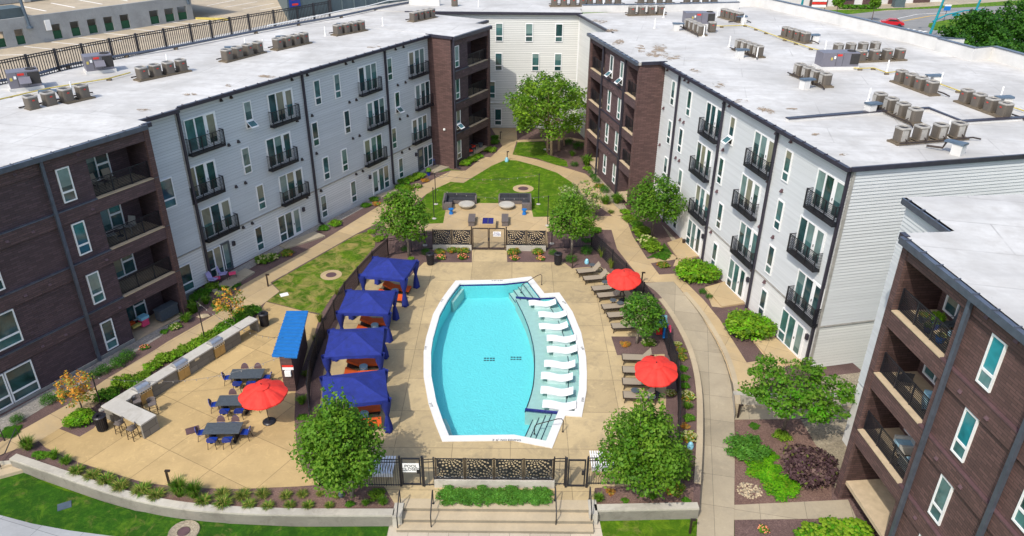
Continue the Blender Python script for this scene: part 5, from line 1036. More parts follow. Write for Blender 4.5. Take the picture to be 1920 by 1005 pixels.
# ---- poles, bollards, string lights
def pole(ub, vb, vt, lab, h=None, foot=True, z=0.):
    p = G(ub, vb, z); h = h or hgt(ub, vb, vt, z); b = thing('light_pole', lab, 'pole', (p[0], p[1], z), 0, 'slim black poles holding string lights'); mb = MB(); mb.tube([(0, 0, 0), (0, 0, h)], .035, 8); local(mb, 'shaft', M['black'], b); mb = MB(); mb.lathe((0, 0, h), [(.05, 0), (.05, .06), (0, .07)], 8, cap=False); local(mb, 'cap', M['black'], b)
    if foot: mb = MB(); mb.lathe((0, 0, .0), [(.2, 0), (.2, .03), (.06, .05), (.05, .12)], 12); local(mb, 'foot', M['counter'], b)
    return np.array([p[0], p[1], z+h])
pt = {}
for k, (ub, vb, vt, L) in dict(a=(817.5, 383, 326, 'slim black string-light pole left of the lawn, the farther one'), b=(814, 410, 353, 'slim black string-light pole left of the lawn, the nearer one'), c=(1009.5, 383, 327, 'slim black string-light pole right of the lawn, the farther one'), d=(1026.5, 423, 368, 'slim black string-light pole right of the lawn, the nearer one'), e=(1034.5, 457, 396, 'slim black lamp pole behind the far right fence'), f=(192, 768, 706, 'slim black string-light pole at the bar end of the kitchen counter'), g=(797, 460, 398, 'slim black lamp pole behind the far left fence'), h=(385, 640, 566, 'slim black string-light pole in the hedge behind the counter')).items(): pt[k] = pole(ub, vb, vt, L)
def string(P, Q, lab, sag=.5, n=12):
    b = thing('string_lights', lab, 'string lights', tuple(P), 0, 'string lights'); pts = [np.array(P)*(1-t)+np.array(Q)*t-np.array([0, 0, sag*4*t*(1-t)]) for t in [k/16 for k in range(17)]]; mb = MB(); mb.tube(pts, .012, 4); mb.done('cable', M['black'], b)
    for k in range(n): t_ = (k+.5)/n; p = np.array(P)*(1-t_)+np.array(Q)*t_-np.array([0, 0, sag*4*t_*(1-t_)]); mb = MB(); mb.lathe((p[0], p[1], p[2]-.12), [(0, 0), (.026, .03), (.026, .06), (.015, .09), (.015, .12)], 6); mb.done('bulb', M['lightmetal'], b)
string(pt['a'], pt['c'], 'string lights across the lawn between the two farther poles'); string(pt['b'], pt['d'], 'string lights across the sofa terrace between the two nearer poles')
string(pt['a'], G(845, 318, 3.0), 'string lights from the left lawn pole over the walk'); K = (P[3]+P[2])/2
string(pt['f'], np.array([f0[0], f0[1], 2.4]), 'string lights over the dining tables from counter pole to kiosk', .9, 16); string(pt['h'], np.array([f0[0]-.3, f0[1]+2, 2.4]), 'string lights over the patio from hedge pole to kiosk', .7, 14)
def bollard(u, v, vt, lab, z=0.):
    p = G(u, v, z); h = min(1.15, max(.75, hgt(u, v, vt, z))); b = thing('bollard_light', lab, 'bollard', (p[0], p[1], z), 0, 'bronze path lights'); mb = MB(); mb.box(-.045, .045, -.045, .045, 0, h); local(mb, 'post', M['bronze'], b); mb = MB(); mb.box(-.055, .2, -.055, .055, h, h+.08); local(mb, 'head', M['bronze'], b)
for u, v, vt, L in ((318, 909, 884, 'bronze bollard light in the front strip of grasses'), (503, 537, 516, 'bronze bollard light at the corner of the dry lawn'), (1383, 783, 761, 'bronze bollard light at the ramped path, below the spreading tree'), (1203, 530, 512, 'bronze bollard light at the right fence behind the far umbrella'), (1073, 503, 484, 'bronze bollard light beside the farthest lounger'), (951, 301, 285, 'bronze bollard light where the far walks meet'), (938, 261, 248, 'bronze bollard light near the far left block'), (1293, 1000, 976, 'bronze bollard light at the corner of the right front lawn')): bollard(u, v, vt, L, LOW if u in (1383, 1293) else 0)
# ---- small fittings
def lawn_ring(u, v, r, lab, ring='gravel', mid='bronze'):
    p = G(u, v); b = thing('drain_ring', lab, 'drain', (p[0], p[1], 0)); mb = MB(); mb.lathe((0, 0, .0), [(r, .0), (r, .035), (r*.5, .035)], 20, cap=False); local(mb, 'stone_ring', M[ring], b); mb = MB(); mb.lathe((0, 0, .02), [(r*.5, 0), (r*.48, .03)], 16); local(mb, 'grate', M[mid], b)
lawn_ring(981, 354, 1.0, 'tan stone ring round a brown drain in the central lawn', 'walk', 'chairbrown'); lawn_ring(621, 516, .8, 'tan stone ring round a drain in the dry lawn', 'walk', 'chairbrown')
p = G(345, 998, LOW); b = thing('drain_ring', 'pebble ring round a rusty drain grate in the front lawn', 'drain', (p[0], p[1], LOW)); mb = MB(); mb.lathe((0, 0, 0), [(.72, .01), (.7, .06), (.3, .06)], 18, cap=False); local(mb, 'stone_ring', M['gravel'], b); mb = MB(); mb.lathe((0, 0, .02), [(.3, 0), (.28, .05)], 12); local(mb, 'grate', M['chairbrown'], b)
for u, v, z, w_, m, L in ((121, 949, LOW, .3, 'bluehood', 'square blue-grey utility cover in the front lawn'), (533, 553, 0, .28, 'pvc', 'small white square cover at the dry lawn edge'), (361, 807, 0, .34, 'chairbrown', 'square brown floor box beside the nearest dining table')):
    p = G(u, v, z); mb = MB(); T = Matrix.Rotation(.5, 4, 'Z'); mb.box(-w_, w_, -w_*.8, w_*.8, 0, .03, 0, T); o = mb.done('cover_plate', M[m], None, False, (p[0], p[1], z+.008)); tag(o, L, 'cover')
def globe(u, v, r, m, lab, z=0.):
    p = G(u, v, z); mb = MB(); mb.lathe((0, 0, 0), [(r*.9, 0), (r, r*.4), (r, r*1.3), (r*.8, r*1.5), (r*.9, r*1.6), (r*.5, r*2.2), (0, r*2.4)], 14, cap=False); o = mb.done('speaker', M[m], None, True, (p[0], p[1], z)); tag(o, lab, 'speaker', 'garden speakers')
globe(1100, 494, .17, 'skyblue', 'pale blue garden speaker in the bed beside the farthest lounger'); globe(950, 303, .2, 'skyblue', 'pale blue garden speaker at the lawn tip where the walks meet'); globe(1294, 840, .17, 'skyblue', 'pale blue garden speaker in the bed by the ramped path wall')
for i, (u, v) in enumerate(((640, 931), )): globe(u, v, .14, 'slate', 'dark garden speaker under the near left tree')
# patio furniture by the left wing and on balconies
def sling_chair(loc, rz, lab, m, fr='bronze', s=1.0, group=None, nm='patio_chair'):
    b = thing(nm, lab, 'chair', loc, rz, group); mb = MB(); mb.hexa([(-.25, -.25, .38), (.25, -.25, .38), (.25, .25, .42), (-.25, .25, .42)], [(-.25, -.25, .41), (.25, -.25, .41), (.25, .25, .45), (-.25, .25, .45)]); local(mb, 'seat', M[m], b); mb = MB(); mb.hexa([(-.25, -.27, .40), (.25, -.27, .40), (.25, -.42, .95), (-.25, -.42, .95)], [(-.25, -.24, .42), (.25, -.24, .42), (.25, -.39, .96), (-.25, -.39, .96)]); local(mb, 'backrest', M[m], b)
    for x in (-.27, .27): mb = MB(); mb.tube([(x, .27, 0), (x, .25, .58), (x, -.3, .60), (x, -.34, 0)], .015, 5); local(mb, 'arm_frame', M[fr], b)
    return b
for u, v, a, L in ((421, 522, -.8, 'lilac sling patio chair before the first left-wing patio door'), (402, 533, -1.2, 'lilac sling patio chair half hidden by the downspout shrub')): p = G(u, v, .12); sling_chair((p[0], p[1], .12), a-.6, L, 'lilac', group='lilac patio chairs')
for u, v, L in ((437, 520, 'pink footstool beside the lilac chair'), (408, 529, 'pink footstool nearest the building corner')):
    p = G(u, v, .12); b = thing('footstool', L, 'footstool', (p[0], p[1], .12), .4, 'pink footstools'); mb = MB(); mb.box(-.24, .24, -.22, .22, .32, .37); local(mb, 'seat', M['pink'], b)
    for y in (-.2, .2): mb = MB(); mb.tube([(-.25, y, 0), (-.22, y, .33), (.22, y, .33), (.25, y, 0)], .014, 5); local(mb, 'leg_frame', M['bronze'], b)
p = G(813, 306, .12); sling_chair((p[0], p[1], .12), -1.9, 'bright blue plastic chair before the far left brick block', 'brightblue', 'brightblue')
p = G(804, 329); b = thing('flower_pot', 'blue glazed pot with a small plant beside the far left walk', 'pot', (p[0], p[1], 0)); mb = MB(); mb.lathe((0, 0, 0), [(.13, 0), (.19, .3), (.21, .34)], 12); local(mb, 'pot', M['chairblue'], b); mb = MB(); mb.lathe((0, 0, .34), [(.1, 0), (.28, .15), (.2, .4), (0, .5)], 8, cap=False); local(mb, 'plant', M['lf1'], b)
p = G(1282, 455, .12); mb = MB(); mb.lathe((0, 0, 0), [(.12, 0), (.16, .28)], 10); o = mb.done('flower_pot', M['bronze'], None, False, (p[0], p[1], .12)); tag(o, 'small dark pot on the farthest right-wing door slab', 'pot')
def onbal(F, s, z, o): q = F.w(s, z, o); return tuple(q)
sling_chair(onbal(FA, 1.6, flA[3], -1.1), FA.rz()-2.9, 'tan sling chair left on the top left brick balcony', 'sling', group='tan chairs on the top left balcony'); sling_chair(onbal(FA, 2.5, flA[3], -1.2), FA.rz()+3.0, 'tan sling chair right on the top left brick balcony', 'sling', group='tan chairs on the top left balcony')
sling_chair(onbal(FA, 1.5, flA[2], -1.0), FA.rz()-1.9, 'pale sling chair left of the table on the third-storey left balcony', 'lightmetal', 'lightmetal', group='pale chairs on the third storey left balcony'); sling_chair(onbal(FA, 2.9, flA[2], -1.1), FA.rz()+1.9, 'pale sling chair right of the table on the third-storey left balcony', 'lightmetal', 'lightmetal', group='pale chairs on the third storey left balcony')
def rtable(loc, lab, m='slate', r=.32, h=.6):
    b = thing('balcony_table', lab, 'table', loc); mb = MB(); mb.lathe((0, 0, h), [(r, 0), (r, .03)], 14); local(mb, 'table_top', M[m], b); mb = MB(); mb.tube([(0, 0, 0), (0, 0, h)], .03, 6); local(mb, 'stem', M['black'], b); mb = MB(); mb.lathe((0, 0, 0), [(.2, 0), (.2, .02)], 10); local(mb, 'foot', M['black'], b)
rtable(onbal(FA, 2.2, flA[2], -1.15), 'small round table on the third-storey left balcony', 'lightmetal')
mb = MB(); T = Matrix.Rotation(FA.rz(), 4, 'Z'); mb.box(-.7, .7, -.3, .3, 0, .7, 0, T); mb.box(-.74, .74, -.34, .34, .7, .8, 0, T); o = mb.done('storage_box', M['slate'], None, False, onbal(FA, 3.6, .0, -.5)); tag(o, 'dark grey deck box on the ground-floor left patio', 'box')
p = onbal(FA, 2.1, 0., -.9); b = thing('play_kitchen', 'red and blue toy play house on the ground-floor left patio', 'toy', p, FA.rz())
for nm, bx, m in (('body', (-.25, .25, -.2, .2, 0, .5), 'pink'), ('roof', (-.3, .3, -.25, .25, .5, .7), 'skyblue'), ('slide', (-.9, -.3, -.15, .1, .2, .35), 'yellow')): mb = MB(); mb.box(*bx); local(mb, nm, M[m], b)
mb = MB(); mb.box(-.7, .5, -.14, .14, 0, .3, 0, T); o = mb.done('toy_bench', M['orange'], None, False, onbal(FA, 1.3, 0., -1.5)); tag(o, 'long orange toy chest against the ground-floor left patio window', 'toy')
# right block balconies
sling_chair(onbal(FB, 1.1, flB[3], -1.25), FB.rz()+math.pi, 'grey high-backed chair on the top right brick balcony', 'slate', 'black'); rtable(onbal(FB, 2.2, flB[3], -.8), 'small teal round table on the top right brick balcony', 'ltbluegrey', .35)
for i, (s, o_, m, L) in enumerate(((.2, -.7, 'slate', 'dark potted flowers nearest the corner on the top right balcony'), (.75, -.9, 'chairblue', 'tall yellow-leaved potted plant on the top right balcony'), (1.0, -.45, 'navy', 'navy potted flowers by the rail on the top right balcony'), (1.75, -.5, 'brightblue', 'bright blue bowl of orange flowers on the top right balcony'))):
    b = thing('potted_plant', L, 'potted plant', onbal(FB, s, flB[3], o_), 0, 'potted flowers on the top right balcony'); mb = MB(); mb.lathe((0, 0, 0), [(.13, 0), (.2, .25), (.21, .28)], 12); local(mb, 'pot', M[m], b); PLANTS = globals().setdefault('PLANTS', []); PLANTS.append((b, i))
def armchair(loc, rz, lab, m, cm, group=None):
    b = thing('armchair', lab, 'armchair', loc, rz, group); mb = MB(); mb.box(-.4, .4, -.4, .4, .15, .32); local(mb, 'base', M[m], b); mb = MB(); mb.box(-.3, .3, -.28, .4, .32, .46); local(mb, 'seat_cushion', M[cm], b); mb = MB(); mb.box(-.4, .4, -.42, -.28, .32, .85); local(mb, 'back', M[m], b)
    for x in (-.4, .3): mb = MB(); mb.box(x, x+.1, -.28, .4, .32, .62); local(mb, 'arm', M[m], b)
    for x in (-.35, .35):
        for y in (-.35, .35): mb = MB(); mb.box(x-.03, x+.03, y-.03, y+.03, 0, .15); local(mb, 'leg', M['bronze'], b)
armchair(onbal(FB, 1.9, flB[2], -1.0), FB.rz()+2.6, 'light blue cushioned seat on the third-storey right balcony', 'ltbluegrey', 'ltbluegrey'); sling_chair(onbal(FB, .3, flB[2], -.6), FB.rz()+1.2, 'black iron chair at the rail of the third-storey right balcony', 'black', 'black')
armchair(onbal(FB, .9, flB[1], -1.2), FB.rz()+2.9, 'cream armchair with grey cushion on the second-storey right balcony', 'counter', 'ltbluegrey', 'cream armchairs on the right balcony'); armchair(onbal(FB, 2.1, flB[1], -.8), FB.rz()+1.6, 'cream armchair half hidden by the pier on the second-storey right balcony', 'counter', 'ltbluegrey', 'cream armchairs on the right balcony')
# coloured towels and floats on the right fence
for u, v, z, w_, h, m, L in ((1243, 604, 1.0, .7, .9, 'skyblue', 'pale blue float hanging on the right fence by the small tree'), (1249, 622, .8, .35, 1.0, 'brightblue', 'bright blue float hanging on the right fence'), (1237, 622, .4, .4, .5, 'redlogo', 'red life vest on the ground by the right fence'), (1255, 618, .8, .3, .5, 'pink', 'pink towel hanging on the right fence')):
    p = G(u, v, z); mb = MB(); mb.rings([[(-w_/2*f, d, k) for f, d, k in ((1, 0, -h/2), (.9, .06, 0), (.7, .02, h/2))], [(w_/2*f, d+.05, k) for f, d, k in ((1, 0, -h/2), (.9, .06, 0), (.7, .02, h/2))], [(w_/2*f, d+.13, k) for f, d, k in ((1, 0, -h/2), (.9, .06, 0), (.7, .02, h/2))], [(-w_/2*f, d+.1, k) for f, d, k in ((1, 0, -h/2), (.9, .06, 0), (.7, .02, h/2))]], 0, False, False); o = mb.done('pool_float', M[m], None, False, tuple(p)); tag(o, L, 'pool toy')

# far left ground-floor patio
TDp = lambda a, o: onbal(FD, a, .45, o)
armchair(TDp(3.6, -.5), FD.rz()+2.6, 'dark armchair with red cushion on the far left ground-floor patio, the nearer one', 'charcoal', 'redlogo', 'red cushioned patio chairs'); armchair(TDp(4.9, -1.0), FD.rz()+3.0, 'dark armchair with red cushion on the far left ground-floor patio, the farther one', 'charcoal', 'redlogo', 'red cushioned patio chairs')
b = thing('potted_plant', 'bushy green potted plant on the far left ground-floor patio', 'potted plant', TDp(6.1, -.5)); mb = MB(); mb.lathe((0, 0, 0), [(.2, 0), (.26, .4), (.28, .45)], 12); local(mb, 'pot', M['slate'], b); PLANTS.append((b, 2))
sling_chair(onbal(FD, 4.2, TD[1]-2.35, -1.0), FD.rz()+2.8, 'tan wooden chair on the far left second-storey balcony', 'tanpanel', 'tanpanel')
sling_chair(onbal(FC, 10.8, TC[1]-2.35, -.9), FC.rz()+2.8, 'pale chair on the far right second-storey balcony', 'lilac', 'black'); sling_chair(onbal(FC, 2.0, TC[1]-2.35, -.8), FC.rz()+2.8, 'bright blue chair on the far right brick corner balcony', 'brightblue', 'black')
# ================================================================== VEGETATION
def leafmesh(name, mats, wts, cl, n, size, seed=0, up=.8, flat=1.0, shell=.45):
    """n small leaf faces spread through clumps cl = (x, y, z, rx, ry, rz)"""
    g = np.random.default_rng(seed); cl = np.array(cl, float); w_ = (cl[:, 3]*cl[:, 4]*cl[:, 5])**.67; idx = g.choice(len(cl), n, p=w_/w_.sum())
    d = g.normal(size=(n, 3)); d /= np.linalg.norm(d, axis=1)[:, None]; r = shell+(1-shell)*g.random(n)**.6; r *= 1+.12*g.normal(size=n)
    c = cl[idx, :3]+d*cl[idx, 3:]*r[:, None]; nn = d*.8+g.normal(size=(n, 3))*.55+np.array([0, 0, up]); nn /= np.linalg.norm(nn, axis=1)[:, None]
    a = np.cross(nn, g.normal(size=(n, 3))); a /= np.linalg.norm(a, axis=1)[:, None]; b = np.cross(nn, a); s = size*(.6+.8*g.random(n))[:, None]; fold = nn*s*.18
    V = np.stack([c-a*s*.5, c-b*s*.32+fold*0-fold, c+a*s*.5, c+b*s*.32-fold], 1).reshape(-1, 3); keep = np.ones(n, bool)
    me = bpy.data.meshes.new(name); me.vertices.add(n*4); me.vertices.foreach_set('co', V.astype(np.float32).ravel()); me.loops.add(n*4); me.loops.foreach_set('vertex_index', np.arange(n*4, dtype=np.int32)); me.polygons.add(n); me.polygons.foreach_set('loop_start', np.arange(0, n*4, 4, dtype=np.int32)); me.polygons.foreach_set('loop_total', np.full(n, 4, np.int32))
    for m in mats: me.materials.append(M[m])
    cw = np.array(wts, float); cm = np.repeat(g.choice(len(mats), max(1, len(cl)), p=cw/cw.sum())[idx][:, None], 1, 1).ravel(); rnd = g.choice(len(mats), n, p=cw/cw.sum()); me.polygons.foreach_set('material_index', np.where(g.random(n) < .45, cm, rnd).astype(np.int32)); me.update(); me.validate(); return me
def crown(R, Rz, K, seed, egg=.35, cr=.36, top=0.):
    g = np.random.default_rng(seed); out = [(0, 0, -.05*Rz, R*.62, R*.62, Rz*.7)]
    for k in range(K):
        z = -0.78+1.66*(k+.5)/K; rr = math.sqrt(max(.02, 1-z*z)); rr *= (1-egg*max(0, z)) * (1 if z > -.4 else 1.05); a = k*2.39996+g.normal()*.25; f = .62+.26*g.random(); s = cr*(.6+.75*g.random())*(1-.35*max(0, z))
        out.append((math.cos(a)*rr*R*f, math.sin(a)*rr*R*f, z*Rz*.86, R*s, R*s, Rz*s*.85))
    for k in range(int(top)): a = g.random()*6.28; rr = R*.35*g.random()**.5; h = .25*Rz+.5*Rz*g.random(); out.append((math.cos(a)*rr, math.sin(a)*rr, Rz*.8+h*.5, R*.07, R*.07, h*.6))
    return out
def tree(lab, base, box, mats, wts, n, size, K=26, egg=.35, seed=1, bark='bark', z=0.0, top=0., name='tree', stems=None, cr=.36, rad=.09, group=None, shell=.45, dz=0., P=None, mn=.55):
    """base pixel of the trunk and pixel box of the crown fix place and size; the crown is a real volume round the trunk"""
    if P is None: P = G(*base, z)
    u0, u1, v0, v1 = box; uc, vc = (u0+u1)/2, (v0+v1)/2; k = pxm(P+np.array([0, 0, 2.]))
    th = math.atan2(CH-2.5-z, math.hypot(P[0], P[1])); R = (u1-u0)/2/k; Hh = (v1-v0)/2/k; Rz = math.sqrt(max((R*mn)**2, (Hh**2-(R*math.sin(th))**2)/math.cos(th)**2)); hc = hgt(*base, vc, z) if base else P[2]
    hc = max(hc, Rz*.95+.45)+dz; off = np.array([(uc-(base[0] if base else uc))/k, 0, 0]); b = thing(name, lab, 'tree', (P[0], P[1], z), 0, group)
    cl = [(x+off[0], y, zz+hc, a, c, d) for x, y, zz, a, c, d in crown(R, Rz, K, seed, egg, cr, top)]
    o = bpy.data.objects.new('crown', leafmesh('crown', mats, wts, cl, int(n*1.2), size, seed, .85, 1, shell)); COL.objects.link(o); o.parent = b
    mb = MB(); g = random.Random(seed); 
    for sx, sy, r_ in (stems or [(0, 0, rad)]): mb.tube([(sx, sy, -.05), (sx*.95+off[0]*.1, sy*.95, hc*.3), (sx*.9+off[0]*.6, sy*.9, hc*.65), (sx*.9+off[0], sy*.9, hc)], [r_*1.25, r_, r_*.8, r_*.5], 8)
    t_ = mb.done('trunk', M[bark], None, True); t_.parent = b; mb = MB()
    for c in cl[1::2]: mb.tube([(off[0]*.6, 0, hc*.6), (c[0]*.5+off[0]*.4, c[1]*.5, (hc*.7+c[2])*.5), tuple(c[:3])], [rad*.45, rad*.3, rad*.12], 5)
    for_ = mb.done('limbs', M[bark], None, True); for_.parent = t_; return b
LF = (['lf1', 'lf2', 'lf3', 'ly2'], [4, 3, 2, 1.5])
tree('dense round-crowned young tree left of the front steps', (661, 932), (573, 727, 742, 914), *LF, 9500, .17, 44, .72, 3, top=5)
tree('dense round-crowned tree with upright leader shoots right of the front steps', (1195, 925), (1117, 1277, 752, 912), *LF, 9500, .17, 42, .5, 4, top=12)
tree('young tree inside the far left corner of the pool fence', (767, 480), (713, 811, 350, 457), *LF, 4200, .2, 28, .45, 5)
tree('young tree inside the far right corner of the pool fence', (1072, 478), (1022, 1112, 358, 456), *LF, 3800, .2, 28, .45, 6)
tree('small round-crowned tree among the loungers on the right', (1194, 643), (1160, 1237, 543, 625), ['dk2', 'lf2', 'lf1', 'wh1'], [4, 4, 3, .6], 3800, .16, 26, .35, 7)
tree('leafy tree before the right brick block by the right wing', (1222, 447), (1172, 1272, 322, 420), ['lf2', 'lf1', 'dk2', 'lf3'], [4, 4, 2, 1], 4600, .2, 30, .3, 8, bark='barkdark')
tree('airy tree with pale dead leaves beside the central lawn', (1092, 410), (1040, 1128, 338, 412), ['lf3', 'ly1', 'wh1', 'lf2'], [3, 2, 3, 1], 1500, .2, 22, .1, 9, cr=.3, shell=.2)
tree('wide spreading tree with tiered branches before the right end wall', (1467, 812), (1372, 1588, 672, 800), ['lf2', 'lf1', 'lm2', 'lf3'], [4, 4, 2, 1.5], 4300, .19, 60, .0, 10, 'barkdark', LOW, cr=.17, shell=.3, mn=.28, dz=.35)
tree('tall multi-stemmed river birch before the far wall', (1034, 291), (940, 1106, 130, 262), ['lf1', 'ly1', 'lf3', 'ly2'], [4, 3, 3, 3], 7000, .26, 50, .3, 11, 'barkpale', 0, name='birch_tree', stems=[(0, 0, .14), (.9, 1.5, .12), (-.4, .8, .1)], cr=.23, shell=.2)
tree('darker tree standing behind the river birch at the far wall', (1058, 273), (960, 1090, 128, 220), ['dk2', 'lf2', 'wh1'], [4, 4, 1], 3000, .26, 30, .3, 12, 'barkpale', 0, cr=.26, shell=.25)
tree('small tree with orange autumn leaves at the far end of the hedge', (442, 612), (405, 472, 528, 600), ['or1', 'og1', 'lf3', 'ly2'], [4, 3, 3, 3], 560, .17, 24, .1, 13, 'barkdark', cr=.22, shell=.2, rad=.04, name='maple_tree')
tree('small orange autumn maple behind the bar end of the counter', (157, 775), (118, 192, 690, 765), ['or1', 'or2', 'og1', 'lf3'], [5, 1, 3, 2], 1100, .13, 26, .1, 14, 'barkdark', cr=.24, shell=.2, rad=.04, name='maple_tree')
# ---- shrubs: each kind a prototype of radius 1, every plant a copy of its own
def dome(K, seed, flat=.75, cr=.42):
    g = np.random.default_rng(seed); out = [(0, 0, flat*.35, .7, .7, flat*.5)]
    for k in range(K): a = k*2.4+g.normal()*.3; rr = .74*math.sqrt((k+.5)/K); z = flat*math.sqrt(max(0.05, 1-rr*rr))*.72; s = cr*(.7+.6*g.random()); out.append((math.cos(a)*rr, math.sin(a)*rr, z, s*.8, s*.8, s*.6*flat))
    return out
def tuft(name, mats, n, seed, h=1.25, lean=.75, wd=.05):
    g = random.Random(seed); mb = MB()
    for k in range(n):
        a = g.random()*6.283; r = .25*g.random()**.5; l = lean*(.3+.9*g.random()); hh = h*(.6+.5*g.random()); ca, sa = math.cos(a), math.sin(a); p = Vector((r*ca, r*sa, 0)); q = Vector((r*ca+ca*l*.45, r*sa+sa*l*.45, hh*.7)); e = Vector((r*ca+ca*l, r*sa+sa*l, hh*(.95 if g.random() > .4 else .65))); t = Vector((-sa, ca, 0))*wd
        m = g.randrange(len(mats)); mb.poly([p-t, p+t, q+t*.8, q-t*.8], m); mb.poly([q-t*.8, q+t*.8, e], m)
    return mb.mesh(name, [M[x] for x in mats])
def hydr(mats, wts, fl, seed, nfl=26, fs=.8):
    me = leafmesh('shrub', mats+[fl], wts+[0.0001], dome(16, seed), 620, .22, seed, .6, 1, .35); g = random.Random(seed); mb = MB()
    for k in range(nfl): a = g.random()*6.28; rr = .9*math.sqrt(g.random()); z = .72*math.sqrt(max(.05, 1-rr*rr))+.02; mb.lathe((math.cos(a)*rr, math.sin(a)*rr, z), [(.0, -.1*fs), (.12*fs, -.06*fs), (.14*fs, .02), (.09*fs, .1*fs), (0, .12*fs)], 7, len(mats), False)
    m2 = mb.mesh('fl', [M[x] for x in mats+[fl]]); import bmesh; bm = bmesh.new(); bm.from_mesh(me); bm.from_mesh(m2); bm.to_mesh(me); bm.free(); bpy.data.meshes.remove(m2); return me
SHR = {}
def kind(k, desc, nm, h, me): SHR[k] = (desc, nm, h, me)
kind('box', 'clipped dark green boxwood ball', 'boxwood', 1.0, [leafmesh('boxwood', ['dk1', 'dk2', 'lm2'], [4, 4, 2], [(0, 0, .55, .95, .95, .75)]+dome(14, 21, 1.1, .4), 1500, .10, 21, .5, 1, .8)])
kind('green', 'leafy green shrub', 'shrub', .9, [leafmesh('shrub', ['lf1', 'lf2', 'lf3', 'lm2'], [4, 3, 2, 2], dome(18, 22), 800, .2, 22), leafmesh('shrub', ['lf1', 'lf2', 'lm2'], [3, 4, 3], dome(18, 23), 800, .2, 23)])
kind('lime', 'yellow-green shrub', 'shrub', .9, [leafmesh('shrub', ['ly1', 'lm1', 'lf3', 'ly2'], [4, 3, 3, 3], dome(18, 24), 850, .19, 24), leafmesh('shrub', ['ly1', 'ly2', 'lf3'], [4, 4, 2], dome(20, 25), 850, .19, 25)])
kind('big', 'large spreading bright green shrub', 'shrub', .8, [leafmesh('shrub', ['ly1', 'lm1', 'ly2', 'lf1'], [4, 4, 4, 3], dome(40, 26, .9, .3), 3600, .12, 26, .9), leafmesh('shrub', ['ly1', 'lm1', 'ly2', 'lf1', 'or1'], [4, 4, 4, 3, .15], dome(40, 27, .9, .3), 3600, .12, 27, .9)])
kind('grass', 'tuft of green ornamental grass', 'grass_tuft', 1.0, [tuft('grass_tuft', ['lf1', 'lf3', 'lf2'], 210, 28)])
kind('brown', 'tuft of brownish green grass', 'grass_tuft', .62, [tuft('grass_tuft', ['og2', 'og1', 'lf2', 'og2'], 260, 29, 1.1, .95), tuft('grass_tuft', ['og2', 'lf1', 'og1', 'lf2'], 230, 30, 1.2, .85)])
kind('plume', 'tall straw-coloured plume grass', 'grass_tuft', 2.0, [tuft('grass_tuft', ['og1', 'og2', 'lf3'], 170, 31, 1.0, .7, .035)])
kind('tall', 'tall feathery fountain grass', 'grass_tuft', 1.4, [tuft('grass_tuft', ['lf1', 'og2', 'lf2'], 340, 32, 1.1, .8, .03)])
kind('rose', 'low green shrub with pink blooms', 'flower_shrub', .85, [hydr(['lf1', 'lf2', 'lf3'], [4, 3, 2], 'pk1', 33, 22)])
kind('white', 'green shrub with cream flower heads', 'flower_shrub', .85, [hydr(['lf1', 'lf3', 'ly2'], [4, 3, 2], 'cr1', 34, 22)])
kind('peach', 'shrub with peach-coloured flower heads', 'flower_shrub', .85, [hydr(['lf3', 'or1', 'ly2'], [4, 1, 2], 'cr1', 35, 34)])
kind('limehyd', 'shrub with lime-green flower heads', 'flower_shrub', .7, [hydr(['lf1', 'lm2', 'lm1'], [3, 3, 2], 'ly1', 36, 60)])
kind('orange', 'round orange-brown shrub', 'shrub', .9, [leafmesh('shrub', ['or2', 'og1', 'or1'], [4, 4, 2], dome(18, 37), 1000, .14, 37)])
kind('autumn', 'green shrub tinged with orange', 'shrub', .95, [leafmesh('shrub', ['lf1', 'og1', 'or2', 'ly2'], [4, 3, 1.2, 2], dome(18, 38), 850, .18, 38)])
kind('jun', 'grey-green creeping juniper', 'juniper', .55, [leafmesh('juniper', ['ju1', 'ju2', 'lf2'], [4, 3, 2], dome(34, 39, .8, .3), 2600, .11, 39, .8), leafmesh('juniper', ['ju1', 'ju2', 'lf2'], [4, 3, 2], dome(34, 40, .8, .3), 2600, .11, 40, .8)])
kind('purple', 'dark purple lace-leaf maple', 'purple_shrub', .95, [leafmesh('purple_shrub', ['pu1', 'pu2', 'pu1', 'og2'], [4, 3, 3, .8], dome(44, 41, .9, .26), 4200, .11, 41, .4)])
kind('cover', 'low mat of bright green ground cover', 'ground_cover', .28, [leafmesh('ground_cover', ['lm1', 'lm2', 'ly1'], [4, 4, 1], dome(30, 42, .8, .3), 2600, .10, 42, .8)])
kind('dcover', 'low mat of dark green ground cover', 'ground_cover', .3, [leafmesh('ground_cover', ['dk2', 'lf2', 'lm2'], [4, 4, 1], dome(30, 43, .8, .3), 2000, .12, 43, .8)])
USED = set()
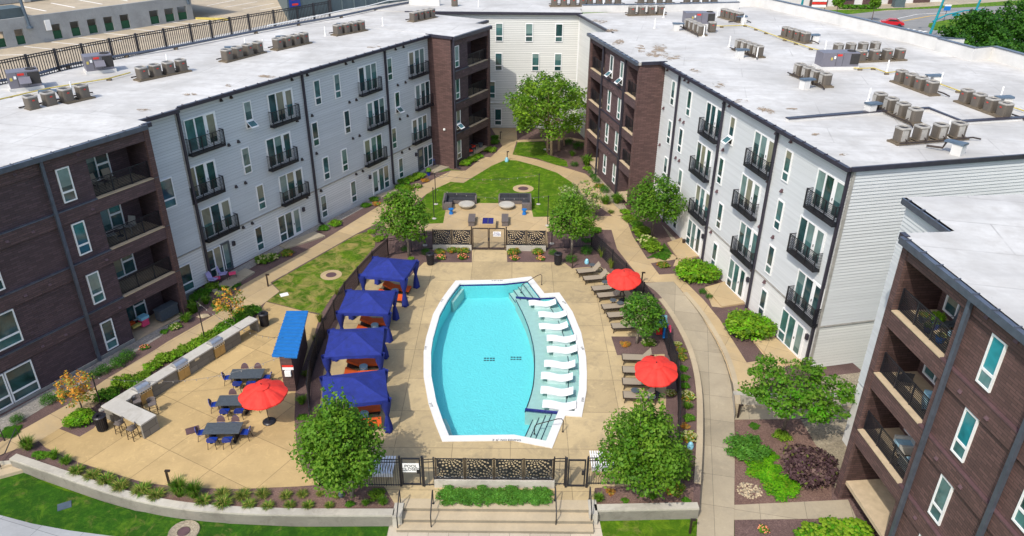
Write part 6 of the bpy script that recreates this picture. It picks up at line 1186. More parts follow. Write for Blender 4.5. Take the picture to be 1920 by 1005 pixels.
def plants(zone, items, z=0.0, frm='left', sort=None):
    """items: (u, v, radius in pixels, kind[, x-stretch]); every plant is one object with a label of its own"""
    cnt = {}
    for it in items: cnt[it[3]] = cnt.get(it[3], 0)+1
    seen = {}
    for i, it in enumerate(items):
        u, v, r, k = it[:4]; st_ = it[4] if len(it) > 4 else 1.0; desc, nm, h, mes = SHR[k]; p = G(u, v+.35*r, z); rw = r/pxm(p)*(1.35 if k in ('peach', 'autumn') else 1.22 if k in ('brown', 'grass', 'tall', 'green', 'lime', 'peach', 'white', 'autumn') else 1.06); seen[k] = seen.get(k, 0)+1
        o = bpy.data.objects.new(nm, mes[i % len(mes)]); COL.objects.link(o); o.location = (p[0], p[1], z-.02); o.rotation_euler.z = random.random()*6.28 if st_ == 1 else 0; f = random.uniform(.9, 1.1); o.scale = (rw*st_, rw, rw*h*f)
        lb = desc+' '+zone if cnt[k] == 1 else '%s %s, %s from the %s' % (desc, zone, ORD[min(seen[k]-1, 19)], frm)
        tag(o, lb, {'grass_tuft': 'grass', 'ground_cover': 'ground cover'}.get(nm, 'shrub'), 'plants '+zone)
plants('along the left brick block', [(34, 786, 13, 'box'), (92, 749, 16, 'box'), (118, 741, 13, 'box'), (178, 703, 11, 'box'), (195, 694, 14, 'box'), (223.6, 680, 16, 'box'), (240.5, 667, 15, 'box'), (271, 650, 10, 'rose'), (329, 611, 11, 'white'), (308, 621, 7, 'green'), (349, 599, 12, 'grass'), (20, 803, 22, 'dcover')])
plants('at the left brick corner', [(355, 567, 9, 'lime'), (364, 579, 12, 'grass'), (366, 556, 11, 'green'), (382, 547, 14, 'green'), (387, 565, 11, 'grass'), (398, 537, 13, 'lime'), (406, 572, 10, 'box'), (420, 541, 9, 'green'), (440, 530, 15, 'dcover')])
plants('in the hedge behind the kitchen counter', [(200, 739, 21, 'green'), (232, 714, 22, 'lime'), (250, 716, 16, 'green'), (267, 703, 15, 'lime'), (286, 685, 16, 'lime'), (308, 671, 17, 'lime'), (330, 663, 14, 'lime'), (351, 652, 16, 'lime'), (375, 641, 17, 'lime'), (395, 629, 17, 'lime'), (422, 613, 18, 'green'), (442, 603, 18, 'green'), (461, 585, 19, 'green'), (475, 580, 15, 'green')], frm='near end')
plants('behind the bar end beside the trash can', [(152, 781, 29, 'big')])
plants('along the front curved wall', [(54, 837, 15, 'tall'), (69, 850, 8, 'green'), (82, 852, 11, 'green'), (102, 856, 12, 'grass'), (125, 865, 12, 'grass'), (145, 882, 14, 'brown'), (174, 889, 14, 'brown'), (200, 898, 16, 'brown'), (228, 909, 16, 'brown'), (267, 917, 18, 'brown'), (294, 926, 15, 'brown'), (338, 922, 19, 'tall'), (365, 925, 18, 'tall'), (382, 938, 15, 'brown'), (418, 925, 14, 'brown'), (420, 941, 17, 'brown'), (455, 927, 14, 'brown'), (468, 944, 13, 'brown')])
plants('left of the front steps', [(493, 925, 13, 'brown'), (503, 947, 12, 'brown'), (536, 927, 11, 'brown'), (544, 946, 11, 'brown'), (567, 925, 10, 'brown'), (578, 947, 11, 'brown'), (600, 925, 7, 'brown'), (618, 947, 9, 'brown'), (634, 927, 9, 'brown'), (656, 944, 8, 'green'), (686, 944, 8, 'grass'), (706, 925, 15, 'lime'), (718, 942, 10, 'grass')])
plants('in the mulch beside the kiosk', [(566, 753, 11, 'grass'), (567, 781, 9, 'green'), (570, 806, 8, 'green'), (575, 700, 9, 'brown'), (592, 640, 9, 'plume'), (600, 600, 9, 'plume'), (632, 550, 7, 'plume')], frm='near end')
plants('right of the front steps', [(1122, 935, 11, 'grass'), (1145, 920, 10, 'orange'), (1171, 937, 7, 'green'), (1223, 932, 9, 'grass'), (1264, 915, 17, 'autumn'), (1286, 937, 8, 'green')])
plants('beside the ramped path', [(1271, 645, 7, 'peach'), (1277, 656, 8, 'autumn'), (1279, 669, 9, 'autumn'), (1280, 690, 9, 'green'), (1283, 707, 10, 'green'), (1284, 722, 9, 'green'), (1288, 742, 13, 'peach'), (1289, 762, 10, 'grass'), (1291, 783, 11, 'green'), (1284, 797, 10, 'orange'), (1290, 818, 14, 'peach'), (1287, 848, 10, 'brown'), (1286, 870, 12, 'brown'), (1286, 892, 11, 'brown'), (1258, 735, 9, 'peach')], frm='far end')
plants('in the lounger bed', [(1172, 644, 11, 'orange'), (1216, 641, 13, 'white')])
plants('left of the far gate', [(798, 473, 9, 'box'), (825, 471, 9, 'autumn'), (827, 481, 10, 'rose'), (847, 469, 9, 'autumn'), (868, 468, 11, 'autumn'), (868, 480, 11, 'rose'), (759, 467, 8, 'box'), (771, 484, 6, 'lime')])
plants('right of the far gate', [(963, 471, 11, 'autumn'), (965, 482, 10, 'rose'), (983, 463, 10, 'green'), (1008, 472, 10, 'autumn'), (1014, 483, 9, 'rose'), (1037, 473, 9, 'box'), (1071, 486, 12, 'box'), (1100, 471, 12, 'box'), (1100, 447, 12, 'dcover')])
plants('along the left wing walk', [(493, 486, 15, 'white'), (510, 481, 13, 'white'), (539, 474, 11, 'autumn'), (607, 427, 10, 'green'), (629, 418, 12, 'lime'), (686, 384, 9, 'green'), (702, 373, 9, 'green'), (707, 381, 9, 'orange'), (697, 433, 8, 'lime'), (710, 447, 10, 'lime')], frm='near end')
plants('at the left wing end', [(752, 351, 12, 'green'), (762, 353, 13, 'lime'), (758, 340, 12, 'green'), (772, 334, 12, 'lime'), (785, 329, 12, 'lime'), (797, 337, 9, 'orange'), (782, 348, 9, 'white')])
plants('before the far left brick block', [(872, 305, 12, 'lime'), (882, 299, 12, 'lime'), (896, 293, 10, 'lime'), (920, 280, 11, 'lime'), (928, 266, 9, 'green'), (928, 257, 8, 'green')], frm='near end')
plants('before the right brick block', [(1067, 267, 9, 'box'), (1084, 275, 11, 'box'), (1073, 290, 7, 'grass'), (1077, 308, 8, 'box'), (1100, 305, 13, 'grass'), (1101, 315, 8, 'lime'), (1107, 323, 6, 'box'), (1112, 330, 7, 'box'), (1117, 338, 9, 'box'), (1124, 348, 8, 'autumn'), (1134, 356, 11, 'box'), (1135, 378, 12, 'grass'), (1145, 397, 6, 'brown'), (1156, 376, 13, 'grass')], frm='far end')
plants('before the right wing', [(1172, 396, 10, 'lime'), (1181, 409, 14, 'lime'), (1192, 420, 12, 'green'), (1201, 432, 17, 'lime'), (1212, 449, 17, 'white'), (1221, 461, 19, 'lime'), (1240, 475, 18, 'dcover'), (1243, 496, 10, 'autumn'), (1119, 431, 10, 'green'), (1128, 478, 10, 'plume'), (1146, 499, 10, 'plume'), (1317, 547, 8, 'box'), (1329, 556, 7, 'box')], frm='far end')
plants('between the right-wing door slabs, the farther one', [(1303, 505, 45, 'big')]); plants('between the right-wing door slabs, the nearer one', [(1400, 607, 50, 'big')])
plants('in the low right bed', [(1403, 832, 44, 'jun', 1.05), (1430, 868, 38, 'cover'), (1460, 897, 44, 'cover'), (1512, 872, 58, 'purple'), (1440, 848, 22, 'cover'), (1465, 815, 15, 'lime'), (1414, 795, 12, 'dcover')], LOW)
plants('at the bottom right corner', [(1432, 990, 12, 'rose'), (1520, 995, 30, 'limehyd'), (1560, 988, 32, 'limehyd'), (1605, 990, 32, 'limehyd')], LOW)
plants('on the front planter', [(846, 922, 29, 'jun'), (876, 926, 24, 'jun'), (904, 922, 29, 'jun'), (930, 926, 22, 'jun'), (955, 923, 30, 'jun'), (983, 926, 24, 'jun'), (1011, 923, 28, 'jun')])
for b, i in PLANTS:
    k = ('autumn', 'lime', 'white', 'peach')[i]; o = bpy.data.objects.new('plant', SHR[k][3][0]); COL.objects.link(o); o.parent = b; o.location = (0, 0, .25); s = (.24, .34, .22, .22)[i]; o.scale = (s, s, s*(2.2 if i == 1 else 1.1))
# boulders and stones
def boulder(u, v, r, lab, z=0., m='stoneblk'):
    p = G(u, v, z); rw = r/pxm(p); g = random.Random(int(u)); mb = MB(); rg = []
    for zz, f in ((0, .9), (.35, 1.0), (.65, .8), (.8, .4)): rg.append([(rw*f*(1+.25*g.uniform(-1, 1))*math.cos(a), rw*.7*f*(1+.25*g.uniform(-1, 1))*math.sin(a), rw*zz*.6) for a in [2*math.pi*k/9 for k in range(9)]])
    mb.rings(rg); o = mb.done('boulder', M[m], None, False, (p[0], p[1], z-.02)); tag(o, lab, 'boulder')
boulder(382, 594, 11, 'flat tan boulder in the bed beside the left brick corner'); boulder(1025, 281, 6, 'grey stone at the foot of the river birch', 0, 'counter'); boulder(1168, 395, 5, 'pale boulder in the grass bed by the right brick block')
for k, (u, v, L) in enumerate(((1405, 920, 'patch of tan and white cobbles in the low mulch bed'),)):
    p = G(u, v, LOW); b = mb = MB(); g = random.Random(5)
    for i in range(150): a = g.random()*6.28; rr = .62*math.sqrt(g.random()); r = g.uniform(.035, .075); mb.lathe((rr*math.cos(a), rr*.9*math.sin(a), 0), [(r*.8, 0), (r, r*.4), (r*.6, r*.9), (0, r)], 6, g.randrange(3), False)
    o = mb.done('cobbles', [M['stoneblk'], M['stoneblk'], M['gravel']], None, False, (p[0], p[1], LOW)); o['kind'] = 'stuff'; tag(o, L, 'cobbles')
# background trees beyond the right wing
def ftree(u, v, zc, wpx, hpx, lab, mats, wts, n, size, egg, seed, name='tree', bark='barkdark', K=30):
    P = G(u, v, zc); k = pxm(P); R = wpx/2/k; Rz = hpx/2/k; b = thing(name, lab, 'tree', (P[0], P[1], LOW), 0, 'background trees'); cl = [(x, y, z+zc-LOW, a, c, d) for x, y, z, a, c, d in crown(R, Rz, K, seed, egg, .32)]
    o = bpy.data.objects.new('crown', leafmesh('crown', mats, wts, cl, n, size, seed, .4, 1, .3)); COL.objects.link(o); o.parent = b; mb = MB(); mb.tube([(0, 0, 0), (0, 0, zc-LOW)], [R*.09, R*.04], 8); t_ = mb.done('trunk', M[bark]); t_.parent = b
DK = (['dk1', 'dk2', 'lf2'], [6, 4, .6])
for u, v, zc, w_, h_, L, eg, sd, n in ((1830, 62, 8, 110, 95, 'dense dark evergreen tree behind the right roof parapet', .5, 51, 5200), (1895, 50, 8, 100, 120, 'large dark evergreen at the right edge beyond the roofs', .5, 52, 5200), (1800, 90, 8, 60, 50, 'low dark evergreen just over the roof parapet', .3, 53, 2600), (1880, 105, 8, 110, 70, 'dark evergreen crown hanging over the right roof corner', .3, 54, 4200)):
    ftree(u, v, zc, w_, h_, L, *DK, n, .42, eg, sd, 'evergreen_tree')
for u, v, w_, h_, L, sd in ((1573, 2, 22, 20, 'small street tree before the brick shop, the left one', 61), (1642, 4, 20, 20, 'small street tree before the shop, the right one', 62), (1440, 2, 46, 16, 'leafy tree beyond the roof at the street corner', 63)): ftree(u, v, 3.2, w_, h_, L, *LF, 900, .45, .2, sd)
# ================================================================== ROOFTOPS
def condenser():
    b = thing('air_conditioner', 'x', 'air conditioner', (0, 0, 0), 0, 'x'); mb = MB(); S = .36
    sq = lambda s, z: [(s*math.copysign(abs(math.cos(a))**.45, math.cos(a)), s*math.copysign(abs(math.sin(a))**.45, math.sin(a)), z) for a in [2*math.pi*(k+.5)/16 for k in range(16)]]
    mb.rings([sq(S, .05), sq(S, .78)]); 
    for k in range(6): mb.rings([sq(S*1.012, .13+.12*k), sq(S*1.012, .145+.12*k)], 0, False)
    local(mb, 'casing', M['beige'], b); mb = MB(); mb.rings([sq(S*1.05, .76), sq(S*1.05, .84), sq(S*.90, .87), sq(S*.86, .76)], 0, False); local(mb, 'top_rim', M['lightmetal'], b)
    mb = MB(); mb.lathe((0, 0, .785), [(.33, 0), (.05, .03)], 14); local(mb, 'fan_guard', M['inner'], b)
    mb = MB(); mb.box(-.1, .28, S*.86, S*1.04, .1, .72); local(mb, 'service_panel', M['lightmetal'], b); mb = MB(); mb.box(-.38, .38, -.38, .38, 0, .05); local(mb, 'base_pan', M['wood'], b)
    mb = MB(); mb.box(-.07, .07, -S*1.045, -S*1.0, .55, .62); local(mb, 'badge', M['redlogo'], b); return b
cu = condenser(); CU = [False]
def row(p, q, n, where, z=RZ, turn=0., pad=True, end='left'):
    P, Q = G(*p, z), G(*q, z); rz = yaw(P, Q)
    if pad:
        b = thing('timber_sleeper', 'weathered timber sleeper base under the condenser row '+where, 'platform', tuple(((P+Q)/2)[:2])+(z,), rz, 'timber bases of condenser rows'); L = np.linalg.norm(Q-P)/2+.55
        for y in (-.36, .36): mb = MB(); mb.box(-L, L, y-.09, y+.09, 0, .11); local(mb, 'beam', M['wood'], b)
        for k in range(n+1): mb = MB(); x = -L+.1+(2*L-.2)*k/n; mb.box(x-.06, x+.06, -.27, .27, .0, .10); local(mb, 'cross_piece', M['wood'], b)
    if pad:
        mb = MB(); y = .62 if abs(turn) < 1 else -.62; mb.tube([(-L, y, .2), (L*.2, y, .16), (L, y, .2), (L+.5, y*1.2, .1)], .05, 6)
        for k in range(n): x = -L+.55+(2*L-1.1)*k/max(1, n-1); mb.tube([(x, y, .18), (x, y*.55, .35)], .035, 5)
        local(mb, 'line_set', M['bronze'], b)
    for k in range(n):
        c = P+(Q-P)*k/max(1, n-1); loc = (c[0], c[1], z+.11); lb = ('beige condenser %s, %s from its %s end' % (where, ORD[k], end)) if n > 1 else 'single beige condenser '+where
        if not CU[0]: cu.location = loc; cu.rotation_euler.z = rz+turn; cu['label'] = lb; cu['group'] = 'condensers '+where; CU[0] = True
        else: dup(cu, loc, rz+turn, lb, 'condensers '+where)
pi = math.pi
for p, q, wh in (((63, 207), (158, 185.5), 'nearest on the left roof'), ((269, 150), (342, 135), 'second row on the left roof'), ((427, 115), (485, 100), 'third row on the left roof'), ((522, 93), (571, 82), 'fourth row on the left roof'), ((634, 66), (677, 58), 'fifth row on the left roof'), ((776, 40.5), (809, 33.5), 'last row on the left roof')): row(p, q, 4, wh)
for p, q, n, wh, t in (((1039, 12), (1092, 11.7), 4, 'leftmost on the far roof', 0), ((1105, 11), (1158, 10.2), 4, 'second on the far roof', 0), ((1201, 9.5), (1253, 9), 4, 'third on the far roof', 0), ((1287, 9.3), (1338, 8), 4, 'rightmost on the far roof', 0), ((1184, 29), (1238, 27.5), 4, 'below the far roof parapet', 0), ((1290, 54.5), (1314, 66), 4, 'behind the far violet unit', pi), ((1357, 34), (1385, 41.5), 4, 'by the far right parapet corner', 0), ((1386, 95), (1420, 107), 4, 'in the middle of the right roof', pi), ((1472, 70), (1508, 80.5), 4, 'along the gas pipe', 0),
        ((1569, 103), (1638, 99.5), 4, 'back of the double bank', pi), ((1612, 116), (1684, 112.5), 4, 'front of the double bank', 0), ((1497, 143), (1545, 162), 4, 'before the near violet unit', pi), ((1686, 156), (1743, 177), 4, 'in the right half of the right roof', 0), ((1808, 194), (1879, 220), 4, 'at the right edge of the right roof', 0), ((1646, 201), (1711, 231), 4, 'on the roof curb', pi), ((1687, 268), (1792, 259), 4, 'nearest on the right roof', pi)): row(p, q, n, wh, RZ+(.1 if 'far roof' in wh and 'parapet' not in wh else 0), t)
row((1334, 60), (1336, 60), 1, 'beside the far violet unit', RZ, 0, False); row((852.5, 11.5), (855, 11.5), 1, 'at the left end of the far roof', RZ+.1, 0, False)
def rtu(u, v, rz, lab, z=RZ, L=1.9, hood=True):
    p = G(u, v, z); b = thing('rooftop_unit', lab, 'rooftop unit', (p[0], p[1], z), rz, 'violet grey rooftop units'); mb = MB(); mb.box(-L/2-.1, L/2+.1, -.75, .75, 0, .22); local(mb, 'curb', M['upstand'], b); mb = MB(); mb.box(-L/2, L/2, -.65, .65, .22, 1.3); local(mb, 'cabinet', M['purple'], b)
    mb = MB(); mb.box(L/2-.72, L/2+.012, -.66, .66, .4, 1.22); local(mb, 'coil_panel', M['inner'], b); mb = MB(); mb.lathe((L/2-.4, 0, 1.3), [(.34, 0), (.34, .05), (.27, .06), (.25, .01)], 14); local(mb, 'fan_ring', M['inner'], b)
    if hood: mb = MB(); mb.hexa([(-.35, -1.15, .55), (.35, -1.15, .55), (.35, -.65, .45), (-.35, -.65, .45)], [(-.35, -1.15, .6), (.35, -1.15, .6), (.35, -.65, .95), (-.35, -.65, .95)]); local(mb, 'air_hood', M['purple'], b)
    for nm, bx, m in (('badge', (-.35, .05, -.665, -.652, 1.05, 1.2), 'redlogo'), ('notice', (-.85, -.7, -.665, -.652, .75, .95), 'yellow'), ('label_plate', (-.6, -.45, -.665, -.652, .85, 1.05), 'pvc'), ('seam', (-.41, -.39, -.66, -.651, .3, 1.28), 'inner'), ('seam', (.14, .16, -.66, -.651, .3, 1.28), 'inner')): mb = MB(); mb.box(*bx); local(mb, nm, M[m], b)
    return b
rtu(50, 166, .62, 'violet grey rooftop unit with an air hood at the left edge of the left roof'); rtu(188, 134, .62, 'violet grey rooftop unit, second one on the left roof')
rtu(1308, 47, .05, 'violet grey rooftop unit far back on the right roof', L=3.0, hood=False); rtu(1566, 127, .1, 'violet grey rooftop unit in the middle of the right roof', L=3.0, hood=False)
def vent(u, v, lab, h=.85):
    p = G(u, v, RZ); b = thing('vent_pipe', lab, 'vent pipe', (p[0], p[1], RZ), 0, 'white roof vent pipes'); mb = MB(); mb.tube([(0, 0, 0), (.02, .03, h)], .055, 8); local(mb, 'pipe', M['pvc'], b); mb = MB(); mb.lathe((0, 0, 0), [(.17, 0), (.13, .06), (.07, .12)], 10); local(mb, 'boot', M['upstand'], b)
for i, (u, v) in enumerate(((136, 176), (314.6, 122), (460.5, 90), (494, 92.5), (610, 67.5), (718, 49))): vent(u, v, 'thin white vent pipe on the left roof, %s from the near end' % ORD[i])
for i, (u, v) in enumerate(((1131, 14), (1229, 13), (1314, 13), (897, 14.5))): vent(u, v, 'thin white vent pipe on the far roof, %s in the list from the left' % ORD[i] if False else 'thin white vent pipe on the far roof, %s' % ('behind the second condenser row', 'behind the third condenser row', 'behind the rightmost condenser row', 'at the left')[i])
for i, (u, v) in enumerate(((1244, 33), (1345, 32), (1227, 53), (1393, 46), (1319, 68), (1367, 88), (1546, 97), (1418, 111), (1662, 135.5), (1762, 160), (1627, 191), (1874, 188), (1774, 256))): vent(u, v, 'thin white vent pipe on the right roof, %s from the far end' % ORD[i], .95)
def pipebox(u, v, rz, lab):
    p = G(u, v, RZ); b = thing('pipe_box', lab, 'pipe box', (p[0], p[1], RZ), rz, 'white roof pipe boxes with blue-grey hoods'); mb = MB(); mb.box(-.28, .28, -.25, .25, 0, .62); local(mb, 'box', M['upstand'], b)
    mb = MB(); mb.hexa([(-.34, -.3, .62), (.75, -.3, .62), (.75, .3, .62), (-.34, .3, .62)], [(-.34, -.26, .74), (.75, -.2, .70), (.75, .2, .70), (-.34, .26, .74)]); local(mb, 'hood', M['bluehood'], b); mb = MB(); mb.tube([(.7, 0, .6), (.8, .1, .2), (1.6, .3, .14)], .06, 6); local(mb, 'line_set', M['bronze'], b)
for u, v, rz, L in ((1267, 57, .1, 'behind the far violet unit'), (1386, 108, .2, 'by the middle condenser row'), (1527, 79, pi, 'by the gas pipe row'), (1507.6, 166, .4, 'before the near violet unit'), (1629.4, 213, .4, 'on the roof curb'), (1794, 290, 2.2, 'nearest the end wall'), (1393, 43, pi, 'by the far right parapet'), (1630, 111, .1, 'between the two condenser banks'), (1752, 158, pi, 'beside the right-half row'), (1883, 200, pi, 'at the right roof edge'), (88, 190, .5, 'beside the nearest left row'), (276, 143, .5, 'beside the second left row'), (432, 104, .5, 'beside the third left row'), (527, 83, .5, 'beside the fourth left row'), (640, 58, .5, 'beside the fifth left row')): pipebox(u, v, rz, 'white pipe box with a blue-grey hood '+L)
def pipe(pts, r, m, lab, z=RZ, h=.16, blocks=True, name='gas_pipe', cat='pipe'):
    P_ = [G(u, v, z)+np.array([0, 0, h]) for u, v in pts]; b = thing(name, lab, cat, tuple(P_[0])); mb = MB(); mb.tube(P_, r, 6); mb.done('pipe', M[m], b)
    if blocks:
        for p in P_[1:-1]: mb = MB(); mb.box(p[0]-.16, p[0]+.16, p[1]-.1, p[1]+.1, z, z+h-r*.6); mb.done('support_block', M['wood'], b)
pipe([(1340, 51), (1353, 52), (1397, 50), (1417, 57), (1436, 64), (1471, 77), (1492, 84), (1520, 93.5), (1558, 103)], .045, 'yellow', 'pale yellow gas pipe running along the right roof, far part'); pipe([(1600, 131), (1612, 132), (1637, 131), (1662, 140), (1690, 137), (1758, 160), (1796, 174), (1860, 193), (1930, 216)], .045, 'yellow', 'pale yellow gas pipe running along the right roof, near part'); pipe([(-10, 193), (20, 186), (90, 170), (205, 151), (245, 140)], .045, 'yellow', 'pale yellow gas pipe along the left roof')
pipe([(-10, 160), (60, 148), (128, 128), (237, 108), (330, 93), (480, 63), (560, 48), (640, 34), (705, 20), (770, 8)], .11, 'gutter', 'thick dark pipe along the back edge of the left roof', RZ, .25); pipe([(503, 58), (560, 47), (640, 29), (690, 20), (730, 9), (757, 7)], .05, 'pvc', 'loose pale cable along the back edge of the left roof', RZ, .5, False, 'cable', 'cable')
b = thing('parapet_wall', 'white upstand wall at the far end of the left roof', 'wall', G(797, 12, RZ)); q0, q1 = G(768, 10, RZ), G(825, 12, RZ); mb = MB(); mb.bar(q0+np.array([0, 0, .55]), q1+np.array([0, 0, .55]), .4, 1.1); mb.done('upstand', M['upstand'], b); 
# ================================================================== PARKING GARAGE on the far left
DZ = 12.55
gd = [G(-40, 172, DZ), G(640, 24, DZ), G(600, -30, DZ), (-30, 130, DZ), (-110, 130, DZ), (-90, 55, DZ)]
b = thing('parking_garage', 'open concrete parking garage deck with painted stalls beyond the left roof', 'garage', (-60, 90, LOW)); mb = MB(); mb.prism([(g[0], g[1]) for g in gd], DZ-.5, DZ); mb.done('deck', M['lot'], b); mb = MB(); mb.prism(inset([(g[0], g[1]) for g in gd], .6), LOW, DZ-.5); mb.done('garage_wall', M['garage'], b)
for i, (p, q) in enumerate([((-20, 104), (68, 102)), ((45, 87), (124, 95)), ((97, 79), (174, 86)), ((147, 70), (228, 77)), ((194, 62), (272, 69)), ((240, 54), (312, 60)), ((281, 47), (355, 53)), ((323, 42), (392, 47)), ((366, 37), (432, 41))]): mb = MB(); a, c = G(*p, DZ), G(*q, DZ); mb.bar(a+np.array([0, 0, .006]), c+np.array([0, 0, .006]), .13, .006); mb.done('stall_line', M['paint'], b)
for i, (p, q) in enumerate([((388, 11), (440, 0)), ((421, 14), (482, 3)), ((455, 17), (514, 6)), ((488, 19), (548, 8)), ((524, 21), (550, 16))]): mb = MB(); a, c = G(*p, DZ), G(*q, DZ); mb.bar(a+np.array([0, 0, .006]), c+np.array([0, 0, .006]), .13, .006); mb.done('stall_line', M['paint'], b)
mb = MB(); a, c = G(368, 36.5, DZ), G(428, 38, DZ); mb.bar(a+np.array([0, 0, .12]), c+np.array([0, 0, .12]), .25, .2); mb.done('kerb', M['yellow'], b)
gw = Fac(G(-30, 97, DZ)[:2], 0); e = (G(365, 36, DZ)-G(-30, 97, DZ))[:2]; gw = Fac(G(-30, 97, DZ)[:2], math.degrees(math.atan2(e[0], e[1]))); ls = lambda u, v: gw.sz(u, v)[0]
ops = [(ls(u-8, v), ls(u+9, v)) for u, v in ((3, 82), (40, 78), (109, 68), (143, 61), (175, 56), (205, 50), (235, 44), (290, 36), (318, 30), (342, 27))]; SE = ls(363, 30); H1 = 2.4
mb = MB(); c_ = -8
for a, e_ in ops: gw.box(mb, c_, a, DZ, DZ+H1, -.25, 0); gw.box(mb, a, e_, DZ+1.45, DZ+H1, -.25, 0); gw.box(mb, a, e_, DZ, DZ+.12, -.25, 0); c_ = e_
gw.box(mb, c_, SE, DZ, DZ+H1, -.25, 0); mb.done('ramp_wall', M['garage'], b)
for a, e_ in ops: mb = MB(); gw.box(mb, a, e_, DZ+.13, DZ+.85, -.2, -.15); mb.done('opening_screen', M['greenmesh'], b)
mb = MB(); gw.box(mb, ls(36, 80), SE+4, DZ+H1-.5, DZ+H1-.05, -12, -.26); mb.done('upper_deck', M['lot'], b)
for k in range(7): mb = MB(); s = ls(60, 75)+k*2.7; gw.box(mb, s, s+.14, DZ+H1-.05, DZ+H1-.03, -6.5, -2.0); mb.done('stall_line', M['paint'], b)
mb = MB(); gw.box(mb, -8, ls(64, 75), DZ+1.5, DZ+3.2, -2.5, -.3); mb.done('dark_panel_wall', M['darkpanel'], b)
mb = MB(); gw.box(mb, -8, SE-8, DZ+H1, DZ+H1+2.6, -9.5, -9.0); mb.done('back_wall', M['garage'], b)
for u, v in ((33, 20), (146, 10)): mb = MB(); s = ls(u, v+50); gw.box(mb, s-.3, s+.3, DZ+H1, DZ+H1+2.8, -8.99, -8.6); mb.done('pilaster', M['counter'], b)
mb = MB(); gw.box(mb, ls(88, 62), ls(98, 61), DZ+1.0, DZ+1.9, .01, .15); mb.done('notice_board', M['pvc'], b)
b = thing('lamp_post', 'slim blue-grey lamp post on the garage wall', 'lamp post', G(60, 54, DZ)); P0 = np.array(gw.w(ls(60, 70), DZ+1.4, .15)); mb = MB(); mb.tube([tuple(P0), tuple(P0+np.array([-.6, 0, 8.0]))], [.14, .1], 8); mb.done('shaft', M['bluehood'], b); mb = MB(); mb.lathe(tuple(P0), [(.28, 0), (.28, .15), (.1, .2)], 8); mb.done('base', M['bluehood'], b)
b = thing('lamp_post', 'slim blue-grey lamp post at the end of the garage ramp wall', 'lamp post', G(355, 30, DZ)); P0 = np.array(gw.w(ls(356, 30), DZ+1.6, .15)); mb = MB(); mb.tube([tuple(P0), tuple(P0+np.array([-.2, 0, 7.0]))], [.14, .1], 8); mb.done('shaft', M['bluehood'], b)
fp = [G(u, v, RZ-.05)[:2] for u, v in ((-25, 166), (60, 147), (162, 124), (262, 103), (362, 83), (470, 62), (560, 45), (619, 33))]
f_ = fence('long black picket railing along the garage deck behind the left roof', fp, 1.75, 2.45, .19, th=.045, pt_=.15); f_.location.z
for ch in list(f_.children): ch.location.z += RZ-.1
b = thing('dark_building', 'windowless dark grey-green panel building behind the left roof', 'building', G(680, 30, RZ)); q = [G(543, 43, DZ), G(620, 30, DZ+.2), G(768, 8, DZ+.2)]
mb = MB(); mb.prism([tuple(q[0][:2]), tuple(q[1][:2]), tuple(q[2][:2]), (q[2][0]-3, q[2][1]+22), (q[0][0]-8, q[0][1]+22)], LOW, DZ+4.6); mb.done('wall', M['darkpanel'], b)
d_ = (q[2]-q[1])/7
for k in range(8): mb = MB(); p = q[1]+d_*k; mb.bar((p[0]+.03, p[1]-.03, DZ), (p[0]+.03, p[1]-.03, DZ+4.6), .12 if k else .35, .1); mb.done('seam', M['black'] if not k else M['darkpanel'], b)
s_ = Fac(q[0][:2], math.degrees(math.atan2((q[1]-q[0])[0], (q[1]-q[0])[1]))); mb = MB(); s_.box(mb, .2, 1.45, DZ+1.5, DZ+2.7, .03, .08); sg = mb.done('sign', M['chairblue'], b); mb = MB(); s_.box(mb, .5, 1.2, DZ+1.7, DZ+1.9, .085, .1); mb.done('sign_mark', M['redlogo'], sg); mb = MB(); s_.box(mb, .5, 1.2, DZ+2.25, DZ+2.45, .085, .1); mb.done('sign_mark', M['redlogo'], sg)
# ================================================================== STREET on the far right
def rsheet(name, pts, mat, lv): return sheet(name, pts, mat, lv, LOW)
rsheet('street', [(1420, 14), (1560, 31), (1640, 36), (1690, 44), (1800, 90), (1990, 130), (2000, 60), (1920, 60), (1700, 12), (1640, -6), (1350, -25)], 'asphalt', 2)
rsheet('street', [(1500, 36), (1545, 30), (1640, 22), (1700, 18), (1780, 15), (1880, 11), (2000, 5), (2000, 30), (1880, 26), (1800, 28), (1745, 42), (1738, 52), (1800, 75), (1990, 110), (1990, 160), (1500, 90)], 'asphalt', 3)
rsheet('pavement', [(1380, 16), (1545, 30), (1640, 22), (1700, 18), (1990, -4), (1990, -30), (1380, -30)], 'greywalk', 4); rsheet('verge', [(1530, 20), (1545, 29), (1600, 26), (1665, 19), (1780, 15), (1860, 12), (1990, 2), (1990, -6), (1850, 5), (1700, 15), (1560, 19)], 'lawn', 6)
rsheet('street_lawn', [(1742, 44), (1780, 36), (1800, 37), (1806, 48), (1830, 54), (1850, 60), (1845, 68), (1800, 62), (1750, 56), (1740, 50)], 'lawn', 7); rsheet('dark_lot', [(1798, 38), (1815, 32), (1880, 31), (1990, 36), (1990, 70), (1850, 57), (1808, 47)], 'darklot', 6)
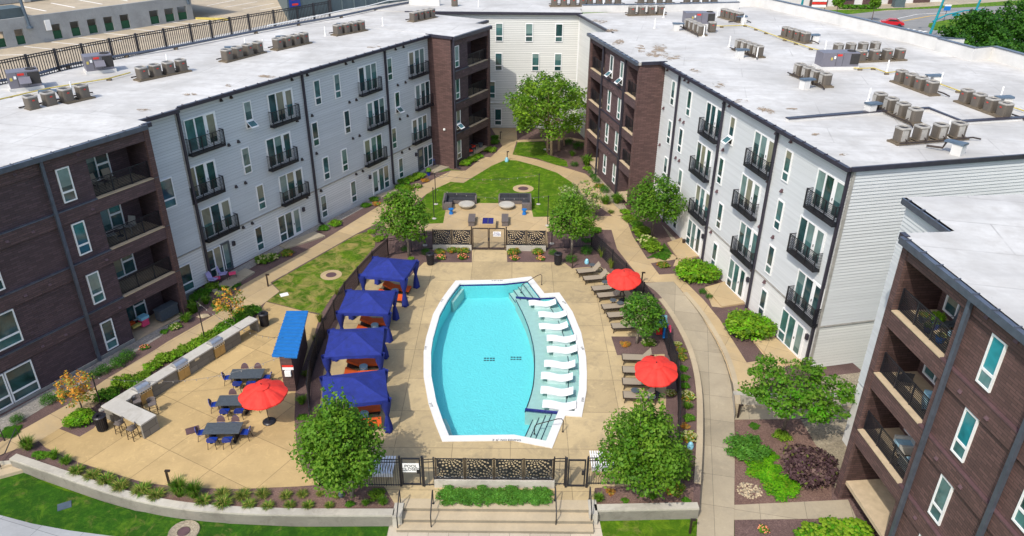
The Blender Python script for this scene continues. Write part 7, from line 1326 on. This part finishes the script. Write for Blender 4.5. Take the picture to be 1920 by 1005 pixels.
for i, (p, q, w_, m) in enumerate([((1685, 41), (1745, 30), .35, 'yellowpaint'), ((1745, 30), (1800, 26.5), .35, 'yellowpaint'), ((1800, 26.5), (1890, 24.5), .35, 'yellowpaint'), ((1690, 56), (1704, 53.5), .5, 'paint'), ((1702, 58), (1716, 55.5), .5, 'paint'), ((1714, 60), (1728, 57.5), .5, 'paint'), ((1725, 61), (1738, 58.5), .5, 'paint'), ((1645, 43), (1720, 27), .2, 'paint'), ((1720, 27), (1830, 20), .2, 'paint'), ((1680, 38), (1690, 40), .7, 'paint')]):
    mb = MB(); a, c = G(*p, LOW), G(*q, LOW); mb.bar(a+np.array([0, 0, .03]), c+np.array([0, 0, .03]), w_, .008); struct(mb, 'road_marking', M[m])
b = thing('shop_building', 'low white and brick shop front with dark windows across the street', 'shop', G(1580, 8, LOW)); a, c = G(1530, 13, LOW), G(1770, 3, LOW); sf = Fac(a[:2], math.degrees(math.atan2((c-a)[0], (c-a)[1]))); L = np.linalg.norm((c-a)[:2]); mb = MB(); sf.box(mb, -20, L, LOW, 6, -20, 0); mb.done('wall', M['siding_low'], b)
for k in range(5): s = -2+L*.2*k; mb = MB(); sf.box(mb, s, s+L*.13, LOW, 4.5, .02, .3); p_ = mb.done('brick_pier', M['bricklit'], b); mb = MB(); sf.box(mb, s+.6, s+L*.13-.6, LOW+1.2, 4.0, .31, .36); mb.done('shop_window', M['inner'], p_)
mb = MB(); sf.box(mb, 5, 7.2, 1.9, 2.9, .4, .5); mb.done('sign', M['yellowpaint'], b)
def car(u, v, rz, lab, paint):
    p = G(u, v, LOW); b = thing('parked_car' if False else 'car', lab, 'car', (p[0], p[1], LOW+.03), rz); prof = [(-2.25, .35), (-2.25, .75), (-1.9, .92), (-1.2, .98), (-.55, 1.42), (.75, 1.42), (1.45, 1.0), (2.1, .85), (2.28, .65), (2.28, .35)]; mb = MB(); mb.rings([[(x, s*(.88 if z > 1.1 else .92), z) for x, z in prof] for s in (-1, 1)]); local(mb, 'body', M[paint], b)
    mb = MB(); mb.rings([[(x, s*.93, z) for x, z in ((-1.0, 1.0), (-.5, 1.36), (.7, 1.36), (1.25, 1.0))] for s in (-1, 1)]); local(mb, 'side_glass', M['carglass'], b); mb = MB(); mb.hexa([(1.38, -.75, 1.03), (.8, -.75, 1.40), (.8, .75, 1.40), (1.38, .75, 1.03)], [(1.41, -.75, 1.06), (.83, -.75, 1.43), (.83, .75, 1.43), (1.41, .75, 1.06)]); local(mb, 'windscreen', M['carglass'], b)
    for x in (-1.4, 1.4):
        for y in (-.9, .9): mb = MB(); mb.rings([[(x+.33*math.cos(t), y+d, .33+.33*math.sin(t)) for t in [2*pi*k/12 for k in range(12)]] for d in (-.1, .1)]); w_ = local(mb, 'wheel', M['black'], b)
    for y in (-.65, .65): mb = MB(); mb.box(-2.28, -2.22, y-.18, y+.18, .65, .8); local(mb, 'headlight', M['pvc'], b)
car(1671, 48.5, -.35, 'red car driving along the far street', 'carred'); car(1840, 75, .1, 'dark blue car half hidden by the evergreens', 'carblue')
def mast(ub, vb, topx, topv, arms, lab):
    P = G(ub, vb, LOW); b = thing('traffic_mast', lab, 'traffic light', (P[0], P[1], LOW), 0, 'teal traffic masts'); k = pxm(P); mb = MB(); hz = 9.0; mb.tube([(0, 0, 0), ((topx-ub)/k*.6, 0, hz)], [.26, .18], 10); local(mb, 'pole', M['teal'], b)
    for (du, z0, dz) in arms:
        e = du/k; mb = MB(); mb.tube([(0, 0, z0), (e*.25, .2, z0+dz*.55), (e*.6, .4, z0+dz*.9), (e, .6, z0+dz)], [.17, .15, .12, .09], 8); local(mb, 'arm', M['teal'], b)
        for f in (.72, .97): mb = MB(); x = e*f; zz = z0+dz*.93; mb.box(x-.22, x+.22, .2, .55, zz-1.1, zz+.15); h = local(mb, 'signal_head', M['inner'], b)
        mb = MB(); mb.box(e*.45-.8, e*.45+.8, .30, .34, z0+dz*.8-.75, z0+dz*.8-.3); local(mb, 'street_sign', M['teal'], b)
mast(1741, 71, 1762, -20, [(93, 3.0, 2.2)], 'tall teal traffic mast nearest the roof, with a long curved arm'); mast(1811, 64, 1832, -20, [(-95, 7.0, 2.0)], 'tall teal traffic mast on the street lawn'); mast(1500, 24, 1506, -20, [(-50, 4.2, 1.2)], 'teal traffic mast beyond the far right parapet corner')
P = G(1769, 40, LOW); b = thing('banner_sign', 'small blue and white banner sign on the street lawn', 'sign', (P[0], P[1], LOW)); mb = MB(); mb.tube([(0, 0, 0), (.1, 0, 2.2)], .05, 6); local(mb, 'pole', M['trim'], b); mb = MB(); mb.box(-.6, .8, -.05, 0, 2.2, 3.1); local(mb, 'banner', M['brightblue'], b); mb = MB(); mb.box(-.6, .8, -.05, 0, 3.11, 3.4); local(mb, 'banner_top', M['pvc'], b)
P = G(1533, 22, LOW); b = thing('sale_signs', 'cluster of red and white roadside signs at the parapet corner', 'sign', (P[0], P[1], LOW))
for k, (z, m) in enumerate(((2.9, 'redlogo'), (2.2, 'pvc'), (1.6, 'redlogo'), (1.0, 'pvc'))): mb = MB(); mb.box(-1.6, 1.6, -.1-.02*k, 0, z, z+.5); local(mb, 'sign_board', M[m], b)
for x in (-1.5, 1.5): mb = MB(); mb.bar((x, .05, 0), (x, .05, 3.4), .1, .1); local(mb, 'post', M['trim'], b)
P = G(1683, 13, LOW); b = thing('utility_cabinet', 'green utility cabinet on the verge before the shop', 'cabinet', (P[0], P[1], LOW)); mb = MB(); mb.box(-1.2, 1.2, -.8, .8, 0, 2.2); local(mb, 'body', M['darkpanel'], b); mb = MB(); mb.box(-1.3, 1.3, -.9, .9, 2.2, 2.35); local(mb, 'lid', M['darkpanel'], b)
for i in range(9): 
    k = SHR['box']; u = 1578+i*7.5; o = bpy.data.objects.new('shrub', SHR['green'][3][i % 2]); COL.objects.link(o); p = G(u, 16.5, LOW); o.location = tuple(p); o.scale = (1.0, 1.0, 1.3); tag(o, 'small street shrub before the shop, %s from the left' % ORD[i], 'shrub', 'street shrubs before the shop')

g_ = random.Random(3)
for bb, items in ((bR, [(1243, 96, 30, 14), (1262, 108, 22, 8), (1305, 132, 16, 6), (1352, 158, 22, 8), (1390, 188, 18, 6), (1437, 206, 26, 9), (1530, 252, 14, 4), (1580, 288, 16, 5), (1480, 205, 22, 5), (1118, 40, 22, 5), (1140, 56, 22, 6), (1165, 78, 20, 9), (1205, 92, 20, 9), (1225, 104, 18, 8)]), (bL, [(265, 203, 26, 7), (360, 176, 20, 5), (500, 143, 26, 5), (700, 88, 18, 3), (430, 160, 12, 3)])):
    for u, v, w_, h_ in items:
        for q in range(3):
            mb = MB(); du, dv = g_.uniform(-.5, .5)*w_, g_.uniform(-.5, .5)*h_; mb.poly([tuple(G(u+du+w_*.5*math.cos(a)*g_.uniform(.5, 1.1), v+dv+h_*.5*math.sin(a)*g_.uniform(.5, 1.1), RZ+.027+.003*q)) for a in [-2*math.pi*k/11 for k in range(11)]]); mb.done('debris_patch', M['debris'], bb)
